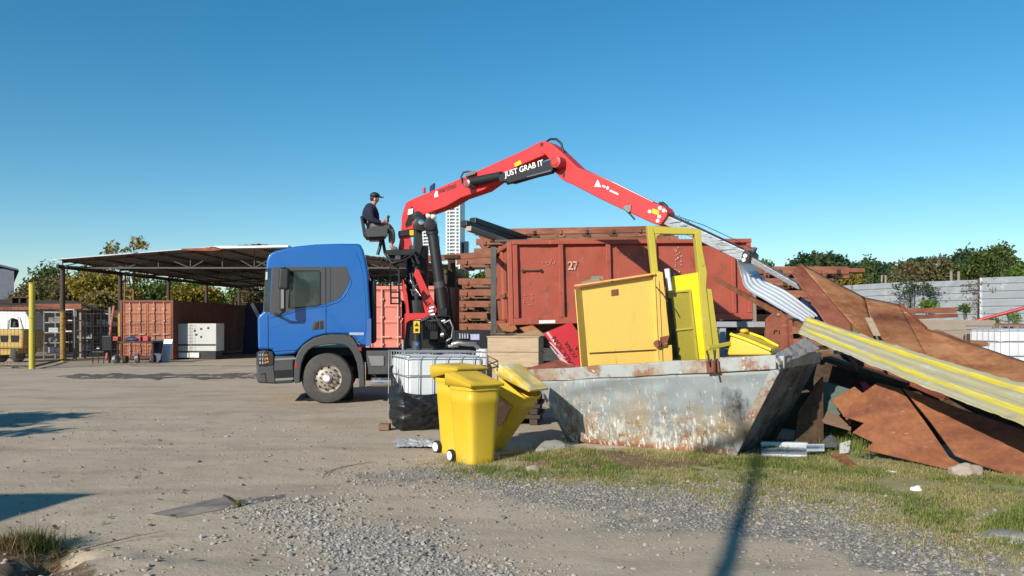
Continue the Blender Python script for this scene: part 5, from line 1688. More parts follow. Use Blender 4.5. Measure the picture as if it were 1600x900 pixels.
mb = MB(); mb.box(tp(622, 403, SVc - .3), (.12, .12, .10), TR); mb.build('work_lamp', M['chassis'], plat, bevel=.02)
t_ = MB()
for x_ in (609.5, 622.5):
    t_.beam(tp(x_, 404, .75), tp(x_ + 1.5, 475, .75), .035, .035, TN)
for y_ in (418, 429, 440, 456.5, 465.5, 474.5):
    t_.beam(tp(609.5, y_, .75), tp(623.5, y_, .75), .03, .03)
t_.build('access_ladder', M['blackm'], truck)

# ------------------------------------------------------------------ the operator
def skin_body(name, verts, edges, radii, m, parent, root=0, sub=1):
    org = ORG[parent.name]
    me = bpy.data.meshes.new(name)
    me.from_pydata([tuple(V(v_) - org) for v_ in verts], edges, [])
    o = bpy.data.objects.new(name, me)
    S.collection.objects.link(o)
    sk = o.modifiers.new("Skin", 'SKIN')
    sk.use_smooth_shade = True
    me.skin_vertices.new() if not me.skin_vertices else None
    for i, r_ in enumerate(radii):
        d = me.skin_vertices[0].data[i]
        d.radius = r_ if isinstance(r_, tuple) else (r_, r_)
        d.use_root = (i == root)
    ss = o.modifiers.new("Subdivision", 'SUBSURF'); ss.levels = sub; ss.render_levels = sub
    dg = bpy.context.evaluated_depsgraph_get()
    me2 = bpy.data.meshes.new_from_object(o.evaluated_get(dg))
    o.modifiers.clear()
    o.data = me2
    me2.materials.clear(); me2.materials.append(m)
    me2.polygons.foreach_set('use_smooth', [True] * len(me2.polygons))
    o.parent = parent
    ORG[o.name] = org
    return o
pc = SVc
q = lambda px, py, dv=0.0: tp(px, py, pc + dv)
person = thing('person', 'person in navy sweater, grey brown trousers and dark cap on the crane seat', 'person', q(583, 358))
vb = [q(580, 355), q(579.5, 345), q(579, 334), q(580, 325), q(583.5, 319.5), q(585, 315), q(586, 310), q(586, 305.5), q(590, 312), q(592.3, 312.3)]
eb = [(0, 1), (1, 2), (2, 3), (3, 4), (4, 5), (5, 6), (6, 7), (6, 8), (8, 9)]
rb = [(.15, .17), (.135, .165), (.15, .185), (.13, .18), .065, .068, .098, .08, .065, .022]
for sgn in (-1, 1):
    n_ = len(vb)
    vb += [q(579, 325, .17 * sgn), q(578.5, 331, .23 * sgn), q(581, 343.5, .27 * sgn), q(590, 347, .27 * sgn), q(598, 347, .26 * sgn), q(602.5, 344.5, .27 * sgn)]
    eb += [(3, n_), (n_, n_ + 1), (n_ + 1, n_ + 2), (n_ + 2, n_ + 3), (n_ + 3, n_ + 4), (n_ + 4, n_ + 5)]
    rb += [.075, .062, .05, .043, .034, .036]
    m_ = len(vb)
    vb += [q(583, 357, .10 * sgn), q(597, 353.5, .13 * sgn), q(608, 354, .14 * sgn), q(612.5, 364, .14 * sgn), q(612, 379, .13 * sgn), q(611, 386, .13 * sgn), q(615.5, 388, .14 * sgn), q(621, 388.6, .15 * sgn)]
    eb += [(0, m_)] + [(m_ + i, m_ + i + 1) for i in range(7)]
    rb += [.105, .092, .075, .066, .048, .045, .042, .032]
body = skin_body('body', vb, eb, rb, M['skin'], person, 0, 1)
for sgn in (-1, 1):                      # fingers curled round the lever
    h0 = q(602.5, 344.5, .27 * sgn)
    fv, fe, fr = [h0], [], [.028]
    for k in range(4):
        z = .032 - k * .021
        a0 = h0 + TD * .03 + V((0, 0, z)); L_ = (.9, 1.0, .95, .75)[k]
        n_ = len(fv)
        fv += [a0, a0 + TD * .03 * L_ + TN * .004 * sgn, a0 + TD * .042 * L_ - TN * .022 * sgn, a0 + TD * .028 * L_ - TN * .036 * sgn]
        fe += [(0, n_), (n_, n_ + 1), (n_ + 1, n_ + 2), (n_ + 2, n_ + 3)]
        fr += [.0105, .0095, .009, .008]
    n_ = len(fv)
    fv += [h0 + V((0, 0, .03)) - TN * .02 * sgn, h0 + V((0, 0, .045)) + TD * .03 - TN * .03 * sgn, h0 + V((0, 0, .05)) + TD * .05 - TN * .02 * sgn]
    fe += [(0, n_), (n_, n_ + 1), (n_ + 1, n_ + 2)]
    fr += [.012, .011, .009]
    skin_body('hand', fv, fe, fr, M['skin'], person, 0, 1)
grow = lambda r_, k: tuple(x + k for x in r_) if isinstance(r_, tuple) else r_ + k
# sweater: torso and sleeves
sv = [q(580, 351), q(579.5, 345), q(579, 334), q(580, 325), q(583, 320.5)]
se = [(0, 1), (1, 2), (2, 3), (3, 4)]
sr = [(.17, .19), (.16, .19), (.175, .21), (.15, .20), .082]
for sgn in (-1, 1):
    n_ = len(sv)
    sv += [q(579, 325, .17 * sgn), q(578.5, 331, .23 * sgn), q(581, 343.5, .27 * sgn), q(590, 347, .27 * sgn), q(597, 347, .26 * sgn)]
    se += [(3, n_)] + [(n_ + i, n_ + i + 1) for i in range(4)]
    sr += [.098, .085, .072, .060, .046]
skin_body('sweater', sv, se, sr, M['navy'], person, 0, 1)
tv = [q(580, 353.5)]; te = []; tr_ = [(.17, .19)]
for sgn in (-1, 1):
    m_ = len(tv)
    tv += [q(583, 357, .10 * sgn), q(597, 353.5, .13 * sgn), q(608, 354, .14 * sgn), q(612.5, 364, .14 * sgn), q(612, 382, .13 * sgn)]
    te += [(0, m_)] + [(m_ + i, m_ + i + 1) for i in range(4)]
    tr_ += [.125, .11, .094, .085, .072]
skin_body('trousers', tv, te, tr_, M['trouser'], person, 0, 1)
for sgn in (-1, 1):
    skin_body('shoe', [q(610, 387, .13 * sgn), q(616, 388.3, .14 * sgn), q(622, 389.3, .15 * sgn)], [(0, 1), (1, 2)], [.058, .054, .04], M['trouser'], person, 0, 1)
mb = MB()
c = q(586, 306)
mb.grid(lambda u, v_: c + TR @ V((.105 * math.cos(u * 2 * math.pi) * math.cos(v_ * 1.57) - .01 * v_, .098 * math.sin(u * 2 * math.pi) * math.cos(v_ * 1.57), -.012 + .088 * math.sin(v_ * 1.57))), 20, 7)
mb.grid(lambda u, v_: c + TR @ V(((.085 + .105 * v_) * math.cos((u - .5) * 1.7), .095 * math.sin((u - .5) * 1.9), -.008 - .012 * v_ - .02 * abs(u - .5))), 10, 3)
mb.build('cap', M['black'], person, smooth=60, solid=.006)
mb = MB()
mb.ball(q(584.3, 310.5), (.085, .088, .075), 14, 8); mb.build('hair', M['hair'], person, smooth=180)
for sgn in (-1, 1):
    mb = MB(); mb.ball(q(590.6, 309.6, .035 * sgn), (.014, .014, .012)); mb.build('eye', M['hair'], person, smooth=180)
    mb = MB(); mb.ball(q(585.6, 311.3, .096 * sgn), (.024, .012, .034)); mb.build('ear', M['skin'], person, smooth=180)
mb = MB(); mb.box(q(590.7, 315.0), (.02, .045, .009), TR); mb.build('mouth', mat('lips', (.30, .12, .10), .6), person, bevel=.003)

# ------------------------------------------------------------------ red scrap container on the truck
CY_ = math.radians(9.0)
CD = V((math.cos(CY_), math.sin(CY_), 0)); CNn = V((-math.sin(CY_), math.cos(CY_), 0))
CO = onplane(803, 508, TO + TN * .0, TN)
tilt = math.radians(1.4)
CDt = V((CD.x * math.cos(tilt), CD.y * math.cos(tilt), math.sin(tilt)))
CUt = CNn.cross(CDt) * -1
if CUt.z < 0:
    CUt = -CUt
def cc(u, v_, z):
    return CO + CDt * u + CNn * v_ + CUt * z
cont = thing('scrap_container', 'weathered red open top steel scrap container carried on the crane truck', 'container', CO)
Lc, Wc, Hc = 5.2, 2.4, 1.70
hexc = lambda mb, a_, b_: mb.hexa([cc(a_[0], a_[1], a_[2]), cc(b_[0], a_[1], a_[2]), cc(b_[0], b_[1], a_[2]), cc(a_[0], b_[1], a_[2]), cc(a_[0], a_[1], b_[2]), cc(b_[0], a_[1], b_[2]), cc(b_[0], b_[1], b_[2]), cc(a_[0], b_[1], b_[2])])
mb = MB()
def wavy(u, v_):
    return cc(.02 + u * (Lc - .04), .085 + .012 * n2(u * 9, v_ * 4, 1.1, 3), .06 + v_ * (Hc - .1))
mb.grid(wavy, 60, 16)
mb.cur = 1; r = random.Random(5)
for i in range(20):                                  # splashes and chips of old white paint
    u = r.gauss(3.52, .05); z = .95 + i * .030; hh = r.uniform(.01, .06); ww = r.uniform(.012, .04)
    mb.add([cc(u, .062, z), cc(u + ww, .062, z + .3 * hh), cc(u + ww * .7, .062, z + hh), cc(u - ww * .3, .062, z + hh * .7)], [(0, 1, 2, 3)])
for (uu, zz, k) in ((.33, .5, 12), (.75, 1.25, 9), (2.3, .4, 5), (2.55, 1.35, 5)):
    for i in range(k):
        u = r.gauss(uu, .07); z = zz + r.gauss(0, .05); hh = r.uniform(.008, .025); ww = r.uniform(.008, .03)
        mb.add([cc(u, .062, z), cc(u + ww, .062, z + .3 * hh), cc(u + ww * .7, .062, z + hh), cc(u - ww * .3, .062, z + hh * .7)], [(0, 1, 2, 3)])
mb.cur = 0
mb.build('side_wall', [M['cont'], mat('chipped white paint', (.56, .42, .34), .7, 0, .15)], cont, smooth=60, solid=.008)
mb = MB(); hexc(mb, (.02, Wc - .09, .06), (Lc, Wc - .08, Hc - .04)); mb.build('side_wall', M['cont'], cont)
mb = MB(); hexc(mb, (.05, .09, .0), (Lc - .05, Wc - .09, .05)); mb.build('floor', M['cont'], cont)
ribs = [.06, 1.02, 2.03, 3.03, 3.98, 4.78, 5.14]
for v0, v1 in ((-.0, .08), (Wc - .08, Wc)):
    mb = MB()
    for u in ribs:
        hexc(mb, (u - .05, v0, .14), (u + .05, v1, Hc - .06))
    mb.build('ribs', M['cont'], cont, bevel=.012)
    mb = MB(); hexc(mb, (0, v0 - .012, 0), (Lc, v1 + .01, .138)); hexc(mb, (0, v0 - .012, Hc - .058), (Lc, v1 + .01, Hc + .03)); mb.build('rails', M['cont'], cont, bevel=.015)
# slanted front end
mb = MB()
def endw(u, v_):
    return cc(-.012 - .20 * v_ * .0 - .03 * math.sin(v_ * 3.14) + (.10 * (1 - v_) * 0) + .01 * n2(u * 5, v_ * 5, 1, 2), .02 + u * (Wc - .04), .05 + v_ * (Hc - .03))
mb.grid(endw, 20, 14); mb.build('front_wall', M['cont_end'], cont, smooth=60, solid=.01)
mb = MB()
for v_ in (.0, Wc - .10):
    hexc(mb, (-.10, v_, 0), (-.0, v_ + .10, Hc + .01))
for z in (.0, .58, Hc - .1):
    hexc(mb, (-.09, .11, z), (-.02, Wc - .11, z + .1))
hexc(mb, (-.09, 1.0, .11), (-.025, 1.2, Hc - .11))
mb.build('front_frame', M['cont_end'], cont, bevel=.015)
mb = MB(); hexc(mb, (Lc - .06, .09, .06), (Lc - .01, Wc - .09, Hc - .03)); mb.build('tail_door', M['cont'], cont)
mb = MB(); mb.beam(cc(Lc + .03, .02, -.05), cc(Lc + .03, .02, Hc - .15), .07, .07); mb.build('door_post', M['woodg'], cont)
mb = MB()
hexc(mb, (.22, .045, 1.10), (.60, .075, 1.125)); hexc(mb, (.20, .03, 1.085), (.24, .084, 1.14)); hexc(mb, (.58, .03, 1.085), (.62, .084, 1.14)); mb.build('rope_rail', M['rust_dark'], cont)
mb = MB(); hexc(mb, (.52, -.020, .02), (.86, -.008, .085)); mb.build('white_plate', M['white'], cont)
o_ = cc(1.17, .070, 1.12)
text('number', '27', .245, mat('worn white number', (.56, .40, .32), .7, 0, .1, 6, patch=[((.37, .08, .05), 14, .50, .55)]), cont, o_, CDt, CUt, .010, .006, .9)
# rusty lip below the front end, skids
mb = MB(); mb.slab([tp(778, 506, .1), tp(802, 504, .02), tp(808, 514, -.03), tp(800, 519, -.04), tp(786, 517, .0)], .05); mb.build('bent_lip', M['rust_plate'], cont)
mb = MB()
for v_ in (.55, 1.75):
    hexc(mb, (-.1, v_, -.18), (Lc, v_ + .12, -.005))
mb.build('skids', M['rust_dark'], cont)
# scrap heaped inside so the load shows from above
mb = MB(); r = random.Random(9)
for i in range(22):
    u, v_ = r.uniform(.6, Lc - .8), r.uniform(.4, Wc - .5)
    mb.beam(cc(u, v_, .1 + r.uniform(0, .8)), cc(min(Lc - .3, u + r.uniform(.4, 1.6)), min(Wc - .2, max(.2, v_ + r.uniform(-.5, .5))), .3 + r.uniform(0, .9)), r.uniform(.05, .3), r.uniform(.01, .06))
stuff(single(mb, 'loose_scrap', M['rust_red'], 'loose rusty scrap inside the red container', 'scrap'))
# ------------------------------------------------------------------ rusty track panels stacked behind the container
def track_panel(name, length, n_sl, label, group):
    t = thing(name, label, 'track panel', (0, 0, 0), group)
    for y in (.02, 1.25):
        mb = MB()
        mb.beam((0, y, .105), (length, y, .105), .13, .018); mb.beam((0, y - .05, .18), (length, y - .05, .18), .03, .132); mb.beam((0, y, .255), (length, y, .255), .13, .018)
        mb.build('rail', M['rust_rail'], t)
    for i in range(n_sl):
        x = .25 + (length - .5) * i / (n_sl - 1)
        mb = MB()
        mb.hexa([(x - .10, -.02, 0), (x + .10, -.02, 0), (x + .10, 1.40, 0), (x - .10, 1.40, 0), (x - .06, -.02, .095), (x + .06, -.02, .095), (x + .06, 1.40, .095), (x - .06, 1.40, .095)])
        for y in (-.06, 1.34):
            mb.box((x, y, .14), (.07, .05, .10)); mb.cyl((x + .09, y, .05), (x + .09, y + .08, .05), .035, seg=8); mb.cyl((x - .12, y, .06), (x - .12, y + .08, .06), .03, seg=8)
        mb.build('sleeper', M['rust_dark'] if i % 3 else M['rust_rail'], t)
    for y in (.55, .95):
        mb = MB(); mb.box((length / 2, y, .05), (length - .1, .12, .09)); mb.build('packing_timber', M['woodbrown'], t)
    return t
protoA = track_panel('track_panel', 5.6, 8, '', 'stacked rusty track panels')
protoB = track_panel('track_panel', 2.35, 5, '', 'stacked rusty track panels')
usedA = usedB = False
def place(kind, loc, yaw, label):
    global usedA, usedB
    if kind == 'A':
        o = protoA if not usedA else copy_tree(protoA); usedA = True
    else:
        o = protoB if not usedB else copy_tree(protoB); usedB = True
    o.location = loc; o.rotation_euler = (0, 0, yaw); o['label'] = label
    return o
yawA = math.radians(-3)
r = random.Random(11)
words = ['lowest', 'second', 'third', 'fourth', 'fifth', 'sixth', 'seventh', 'eighth', 'ninth', 'tenth', 'eleventh', 'twelfth', 'thirteenth']
xa = wd(713 - 800, 22.1)
for i in range(9):
    place('A', (xa + r.uniform(-.06, .06), 22.1 + r.uniform(-.04, .04), .08 + .312 * i), yawA, '%s track panel from the ground in the tall left stack between crane and container' % words[i])
place('A', (xa + .02, 22.1, 3.14), yawA, 'track panel resting on blocks above the gap in the tall left stack')
yB = 22.5
for i, (z, px) in enumerate(((3.44, 741), (3.72, 744), (4.0, 742))):
    place('A', (wd(px - 800, yB), yB + .1 * i, z), math.radians(-7 - i), ('lowest of the three set back panels at the top of the left stack', 'middle of the three set back panels at the top of the left stack', 'topmost track panel of the left stack, showing above the red container')[i])
for i in range(3):
    for x in (xa + .6, xa + 2.6):
        pass
for x, lb in ((xa + .95, 'left timber block in the gap of the track panel stack'), (xa + 3.2, 'right timber block in the gap of the track panel stack')):
    mb = MB(); mb.box((x, 22.7, 2.995), (.3, 1.2, .28)); single(mb, 'timber_block', M['woodbrown'], lb, 'timber block', bevel=.01)
for i in range(10):
    place('B', (wd(1150 - 800, 18.8) + r.uniform(-.12, .12) + (.35 if i == 9 else 0), 18.8 + r.uniform(-.05, .05), .12 + .283 * i), math.radians(2 + r.uniform(-1, 1)), '%s track panel from the ground in the right stack beside the hanging sheet' % words[i])
mb = MB(); mb.beam(P(1290, 423, 20.5), P(1350, 423, 20.2), .5, .10); mb.beam(P(1280, 431, 20.8), P(1330, 433, 20.4), .5, .08)
single(mb, 'steel_beam', M['rust_rail'], 'rusty steel beam jutting from the right stack behind the bent plate', 'beam')
# posts and rail beside the stack
t = thing('stanchion', 'rusty steel post with head plate left of the track panel stack', 'post', at(706, 19.3))
mb = MB(); p = P(706, 404, 19.3); mb.box((p.x, 19.3, p.z / 2), (.17, .2, p.z)); mb.build('post', M['rust_dark'], t)
mb = MB(); mb.box((p.x + .02, 19.3, p.z + .03), (.36, .3, .08)); mb.build('head_plate', M['rust_dark'], t)
mb = MB(); mb.beam(P(704, 406, 19.2), P(696, 470, 19.2), .03, .03); mb.build('brace', M['rust_dark'], t)
mb = MB(); mb.beam(P(655, 405.5, 19.6), P(770, 397, 19.6), .10, .14)
single(mb, 'rail_length', M['rust_rail'], 'single rusty rail lying across from the stack towards the crane', 'rail')
# long items on top of the stack
for i, (a_, b_, w_, lb) in enumerate((((724, 349), (815, 377), .20, 'lower black gutter on top of the left stack'), ((738, 344.5), (830, 376), .20, 'upper black gutter on top of the left stack'))):
    mb = MB(); mb.beam(P(*a_, 20.3 + .3 * i), P(*b_, 22.4 + .3 * i), w_ * 1.12, .16); single(mb, 'gutter', M['blackm'], lb, 'gutter', bevel=.03)
mb = MB(); mb.beam(P(732, 357, 20.2), P(800, 381, 22.0), .16, .13); single(mb, 'timber_beam', M['woodp'], 'pale weathered timber beam jutting out under the black gutters', 'timber', bevel=.02)
mb = MB(); mb.beam(P(770, 377, 21.2), P(822, 376, 21.8), .3, .05); single(mb, 'plank', M['woodg'], 'short grey plank on the stack behind the container corner', 'plank')

# ------------------------------------------------------------------ skip
def skip_mat():
    m, nt, b = _new('skip paint')
    v = vec(nt); vs_ = vec(nt, (1.6, 1.6, .55))
    c = mixc(nt, noise_fac(nt, v, 1.4, 5, .6, .35, .65), (.225, .26, .27), (.30, .335, .345))
    c = mixc(nt, noise_fac(nt, vec(nt, (1.6, 1.6, .16)), 4, 8, .7, .52, .64), c, (.27, .245, .205))
    c = mixc(nt, noise_fac(nt, vec(nt, (2, 2, .25)), 6, 8, .72, .62, .67), c, (.20, .11, .055))
    c = mixc(nt, noise_fac(nt, v, 12, 9, .8, .64, .68), c, (.50, .49, .45))
    tc = N(nt, 'ShaderNodeTexCoord'); sp = N(nt, 'ShaderNodeSeparateXYZ'); L(nt, tc.outputs['Object'], sp.inputs[0])
    low = N(nt, 'ShaderNodeMapRange'); low.inputs['From Min'].default_value = .85; low.inputs['From Max'].default_value = .05
    low.inputs['To Min'].default_value = -.13; low.inputs['To Max'].default_value = .12
    L(nt, sp.outputs[2], low.inputs['Value'])
    def biased(vec_, sc, lo, hi, k=1.0):
        n_ = noise_fac(nt, vec_, sc, 9, .72)
        a_ = N(nt, 'ShaderNodeMath', _operation='MULTIPLY_ADD'); L(nt, low.outputs[0], a_.inputs[0]); a_.inputs[1].default_value = k; L(nt, n_, a_.inputs[2])
        r_ = N(nt, 'ShaderNodeMapRange'); r_.inputs['From Min'].default_value = lo; r_.inputs['From Max'].default_value = hi; L(nt, a_.outputs[0], r_.inputs['Value'])
        return r_.outputs[0]
    c = mixc(nt, biased(vs_, 9, .53, .60, .55), c, (.52, .50, .45))
    c = mixc(nt, biased(v, 2.0, .47, .66, .8), c, (.31, .25, .17))
    c = mixc(nt, biased(vec(nt, (.6, .6, 2.5)), 4.5, .60, .66, .4), c, (.26, .15, .07))
    c = mixc(nt, biased(vec(nt, (1, 1, .35)), 3.4, .58, .67, .5), c, (.27, .14, .06))
    c = mixc(nt, biased(vs_, 15, .61, .66, .4), c, (.06, .055, .05))
    b_ = N(nt, 'ShaderNodeMapRange'); b_.inputs['From Min'].default_value = .10; b_.inputs['From Max'].default_value = .03
    wob = N(nt, 'ShaderNodeMath', _operation='MULTIPLY_ADD'); L(nt, noise_fac(nt, v, 5, 5, .7), wob.inputs[0]); wob.inputs[1].default_value = -.16; L(nt, sp.outputs[2], wob.inputs[2])
    ad = N(nt, 'ShaderNodeMath', _operation='ADD'); L(nt, wob.outputs[0], ad.inputs[0]); ad.inputs[1].default_value = .08; L(nt, ad.outputs[0], b_.inputs['Value'])
    c = mixc(nt, b_.outputs[0], c, (.26, .11, .05))
    fl = vec(nt, (20, 20, 5.5), (0, .35, .2))
    c = mixc(nt, biased(fl, 1.0, .57, .61, .4), c, (.60, .58, .53))
    fl2 = vec(nt, (26, 26, 7), (0, -.3, .5))
    c = mixc(nt, biased(fl2, 1.0, .645, .675, .35), c, (.07, .06, .052))
    c = mixc(nt, biased(vec(nt, (.8, .8, 3.2)), 3.1, .60, .68, .25), c, (.31, .19, .09))
    # scorched stain near the right front corner
    vm = N(nt, 'ShaderNodeVectorMath', _operation='DISTANCE'); L(nt, tc.outputs['Object'], vm.inputs[0]); vm.inputs[1].default_value = SOOT
    sr_ = N(nt, 'ShaderNodeMath', _operation='MULTIPLY_ADD'); L(nt, noise_fac(nt, vec(nt, (1, 1, .6)), 6, 6, .7), sr_.inputs[0]); sr_.inputs[1].default_value = .5; L(nt, vm.outputs['Value'], sr_.inputs[2])
    so = N(nt, 'ShaderNodeMapRange'); so.inputs['From Min'].default_value = .49; so.inputs['From Max'].default_value = .34; L(nt, sr_.outputs[0], so.inputs['Value'])
    c = mixc(nt, so.outputs[0], c, (.035, .03, .027))
    L(nt, c, b.inputs['Base Color'])
    b.inputs['Roughness'].default_value = .6
    b.inputs['Metallic'].default_value = .05
    bump(nt, b, noise_fac(nt, v, 9, 8, .7), .3, .02)
    return m
BR, BL = P(1145, 715, 9.5), P(889, 692, 10.7)
TRr, TL = P(1217, 577, 9.0), P(836, 595, 10.7)
DV = V((.98, 1.45, 0))
skip = thing('skip', 'battered pale blue scrap skip with scratched sides and rusty rim', 'skip', V((BL + BR) / 2 + DV * .5) * 1.0)
ORG['skip'].z = 0; skip.location.z = 0
SOOT = tuple(P(1143, 640, 9.3) - ORG['skip'])
M['skip'] = skip_mat()
M['skiprim'] = mat('rim paint', (.34, .36, .355), .6, .1, .16, 3, .25, 20, patch=[((.30, .22, .14), 2.5, .45, .62), ((.24, .125, .07), 4.5, .50, .58), ((.62, .60, .54), 9, .60, .66), ((.15, .09, .06), 11, .66, .70)])
def panel(name, a_, b_, c_, d_, amp=.012, mt='skip', so=1.0):
    """a b lower edge, c d upper edge"""
    mb = MB()
    nrm = (b_ - a_).cross(d_ - a_).normalized()
    def fn(u, v_):
        p = a_.lerp(b_, u).lerp(d_.lerp(c_, u), v_)
        k = min(1, 8 * min(u, 1 - u), 8 * v_, 8 * (1 - v_))
        return p + nrm * amp * k * (n2(p.x * 2.2 + p.y, p.z * 2.2, 1, 3) * 1.3 + .5 * n2(p.x * 7 + p.y * 5, p.z * 7, 1, 5))
    mb.grid(fn, 44, 20)
    return mb.build(name, M[mt], skip, smooth=70, solid=.012)
panel('front_panel', BL, BR, TRr, TL, .03)
panel('back_panel', BL + DV, BR + DV, TRr + DV, TL + DV)
M['skipend'] = mat('shaded skip end', (.15, .155, .155), .7, .05, .3, 3, .3, 12, patch=[((.035, .03, .028), 2.4, .45, .6), ((.16, .085, .05), 4, .60, .70), ((.42, .41, .39), 6, .66, .70)])  # base colour darkened for the shade on this end, plus rust patches
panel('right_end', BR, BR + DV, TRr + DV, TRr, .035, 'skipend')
panel('left_end', BL, BL + DV, TL + DV, TL)
panel('floor', BL + V((0, 0, .03)), BR + V((0, 0, .03)), BR + DV + V((0, 0, .03)), BL + DV + V((0, 0, .03)), .005)
RH = V((0, 0, .155))
fo_ = (BR - BL).normalized().cross(V((0, 0, 1))).normalized()
if fo_.y > 0:
    fo_ = -fo_
Lx = (TL - TRr).normalized()
def rimbar(name, a_, b_, h0, h1, dep, out):
    mb = MB(); n_ = 22
    for i in range(n_):
        pass
    def sec(f):
        p = a_.lerp(b_, f); h = h0 + (h1 - h0) * f
        w_ = out * (.045 + .010 * n2(f * 9, 0, 1, 7))
        z = V((0, 0, .008 * n2(f * 7, 3, 1, 2)))
        return [p + w_ + z, p + w_ + z + V((0, 0, h)), p - out * dep + z + V((0, 0, h)), p - out * dep + z]
    vs_, fs_ = [], []
    for i in range(n_ + 1):
        vs_ += sec(i / n_)
    for i in range(n_):
        for k in range(4):
            fs_.append((i * 4 + k, i * 4 + (k + 1) % 4, i * 4 + 4 + (k + 1) % 4, i * 4 + 4 + k))
    fs_ += [(0, 1, 2, 3), (n_ * 4 + 3, n_ * 4 + 2, n_ * 4 + 1, n_ * 4)]
    mb.add(vs_, fs_)
    return mb.build(name, M['skiprim'], skip, bevel=.014)
lext = P(814, 597.5, 10.85)
rimbar('rim', lext, TRr + Lx * .02, .165, .165, .10, fo_)
rimbar('rim', TL + DV, TRr + DV, .14, .15, .10, -fo_)
rimbar('rim', lext + fo_ * -.08, TL + DV, .17, .14, .14, Lx)
rimbar('rim', TRr + fo_ * -.06, TRr + DV, .15, .15, .10, -Lx)
# rusty plate over the left corner of the rim
mb = MB(); mb.slab([lext + RH * 1.09 + fo_ * .03, P(873, 566, 11.4) + V((0, 0, .04)), P(900, 574, 11.1), P(865, 578, 10.75) + V((0, 0, .03))], .015); mb.build('corner_plate', M['rust_red'], skip)
# edge strip down the right front corner
mb = MB(); mb.beam(TRr + fo_ * .01 + Lx * .03, BR + fo_ * .012 + Lx * .02, .10, .03, fo_); mb.build('corner_strip', M['skiprim'], skip, bevel=.008)
# crumpled flap on the right rim
mb = MB()
fl = [P(1216, 572, 8.94), P(1280, 545, 9.9), P(1258, 528, 10.0), P(1208, 556, 9.05)]
def flap(u, v_):
    p = fl[0].lerp(fl[1], u).lerp(fl[3].lerp(fl[2], u), v_)
    return p + V((.008 * math.sin(u * 33), -.03 * math.sin(v_ * 3.1) - .02 * n2(u * 5, v_ * 2, 1, 8), .016 * n2(u * 5, v_ * 3, 1, 4)))
mb.grid(flap, 44, 12); mb.build('crumpled_flap', mat('crumpled bare metal', (.42, .37, .32), .45, .35, .3, 8, .3, 25, patch=[((.2, .11, .06), 6, .52, .66)], stretch=(3, 3, .5)), skip, smooth=60, solid=.012)
mb = MB()
for (px, py, Y, rr) in ((892, 584.5, 10.48, .055), (1081, 575.5, 9.62, .05)):
    c = P(px, py, Y) + fo_ * .03
    mb.lathe(c, fo_, [(rr, -.08), (rr, .02), (rr * .7, .045), (rr * .3, .05)], 14)
mb.build('lifting_lugs', M['rust_red'], skip, smooth=40)
mb = MB(); mb.beam(P(1106, 573, 9.40) + fo_ * .05, P(1126, 571.5, 9.32) + fo_ * .05, .012, .14, (0, 0, 1)); mb.build('rusty_patch', M['rust_red'], skip)
mb = MB(); mb.tube([P(1106, 548, 9.36) + fo_ * .04, P(1110, 556, 9.36) + fo_ * .07, P(1112, 570, 9.36) + fo_ * .09], .012, 6); mb.tube([P(1119, 547, 9.36) + fo_ * .04, P(1120, 560, 9.32) + fo_ * .07, P(1121, 586, 9.3) + fo_ * .09], .012, 6); mb.build('wire_loop', M['rust_dark'], skip)
mb = MB(); mb.grid(lambda u, v_: P(915 + 115 * u, 708 - 2 * u - 6 * math.sin(u * 3.14) * v_ + 3 * (1 - v_), 10.28 - .55 * u - .10 * v_ * 0) + fo_ * (.03 + .10 * (1 - v_)), 24, 4); mb.build('torn_sheet', M['rust_red'], skip, solid=.008)

# ------------------------------------------------------------------ yellow cabinet, guard frame, sign and lid in the skip
YH = 10.55
tilt_a = math.radians(4.5)
hd = V((math.cos(tilt_a) * .985, .17, math.sin(tilt_a))).normalized()
hood = thing('steel_hopper', 'open yellow steel hopper box leaning in the skip', 'hopper', P(980, 575, YH))
H0 = P(913, 572, YH)
hn = V((-hd.y, hd.x, 0)).normalized()
hu = hn.cross(hd) * -1
if hu.z < 0:
    hu = -hu
def hp(px, py, off=0.0):
    return onplane(px, py, H0 + hn * off, hn)
mb = MB(); mb.slab([hp(x, y, .03) for x, y in ((903, 452), (1030, 431), (1050, 590), (915, 610))], .012); mb.build('back_sheet', M['yel'], hood)
mb = MB(); mb.slab([hp(x, y, .018) for x, y in ((921, 552), (1046, 545.5), (1052, 600), (924, 606))], .01); mb.build('lower_sheet', M['yel'], hood)
mb = MB(); mb.beam(hp(921, 552, .008), hp(1046, 545.5, .008), .006, .016, (0, 0, 1)); mb.build('seam', M['rust_dark'], hood)
mb = MB(); mb.slab([hp(899, 452, -.08), hp(909, 451, .03), hp(922, 606, .03), hp(912, 612, -.08)], .012); mb.build('side_flange', M['yel'], hood)
mb = MB(); mb.hexa([hp(897.5, 447.5, -.06), hp(1024, 428.5, -.06), hp(1024, 428, .34), hp(897.5, 447, .34), hp(897.5, 445.5, -.06), hp(1024, 426.5, -.06), hp(1024, 426, .34), hp(897.5, 445, .34)]); mb.build('top_flange', M['yel'], hood)
mb = MB(); mb.slab([hp(x, y, -.02) for x, y in ((1021, 427), (1035.5, 425), (1046, 524), (1036.5, 526), (1039, 541), (1050, 539), (1053, 600), (1030, 602))], .09); mb.build('right_flange', M['yel'], hood, bevel=.006)
mb = MB(); mb.beam(hp(1024, 432, -.115), hp(1030, 562, -.115), .006, .006); mb.tube([hp(1024, 447, -.1), hp(1035, 458, -.12), hp(1043, 472, -.1)], .008, 6); mb.build('cable', M['rust_dark'], hood)
mb = MB(); mb.slab([hp(x, y, .022) for x, y in ((955, 453), (966, 451.5), (966.5, 461), (955.5, 462.5))], .01); mb.build('rust_label', M['rust_red'], hood)
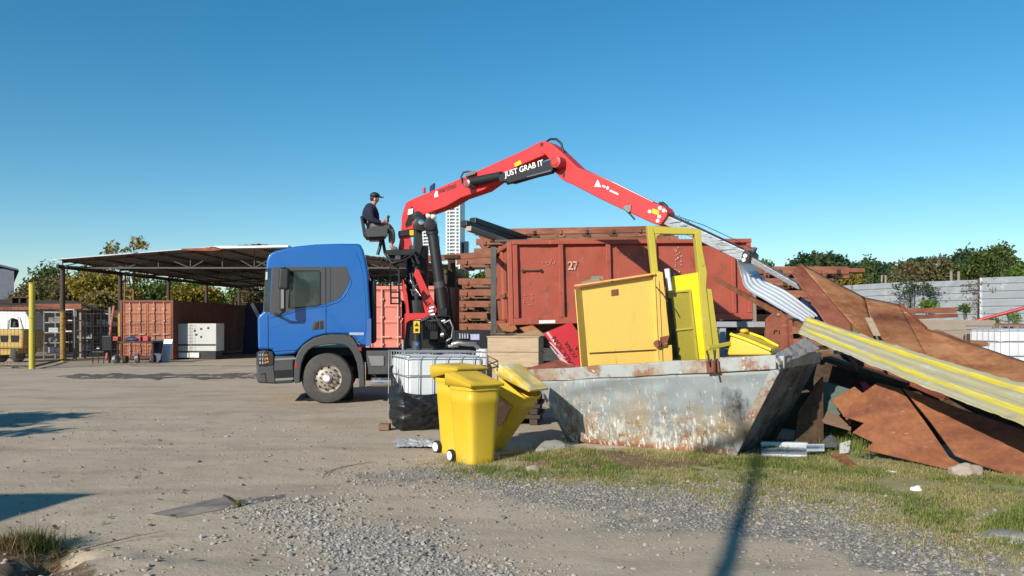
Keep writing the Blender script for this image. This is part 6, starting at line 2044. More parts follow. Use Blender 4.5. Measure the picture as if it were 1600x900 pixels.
mb = MB(); mb.slab([hp(1033, 527, -.06), hp(1046, 524, -.06), hp(1041, 541, -.06), hp(1032, 541, -.06)], .05); mb.cyl(hp(1027, 537, -.08), hp(1027, 537, -.02), .05, seg=10); mb.build('latch', M['rust_red'], hood)
mb = MB(); mb.hexa([hp(922, 606, .05), hp(1052, 600, .05), hp(1052, 600, .6), hp(922, 606, .6), hp(905, 449, .05), hp(1028, 429, .05), hp(1028, 429, .34), hp(905, 449, .34)]); mb.build('box_body', M['yel'], hood)
mb = MB(); mb.beam(hp(909, 443.5, .05), hp(936, 436, .05), .05, .05); mb.beam(hp(924, 434.5, .08), hp(942, 434, .08), .03, .05)
single(mb, 'scrap_stick', M['woodg'], 'small wooden offcut lying on top of the yellow hopper', 'offcut')

YF = 10.95
frame = thing('guard_frame', 'tall bright yellow steel guard frame with mesh panel, standing in the skip', 'frame', P(1065, 575, YF))
F0 = P(1060, 500, YF)
fn_ = V((-.10, 1, 0)).normalized()
def fp(px, py, off=0.0):
    return onplane(px, py, F0 + fn_ * off, fn_)
def fpr(name, pts, off, th, m, parent=frame, **kw):
    mb = MB(); mb.prism([fp(px, py, off) for px, py in pts], fn_ * th); return mb.build(name, m, parent, **kw)
fpr('upright', [(1011.5, 353), (1020, 355), (1023, 366), (1028.5, 423), (1036, 426), (1046, 600), (1034, 600), (1019, 423)], 0, .10, M['yelold'], bevel=.008)
fpr('upright', [(1086, 364), (1094.5, 357.5), (1098, 390), (1105, 426), (1103.5, 447), (1114, 540), (1120, 600), (1108, 600), (1098, 500), (1092, 425)], 0, .12, M['yelold'], bevel=.008)
fpr('top_beam', [(1012, 352.5), (1093, 358), (1095, 366.5), (1023.5, 365)], .012, .10, M['yelold'], bevel=.008)
mb = MB()
for q in (((1023.5, 366), (1026, 365.2), (1024.5, 372)),):
    mb.prism([fp(x, y, .02) for x, y in ((1023, 365), (1031, 365.5), (1026, 369), (1024.5, 378))], fn_ * .06); mb.prism([fp(x, y, .02) for x, y in ((1085, 366), (1092, 366), (1092, 380), (1090, 371))], fn_ * .06)
mb.build('gusset', M['yelold'], frame)
fpr('sheet_panel', [(1050, 432), (1094.5, 425), (1098, 470), (1106, 545), (1110, 600), (1096, 600), (1079, 452), (1050, 455)], .05, .015, M['yelb'])
fpr('back_sheet', [(1040, 446), (1080, 444), (1098, 600), (1046, 600)], .40, .015, mat('shaded olive paint', (.26, .205, .045), .7, 0, .2, 4))  # sheet behind the mesh coloured dark for the shade inside
fpr('narrow_panel', [(1104.5, 451), (1111.5, 452), (1123, 535), (1126, 590), (1116, 590)], .02, .03, M['yelold'])
door = fpr('mesh_door_frame', [(1042, 455), (1079, 452.5), (1096, 600), (1093, 600), (1076.5, 455.5), (1045, 458)], .025, .03, M['yelold'])
fpr('door_rail', [(1049, 515), (1084, 511.5), (1084.4, 514), (1049.3, 517.5)], .025, .03, M['yelold'], door)
mb = MB(); r = random.Random(2)
for i in range(30):
    f = i / 29
    mb.beam(fp(1044 + 32 * f, 457, .05), fp(1056 + 36 * f, 600, .05), .006, .006)
for j in range(62):
    y = 457 + j * 2.3
    k = (y - 457) / 143
    mb.beam(fp(1044 + 12 * k, y, .05), fp(1076.5 + 16 * k, y - 2.5, .05), .006, .006)
mb.build('wire_mesh', M['yelold'], door)
mb = MB(); mb.cyl(fp(1042, 421, -.05), fp(1047, 454, -.05), .035, seg=12); mb.cyl(fp(1042.2, 420, -.05), fp(1043.6, 431, -.05), .037, seg=12)
single(mb, 'pipe', M['white'], 'short white pipe standing between hopper and guard frame', 'pipe', smooth=40)
fpr('shadow_strip', [(1043.5, 466), (1049, 466), (1060, 560), (1053, 560)], .02, .012, M['rust_dark'], frame)  # dark strip painted in as the frame's shadow on the mesh

# red notice board with white stripes, upside down writing
SG = thing('notice_board', 'red notice board with white edge stripes and upside down black lettering, leaning in the skip', 'sign', P(885, 580, 11.6))
s0 = P(880, 540, 11.55); sn = V((.12, 1, .25)).normalized()
def sg(px, py, off=0.0):
    return onplane(px, py, s0 + sn * off, sn)
mb = MB(); mb.prism([sg(849, 521), sg(892.5, 503.5), sg(945, 580), sg(910, 602)], sn * .02); mb.build('board', M['signred'], SG)
mb = MB()
for (a_, b_, c_, d_) in (((853, 520), (857, 518.5), (871, 539), (867.5, 539.5)), ((857, 534), (862, 536), (884, 560), (879, 558.5)), ((868, 553), (873, 553.5), (893, 572), (888, 573)), ((859, 541), (861, 541), (887, 574), (884, 574))):
    mb.prism([sg(*a_, -.004), sg(*b_, -.004), sg(*c_, -.004), sg(*d_, -.004)], sn * .004)
mb.build('white_stripes', mat('faded white stripe', (.62, .42, .44), .6), SG)
dirx = (sg(866, 520) - sg(900, 571)).normalized()      # reading direction, from lower right to upper left
perp = (sg(849, 521) - sg(892.5, 503.5)).normalized()
sgm = mat('black sign lettering', (.035, .02, .022), .6)
def signline(word, end, size):
    e0 = sg(*end, -.006)
    _c = text('lettering', word, size, sgm, SG, V((0, 0, 0)), dirx, perp, .002, .0, 1.15)
    w_ = max((v_.co + ORG[SG.name]).dot(dirx) for v_ in _c.data.vertices)
    sh = e0 - dirx * w_
    for v_ in _c.data.vertices:
        v_.co = v_.co + sh
signline('PRECAUCION', (868, 525), .105)
signline('ZONA', (886, 533), .085)
signline('DE CARGA', (902, 540), .085)

# yellow bin lid and handle in the right of the skip
t = thing('bin_lid', 'yellow plastic bin lid lying on scrap at the right end of the skip', 'lid', P(1175, 552, 10.0))
mb = MB(); YL = 9.9
mb.hexa([P(1136, 556, YL), P(1206, 556, YL - .3), P(1222, 552, YL + .4), P(1150, 548, YL + .6), P(1141, 523, YL), P(1205, 548, YL - .3), P(1216, 541, YL + .35), P(1160, 517, YL + .6)])
mb.build('shell', M['bin'], t, bevel=.03, bseg=3)
mb = MB(); mb.tube([P(1141, 522, YL - .02), P(1165, 530, YL - .12), P(1205, 547, YL - .32)], .02, 8); mb.tube([P(1160, 516.5, YL + .5), P(1190, 527, YL + .45), P(1216, 541, YL + .35)], .018, 8); mb.build('rim', M['yelb'], t, smooth=60)
mb = MB(); mb.ball(P(1163, 517, YL + .45), (.06, .05, .03)); mb.build('knob', M['bin'], t, smooth=180)
mb = MB(); mb.beam(P(1105, 544, 9.75), P(1140, 537, 9.9), .05, .05); single(mb, 'yellow_bar', M['yelold'], 'short worn yellow bar resting on the skip rim beside the lid', 'bar', bevel=.01)
# hidden scrap filling the skip
mb = MB(); r = random.Random(21)
ctr = (BL + BR) / 2 + DV * .5
for i in range(60):
    u, v_ = r.uniform(.08, .92), r.uniform(.1, .9)
    p = BL.lerp(BR, u) + DV * v_ + V((0, 0, r.uniform(.1, .62)))
    mb.beam(p, p + V((r.uniform(-.6, .6), r.uniform(-.5, .5), r.uniform(-.1, .2))), r.uniform(.03, .3), r.uniform(.01, .08))
stuff(single(mb, 'loose_scrap', M['rust_dark'], 'loose dark scrap inside the skip', 'scrap'))

M['shadewood'] = mat('shade dark timber', (.055, .042, .032), .9, 0, .3, 5, .25, 30)  # timber colour kept near black so it reads as shade
# ------------------------------------------------------------------ wooden crate behind the skip
t = thing('wooden_crate', 'pale plywood crate on added dark pallets behind the bins', 'crate', at(815, 12.9))
def obox(mb, c, dx, dy, hx, hy, z0, z1):
    p = [c + dx * sx_ * hx + dy * sy_ * hy for sx_, sy_ in ((-1, -1), (1, -1), (1, 1), (-1, 1))]
    mb.hexa([q + V((0, 0, z0)) for q in p] + [q + V((0, 0, z1)) for q in p])
cdx = V((math.cos(.33) * 1, -math.sin(.33) * .35, 0)).normalized(); cdy = V((-cdx.y, cdx.x, 0))
K0 = P(841.5, 560, 12.4); K0.z = 0           # nearest corner
cw, cd = .80, .95
cc0 = K0 - cdx * cw / 2 + cdy * cd / 2
zt = CZ - (527 - HZ) / F * 12.4
nb = 3; zb = .66
pal = thing('shade_pallets', 'added stack of dark pallets standing in for shade under the plywood crate', 'pallets', cc0)  # pallets added to darken the shaded gap between tipped bin and skip
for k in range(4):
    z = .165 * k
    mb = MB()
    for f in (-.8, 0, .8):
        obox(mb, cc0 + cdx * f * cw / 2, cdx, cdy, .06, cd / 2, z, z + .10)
    obox(mb, cc0, cdx, cdy, cw / 2 + .02, cd / 2 + .02, z + .102, z + .155); mb.build('pallet', M['shadewood'], pal)
for k in range(nb):
    mb = MB(); obox(mb, cc0 + V((0, 0, 0)), cdx, cdy, cw / 2, cd / 2, zb + (zt - zb) * k / nb + .003, zb + (zt - zb) * (k + 1) / nb - .003); mb.build('plank_course', M['wood'], t, bevel=.005)
mb = MB(); obox(mb, cc0, cdx, cdy, cw / 2 + .012, cd / 2 + .012, zt - .002, zt + .015); mb.build('lid', M['wood'], t)
mb = MB(); mb.slab([P(802, 524, 12.8), P(838, 515, 13.0), P(852, 524, 12.9), P(825, 528, 12.6)], .04); single(mb, 'cardboard_scrap', mat('cardboard', (.34, .22, .12), .85, 0, .2, 4), 'brown cardboard scrap on the plywood crate', 'cardboard')
mb = MB(); mb.slab([P(812, 512, 13.3), P(832, 508, 13.3), P(848, 520, 13.2), P(826, 524, 13.2)], .03); single(mb, 'bent_plate', M['rust_plate'], 'small bent rusty plate behind the cardboard on the crate', 'plate')

# grey cabinet and rusty lug bracket behind the right of the skip
t = thing('steel_cabinet', 'pale grey steel cabinet frame behind the right end of the skip', 'cabinet', at(1165, 12.6))
y = 12.6
mb = MB(); q0 = P(1124, 503, y); q1 = P(1206, 501, y)
mb.box(((q0.x + q1.x) / 2, y + .3, q0.z - .04), (q1.x - q0.x + .1, .7, .09)); mb.build('top', M['gwall'], t, bevel=.01)
mb = MB()
for px in (1129, 1201):
    p = P(px, 500, y); mb.box((p.x, y + .02, (q0.z - .1) / 2), (.09, .09, q0.z - .1))
mb.box(((q0.x + q1.x) / 2, y + .02, q0.z - .32), (q1.x - q0.x, .06, .05)); mb.build('frame', M['gwall'], t)
mb = MB(); mb.box(((q0.x + q1.x) / 2, y + .12, .6), (q1.x - q0.x - .1, .03, 1.1)); mb.build('panel', M['gwall'], t)
t = thing('lug_plate', 'brown rusty steel lug plate standing behind the skip flap', 'bracket', P(1215, 545, 10.9))
mb = MB(); mb.slab([P(x, y_, 10.9) for x, y_ in ((1196, 560), (1197, 499), (1211, 486.5), (1221, 485.5), (1231, 499), (1233, 560))], .06); mb.build('plate', M['rust_red'], t, bevel=.01)
mb = MB(); mb.beam(P(1230, 500, 10.93), P(1233, 560, 10.93), .25, .05, (1, 0, 0)); mb.build('web', M['rust_red'], t)
mb = MB(); c = P(1216.5, 491.5, 10.88); mb.cyl(c, c + V((0, .03, 0)), .022, seg=10); mb.build('bolt', M['woodg'], t)
mb = MB(); mb.tube([P(1208, 519, 10.86), P(1208.5, 514.5, 10.86), P(1216, 514.5, 10.86), P(1216.5, 519, 10.86)], .008, 6); mb.build('handle', M['rust_plate'], t)
mb = MB(); c = P(1240, 513, 11.2); mb.tube([c + V((.13 * math.cos(a_), 0, .13 * math.sin(a_))) for a_ in np.linspace(0, 6.28, 18)], .02, 6); single(mb, 'hose_coil', M['black'], 'dark hose coil between the lug plate and the striped sheet', 'hose')

# ------------------------------------------------------------------ the scrap heap on the right
def bent(name, quads, m, label, cat='plate', amp=.015, th=.012):
    """sheet made of patches that share edges; each patch: a b c d"""
    mb = MB()
    for (a_, b_, c_, d_) in quads:
        nrm = (b_ - a_).cross(d_ - a_).normalized()
        def fn(u, v_):
            p = a_.lerp(b_, u).lerp(d_.lerp(c_, u), v_)
            k = min(1, 6 * min(u, 1 - u), 6 * min(v_, 1 - v_))
            return p + nrm * amp * k * n2(p.x * 1.3, p.z * 1.5 + p.y, 1, 4)
        mb.grid(fn, 14, 14)
    return single(mb, name, m, label, cat, smooth=25, solid=th)
A1, A2, A3, A4 = P(1249, 412, 12.3), P(1237, 427, 12.0), P(1287, 498, 11.0), P(1331, 507, 11.15)
bent('bent_plate', [(A2, P(1340, 580, 10.4), A4, A1)], M['rust_red'], 'reddish rusty plate fold rising highest on the right heap', amp=.02)
A5, A6 = P(1351, 465, 12.0), P(1377, 560, 10.55)
bent('bent_plate', [(A1 + V((.004, -.004, 0)), A4 + V((.004, -.004, 0)), A6, A5)], M['rust_plate'], 'light brown rusty plate in the middle of the upper right heap, left of the crease', amp=.03)
bent('long_plate', [(P(1351, 465, 11.98), P(1375, 535, 10.6), P(1450, 560, 10.2), P(1405, 476, 11.9)), (P(1405, 476, 11.9), P(1450, 560, 10.2), P(1600, 640, 8.9), P(1445, 513, 11.0)), (P(1445, 513, 11.0), P(1600, 640, 8.9), P(1760, 720, 7.4), P(1760, 618, 8.8))], M['rust_plate'], 'long brown rusty steel plate sloping down to the right edge', amp=.02)
mb = MB(); mb.beam(P(1357, 497, 11.1), P(1370, 524, 10.55), .015, .09, (1, 0, 0)); single(mb, 'flat_bar', M['wood'], 'short pale edge strip standing in the plate crease', 'strip')
mb = MB(); mb.beam(P(1405, 475, 11.9), P(1447, 514, 11.0), .03, .05); single(mb, 'angle_bar', M['rust_red'], 'thin rusty edge bar along the upper right rim of the long plate', 'bar')
# yellow striped corrugated sheet
S1, S2, S3, S4 = P(1261, 495, 10.65), P(1247, 521, 10.25), P(1745, 718, 7.1), P(1750, 640, 7.75)
mb = MB()
nrm = (S2 - S1).cross(S4 - S1).normalized()
if nrm.y > 0:
    nrm = -nrm
def ss(u, v_):
    p = S1.lerp(S4, u).lerp(S2.lerp(S3, u), v_)
    k = v_ * 4 % 1
    rib = .006 * (smooth(k, .08, .2) - smooth(k, .55, .67))
    sag = -.04 * math.sin(u * math.pi) + .008 * n2(u * 12, v_ * 3, 1, 2)
    return p + nrm * (rib + sag) + V((0, 0, (-.02 * n2(u * 15, 0, 1, 9)) if v_ in (0, 1) else 0))
def sm(u, v_):
    if .11 + .015 * math.sin(u * 3) < v_ < .28 + .015 * math.sin(u * 5): return 1
    if .64 + .015 * math.sin(u * 4) < v_ < .80: return 1
    return 0
mb.grid(ss, 90, 56, sm)
M['stripe_y'] = mat('yellow stripe paint', (.58, .47, .05), .66, 0, .12, 3, .1, 20, patch=[((.40, .36, .20), 4, .50, .70), ((.45, .41, .3), 14, .68, .72)])
M['stripe_w'] = mat('dirty cream sheet paint', (.36, .335, .235), .68, 0, .15, 3, .1, 20, patch=[((.40, .35, .13), 1.2, .42, .62, (1, .4, 1)), ((.42, .41, .38), 5, .56, .68), ((.26, .23, .17), 3, .6, .75), ((.32, .28, .20), 8, .66, .76)])
single(mb, 'striped_sheet', [M['stripe_w'], M['stripe_y']], 'long corrugated cream sheet with two yellow stripes across the right heap', 'sheet', smooth=35, solid=.01)
# lower plates leaning on the grass
def plate(name, pts, plane3, m, label, th=.014):
    p0, p1, p2 = plane3
    n_ = (p1 - p0).cross(p2 - p0).normalized()
    mb = MB(); q = [onplane(px, py, p0, n_) for px, py in pts]
    mb.slab(q, th)
    return single(mb, name, m, label, 'plate')
plate('notched_plate', [(1371, 598), (1407, 607), (1446, 660), (1483, 714), (1503, 726), (1484, 734), (1353, 703), (1364, 691), (1332, 676), (1350, 661), (1316, 650), (1345, 616)], (P(1484, 734, 8.58), P(1371, 598, 9.85), P(1345, 690, 9.5)), M['rust_plate_orange'], 'orange rusty plate with notched left edge leaning on the grass')
plate('steel_plate', [(1411, 606.5), (1500, 638), (1600, 672), (1760, 726), (1760, 790), (1640, 752), (1580, 741), (1534, 727), (1492, 711), (1455, 660)], (P(1580, 741, 8.32), P(1406, 606, 9.55), P(1760, 735, 8.1)), M['rust_plate_orange'], 'large orange rusty plate at the right edge leaning beside the notched one')
plate('small_plate', [(1335, 604), (1350, 616), (1328, 662), (1300, 625)], (P(1328, 662, 10.0), P(1335, 604, 10.4), P(1300, 625, 10.3)), M['rust_plate'], 'small rusty plate tucked behind the notched plate')
plate('green_plate', [(1284, 595), (1338, 611), (1320, 640), (1310, 650), (1284, 642)], (P(1284, 642, 10.5), P(1284, 595, 10.8), P(1338, 611, 10.7)), mat('faded green paint', (.10, .135, .11), .7, 0, .15, 3, .1, 20, patch=[((.2, .11, .06), 4, .58, .7)]), 'faded green plate under the striped sheet beside the rusty slab')
plate('dark_plank', [(1284, 641), (1310, 649), (1330, 668), (1284, 655)], (P(1284, 655, 10.3), P(1284, 641, 10.5), P(1330, 668, 10.1)), M['woodbrown'], 'dark brown plank lying under the green plate', .05)
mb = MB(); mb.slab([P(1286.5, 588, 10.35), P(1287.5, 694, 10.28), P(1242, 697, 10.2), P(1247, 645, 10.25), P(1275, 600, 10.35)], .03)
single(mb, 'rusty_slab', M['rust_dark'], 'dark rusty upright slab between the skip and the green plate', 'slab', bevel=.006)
# dark scrap filling the space under the sheets
r = random.Random(14)
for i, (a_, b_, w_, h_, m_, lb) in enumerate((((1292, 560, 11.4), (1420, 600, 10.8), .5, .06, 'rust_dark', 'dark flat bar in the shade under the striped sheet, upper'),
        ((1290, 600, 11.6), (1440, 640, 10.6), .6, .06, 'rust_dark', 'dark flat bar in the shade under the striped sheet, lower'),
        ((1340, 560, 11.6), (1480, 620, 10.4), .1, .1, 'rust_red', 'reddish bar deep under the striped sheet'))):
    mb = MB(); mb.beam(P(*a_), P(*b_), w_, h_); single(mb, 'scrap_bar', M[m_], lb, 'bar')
mb = MB(); mb.slab([P(1180, 706, 12.2), P(1180, 545, 12.4), P(1420, 560, 11.8), P(1640, 690, 9.6), P(1640, 780, 9.6)], .02); single(mb, 'shade_backing', M['rust_dark'], 'added dark sheet standing in for the shade behind the heap', 'sheet')  # sheet added so the gap between skip and slab stays dark
mb = MB(); mb.slab([P(1344, 597, 10.7), P(1352, 596, 10.7), P(1360, 603, 10.6), P(1350, 610, 10.6)], .02); single(mb, 'red_scrap', M['signred'], 'small red metal scrap above the notched plate', 'scrap')
# support beam that the long sheets rest on
mb = MB(); mb.beam((5.6, 10.9, .0), (5.6, 10.9, 1.25), .25, .25, (1, 0, 0)); single(mb, 'support_block', M['rust_dark'], 'taller dark block propping the striped sheet from below', 'block')
mb = MB(); mb.beam((6.6, 9.6, 0), (6.6, 9.6, .75), .25, .25, (1, 0, 0)); single(mb, 'support_block', M['rust_dark'], 'shorter dark block under the long plate near the right edge', 'block')

# galvanised corrugated sheet held by the crane
cs = [[bp(1152, 407, -.16), bp(1172, 406, .25)], [P(1159, 432, 12.85), P(1184, 424, 13.3)], [P(1166, 451, 12.45), P(1198, 440, 13.0)], [P(1198, 471, 12.0), P(1232, 458, 12.5)], [P(1253, 503, 11.2), P(1279, 494, 11.9)]]
def corr(u, v_):
    k = v_ * (len(cs) - 1); i = min(int(k), len(cs) - 2); f = k - i
    def sp1(c):
        p0 = cs[max(i - 1, 0)][c]; p1 = cs[i][c]; p2 = cs[i + 1][c]; p3 = cs[min(i + 2, len(cs) - 1)][c]
        return .5 * ((2 * p1) + (p2 - p0) * f + (2 * p0 - 5 * p1 + 4 * p2 - p3) * f * f + (3 * p1 - p0 - 3 * p2 + p3) * f ** 3)
    p = sp1(0).lerp(sp1(1), u)
    return p + V((-.5, -.6, .6)).normalized() * .016 * math.cos(u * 2 * math.pi * 5)
mb = MB(); mb.grid(corr, 80, 40)
single(mb, 'corrugated_sheet', M['galv'], 'bright galvanised corrugated sheet hanging bent from the crane boom', 'sheet', smooth=80, solid=.006)
mb = MB(); mb.beam(P(1118, 436, 13.9), P(1256, 512, 11.0), .05, .07); single(mb, 'angle_iron', M['rust_plate_orange'], 'long rusty angle iron running below the galvanised sheet', 'bar')
mb = MB(); mb.slab([P(1250, 463, 12.6), P(1262, 470, 12.6), P(1292, 502, 11.8), P(1270, 497, 11.8)], .02); single(mb, 'steel_sheet', M['bluedark'], 'dark blue sheet between the galvanised sheet and the red plate', 'sheet')

# galvanised offcuts on the grass, stones, litter
mb = MB(); mb.slab([G(1188, 703), G(1260, 704), G(1262, 715), G(1190, 713)], -.03); mb.beam(G(1188, 700) + V((0, 0, .05)), G(1262, 702) + V((0, 0, .05)), .08, .07)
single(mb, 'gutter_piece', M['galv'], 'flattened galvanised gutter piece lying on the grass', 'gutter', bevel=.01)
mb = MB(); q0 = G(1260, 712)
mb.grid(lambda u, v_: G(1260 + 28 * u, 713 - 8 * v_) + V((0, 0, .06 + .03 * math.sin(v_ * 20))), 6, 20); single(mb, 'corrugated_offcut', M['galv'], 'small ribbed metal offcut next to the gutter piece', 'offcut', solid=.004)
mb = MB(); mb.grid(lambda u, v_: G(1285 + 26 * u, 705 - 9 * v_) + V((0, 0, .05 + .08 * math.sin(u * 3.1) * v_)), 10, 4); single(mb, 'twisted_strip', M['steel'], 'twisted grey metal strip on the grass right of the slab', 'strip', solid=.005)
mb = MB(); mb.slab([G(1312, 711) + V((0, 0, .02)), G(1327, 709) + V((0, 0, .02)), G(1329, 700) + V((0, 0, .10)), G(1312, 703) + V((0, 0, .08))], .01); single(mb, 'white_offcut', M['white'], 'small bright white metal offcut on the grass', 'offcut')
mb = MB(); mb.slab([G(1245, 700) + V((0, .1, .08)), G(1280, 697) + V((0, .1, .04)), G(1270, 690) + V((0, .1, .10)), G(1250, 690) + V((0, .1, .12))], .02); single(mb, 'crumpled_scrap', M['steeld'], 'crumpled dark metal scrap at the foot of the slab', 'scrap')
mb = MB(); mb.slab([G(1298, 714) + V((0, 0, .03)), G(1318, 715) + V((0, 0, .05)), G(1340, 730) + V((0, 0, .02)), G(1325, 729) + V((0, 0, .02))], .03); single(mb, 'wood_scrap', M['rust_plate'], 'short brown bark-like scrap on the grass', 'scrap')
def rock(name, c, r3, m, label, cat, seed):
    bm = bmesh.new(); bmesh.ops.create_icosphere(bm, subdivisions=3, radius=1)
    for v_ in bm.verts:
        d = 1 + .38 * noise.noise(v_.co * 1.2 + V((seed, 0, 0))) + .12 * noise.noise(v_.co * 3.3 + V((0, seed, 0)))
        v_.co = V((v_.co.x * r3[0], v_.co.y * r3[1], v_.co.z * r3[2])) * d + c
    mb = MB(); bm.verts.index_update(); mb.add([v_.co for v_ in bm.verts], [[v_.index for v_ in f.verts] for f in bm.faces]); bm.free()
    return single(mb, name, m, label, cat, smooth=18)
rock('stone', G(1508, 741) + V((0, 0, .03)), (.17, .11, .085), M['stone'], 'angular tan stone in front of the seam of the rusty plates', 'stone', 1)
rock('stone', G(1576, 838) + V((0, 0, .0)), (.22, .12, .04), M['conc'], 'flat pale stone half buried in the grass at the right', 'stone', 2)
rock('stone', G(832, 737) + V((0, 0, .02)), (.07, .05, .05), M['stone'], 'small pale stone at the end of the earth heap', 'stone', 3)
rock('concrete_lump', G(866, 708) + V((0, .12, .0)), (.24, .2, .13), M['conc'], 'rounded grassy concrete lump under the left end of the skip', 'lump', 4)
rock('paper_scrap', G(1393, 737), (.06, .03, .012), M['white'], 'small white scrap on the grass near the notched plate', 'litter', 6)
rock('paper_scrap', G(1432, 764), (.05, .03, .03), M['white'], 'small crumpled white scrap on the dry grass', 'litter', 7)
rock('dark_can', G(1356, 716) + V((0, 0, .02)), (.06, .04, .035), M['black'], 'small black can under the edge of the notched plate', 'can', 8)

# ------------------------------------------------------------------ things farther right
r = random.Random(4)
for i, (a_, b_, w_, h_, m_, lb) in enumerate((
        ((1400, 486, 26), (1490, 485, 25.5), .9, .16, 'rust_rail', 'upper rusty steel beam of the pile before the fence'),
        ((1420, 496, 25.5), (1486, 493, 25.5), .8, .12, 'rust_rail', 'lower rusty steel beam of the pile before the fence'))):
    mb = MB(); mb.beam(P(*a_), P(*b_), w_, h_); single(mb, 'steel_beam', M[m_], lb, 'beam')
for i in range(4):
    mb = MB(); mb.beam(P(1425 + 6 * i, 502 + 5 * i, 23.5 - .6 * i), P(1548 - 2 * i, 503 + 5 * i, 23.0 - .6 * i), .8, .09)
    single(mb, 'timber_plank', M['woodg'], ('topmost grey timber of the low plank pile by the fence', 'second grey timber of the low plank pile by the fence', 'third grey timber of the low plank pile by the fence', 'lowest grey timber of the low plank pile by the fence')[i], 'timber')
mb = MB(); mb.beam(P(1430, 528, 20.5), P(1545, 522, 20.3), .5, .28); single(mb, 'timber_baulk', M['woodg'], 'pale grey timber baulk below the plank pile', 'timber')
mb = MB(); mb.beam(P(1462, 518, 15.5), P(1560, 557, 13.6), .09, .07); single(mb, 'rusty_bar', M['rust_plate'], 'rusty bar lying along the back edge of the long plate', 'bar')
mb = MB(); mb.cyl(P(1511, 528, 18), P(1532, 527, 18.3), .09, seg=14); single(mb, 'pipe', M['rust_dark'], 'short dark rusty pipe before the plank pile', 'pipe', smooth=40)
mb = MB(); mb.beam(P(1518, 534, 17), P(1553, 539, 16.6), .08, .06); single(mb, 'square_bar', M['rust_plate'], 'short rusty square bar leaning at the timber post', 'bar')
mb = MB(); p = P(1552, 523, 17); mb.box((p.x, 17, p.z / 2 + .2), (.18, .18, p.z - .2)); single(mb, 'timber_post', M['woodg'], 'short thick timber post behind the long plate', 'post', bevel=.01)
mb = MB(); mb.tube([P(1520, 503, 24), P(1640, 470, 23)], .05, 8); single(mb, 'red_pipe', M['redp'], 'thin red pipe rising to the right in front of the fence', 'pipe', smooth=60)
mb = MB(); mb.beam(P(1525, 508, 25), P(1660, 509, 25), .12, .12); single(mb, 'rusty_rail', M['rust_rail'], 'long rusty rail lying in front of the fence at the right edge', 'rail')

def ibc(name, label, corner, yaw, sx_, sy_, h0, h1, tiltx=0.0, ncol=5, nrow=3):
    """caged tank on a pallet; corner = nearest bottom corner, x axis along the long face"""
    t = thing(name, label, 'tank', corner, 'caged liquid tanks')
    X = V((math.cos(yaw), math.sin(yaw), -tiltx)).normalized(); Y_ = V((-X.y, X.x, 0)).normalized(); Z = X.cross(Y_)
    q = lambda a_, b_, c_: V(corner) + X * a_ + Y_ * b_ + Z * c_
    mb = MB(); i_ = .03
    mb.hexa([q(i_, i_, h0), q(sx_ - i_, i_, h0), q(sx_ - i_, sy_ - i_, h0), q(i_, sy_ - i_, h0), q(i_, i_, h1 - .05), q(sx_ - i_, i_, h1 - .05), q(sx_ - i_, sy_ - i_, h1 - .05), q(i_, sy_ - i_, h1 - .05)])
    mb.build('tank', M['ibc'], t, bevel=.09, bseg=4)
    mb = MB()
    zs = [h0, h0 + (h1 - h0) * .33, h0 + (h1 - h0) * .66, h1 - .08, h1]
    for z in zs:
        mb.tube([q(0, 0, z), q(sx_, 0, z), q(sx_, sy_, z), q(0, sy_, z), q(0, 0, z)], .009, 6)
    for k in range(ncol + 2):
        x = sx_ * k / (ncol + 1)
        for y in (0, sy_):
            mb.tube([q(x, y, h0), q(x, y, h1)], .0065, 6)
    for k in range(1, ncol + 1):
        y = sy_ * k / (ncol + 1)
        for x in (0, sx_):
            mb.tube([q(x, y, h0), q(x, y, h1)], .0065, 6)
    for k in (1, 3):
        y = sy_ * k / 4; mb.tube([q(0, y, h1 + .004), q(sx_, y, h1 + .004)], .009, 6)
    mb.build('cage', M['cage'], t, smooth=80)
    mb = MB(); mb.cyl(q(sx_ / 2, sy_ / 2, h1 - .06), q(sx_ / 2, sy_ / 2, h1 - .01), .09, seg=16); mb.build('filler_cap', M['black'], t)
    mb = MB()
    for y in (.02, sy_ / 2 - .05, sy_ - .12):
        mb.hexa([q(0, y, 0), q(sx_, y, 0), q(sx_, y + .1, 0), q(0, y + .1, 0), q(0, y, .1), q(sx_, y, .1), q(sx_, y + .1, .1), q(0, y + .1, .1)])
    mb.hexa([q(0, 0, .102), q(sx_, 0, .102), q(sx_, sy_, .102), q(0, sy_, .102), q(0, 0, .125), q(sx_, 0, .125), q(sx_, sy_, .125), q(0, sy_, .125)])
    mb.build('pallet', M['woodg'], t)
    return t, q
ib, iq = ibc('tank_container', 'white caged liquid tank partly wrapped in black film behind the yellow bins', G(631, 673), math.radians(22), 1.28, 1.0, .14, 1.15, .012)
ibc('tank_container', 'white caged liquid tank cut by the right edge of the photo', P(1563, 590, 16.3), math.radians(8), 1.2, 1.0, .14, 1.05, 0)
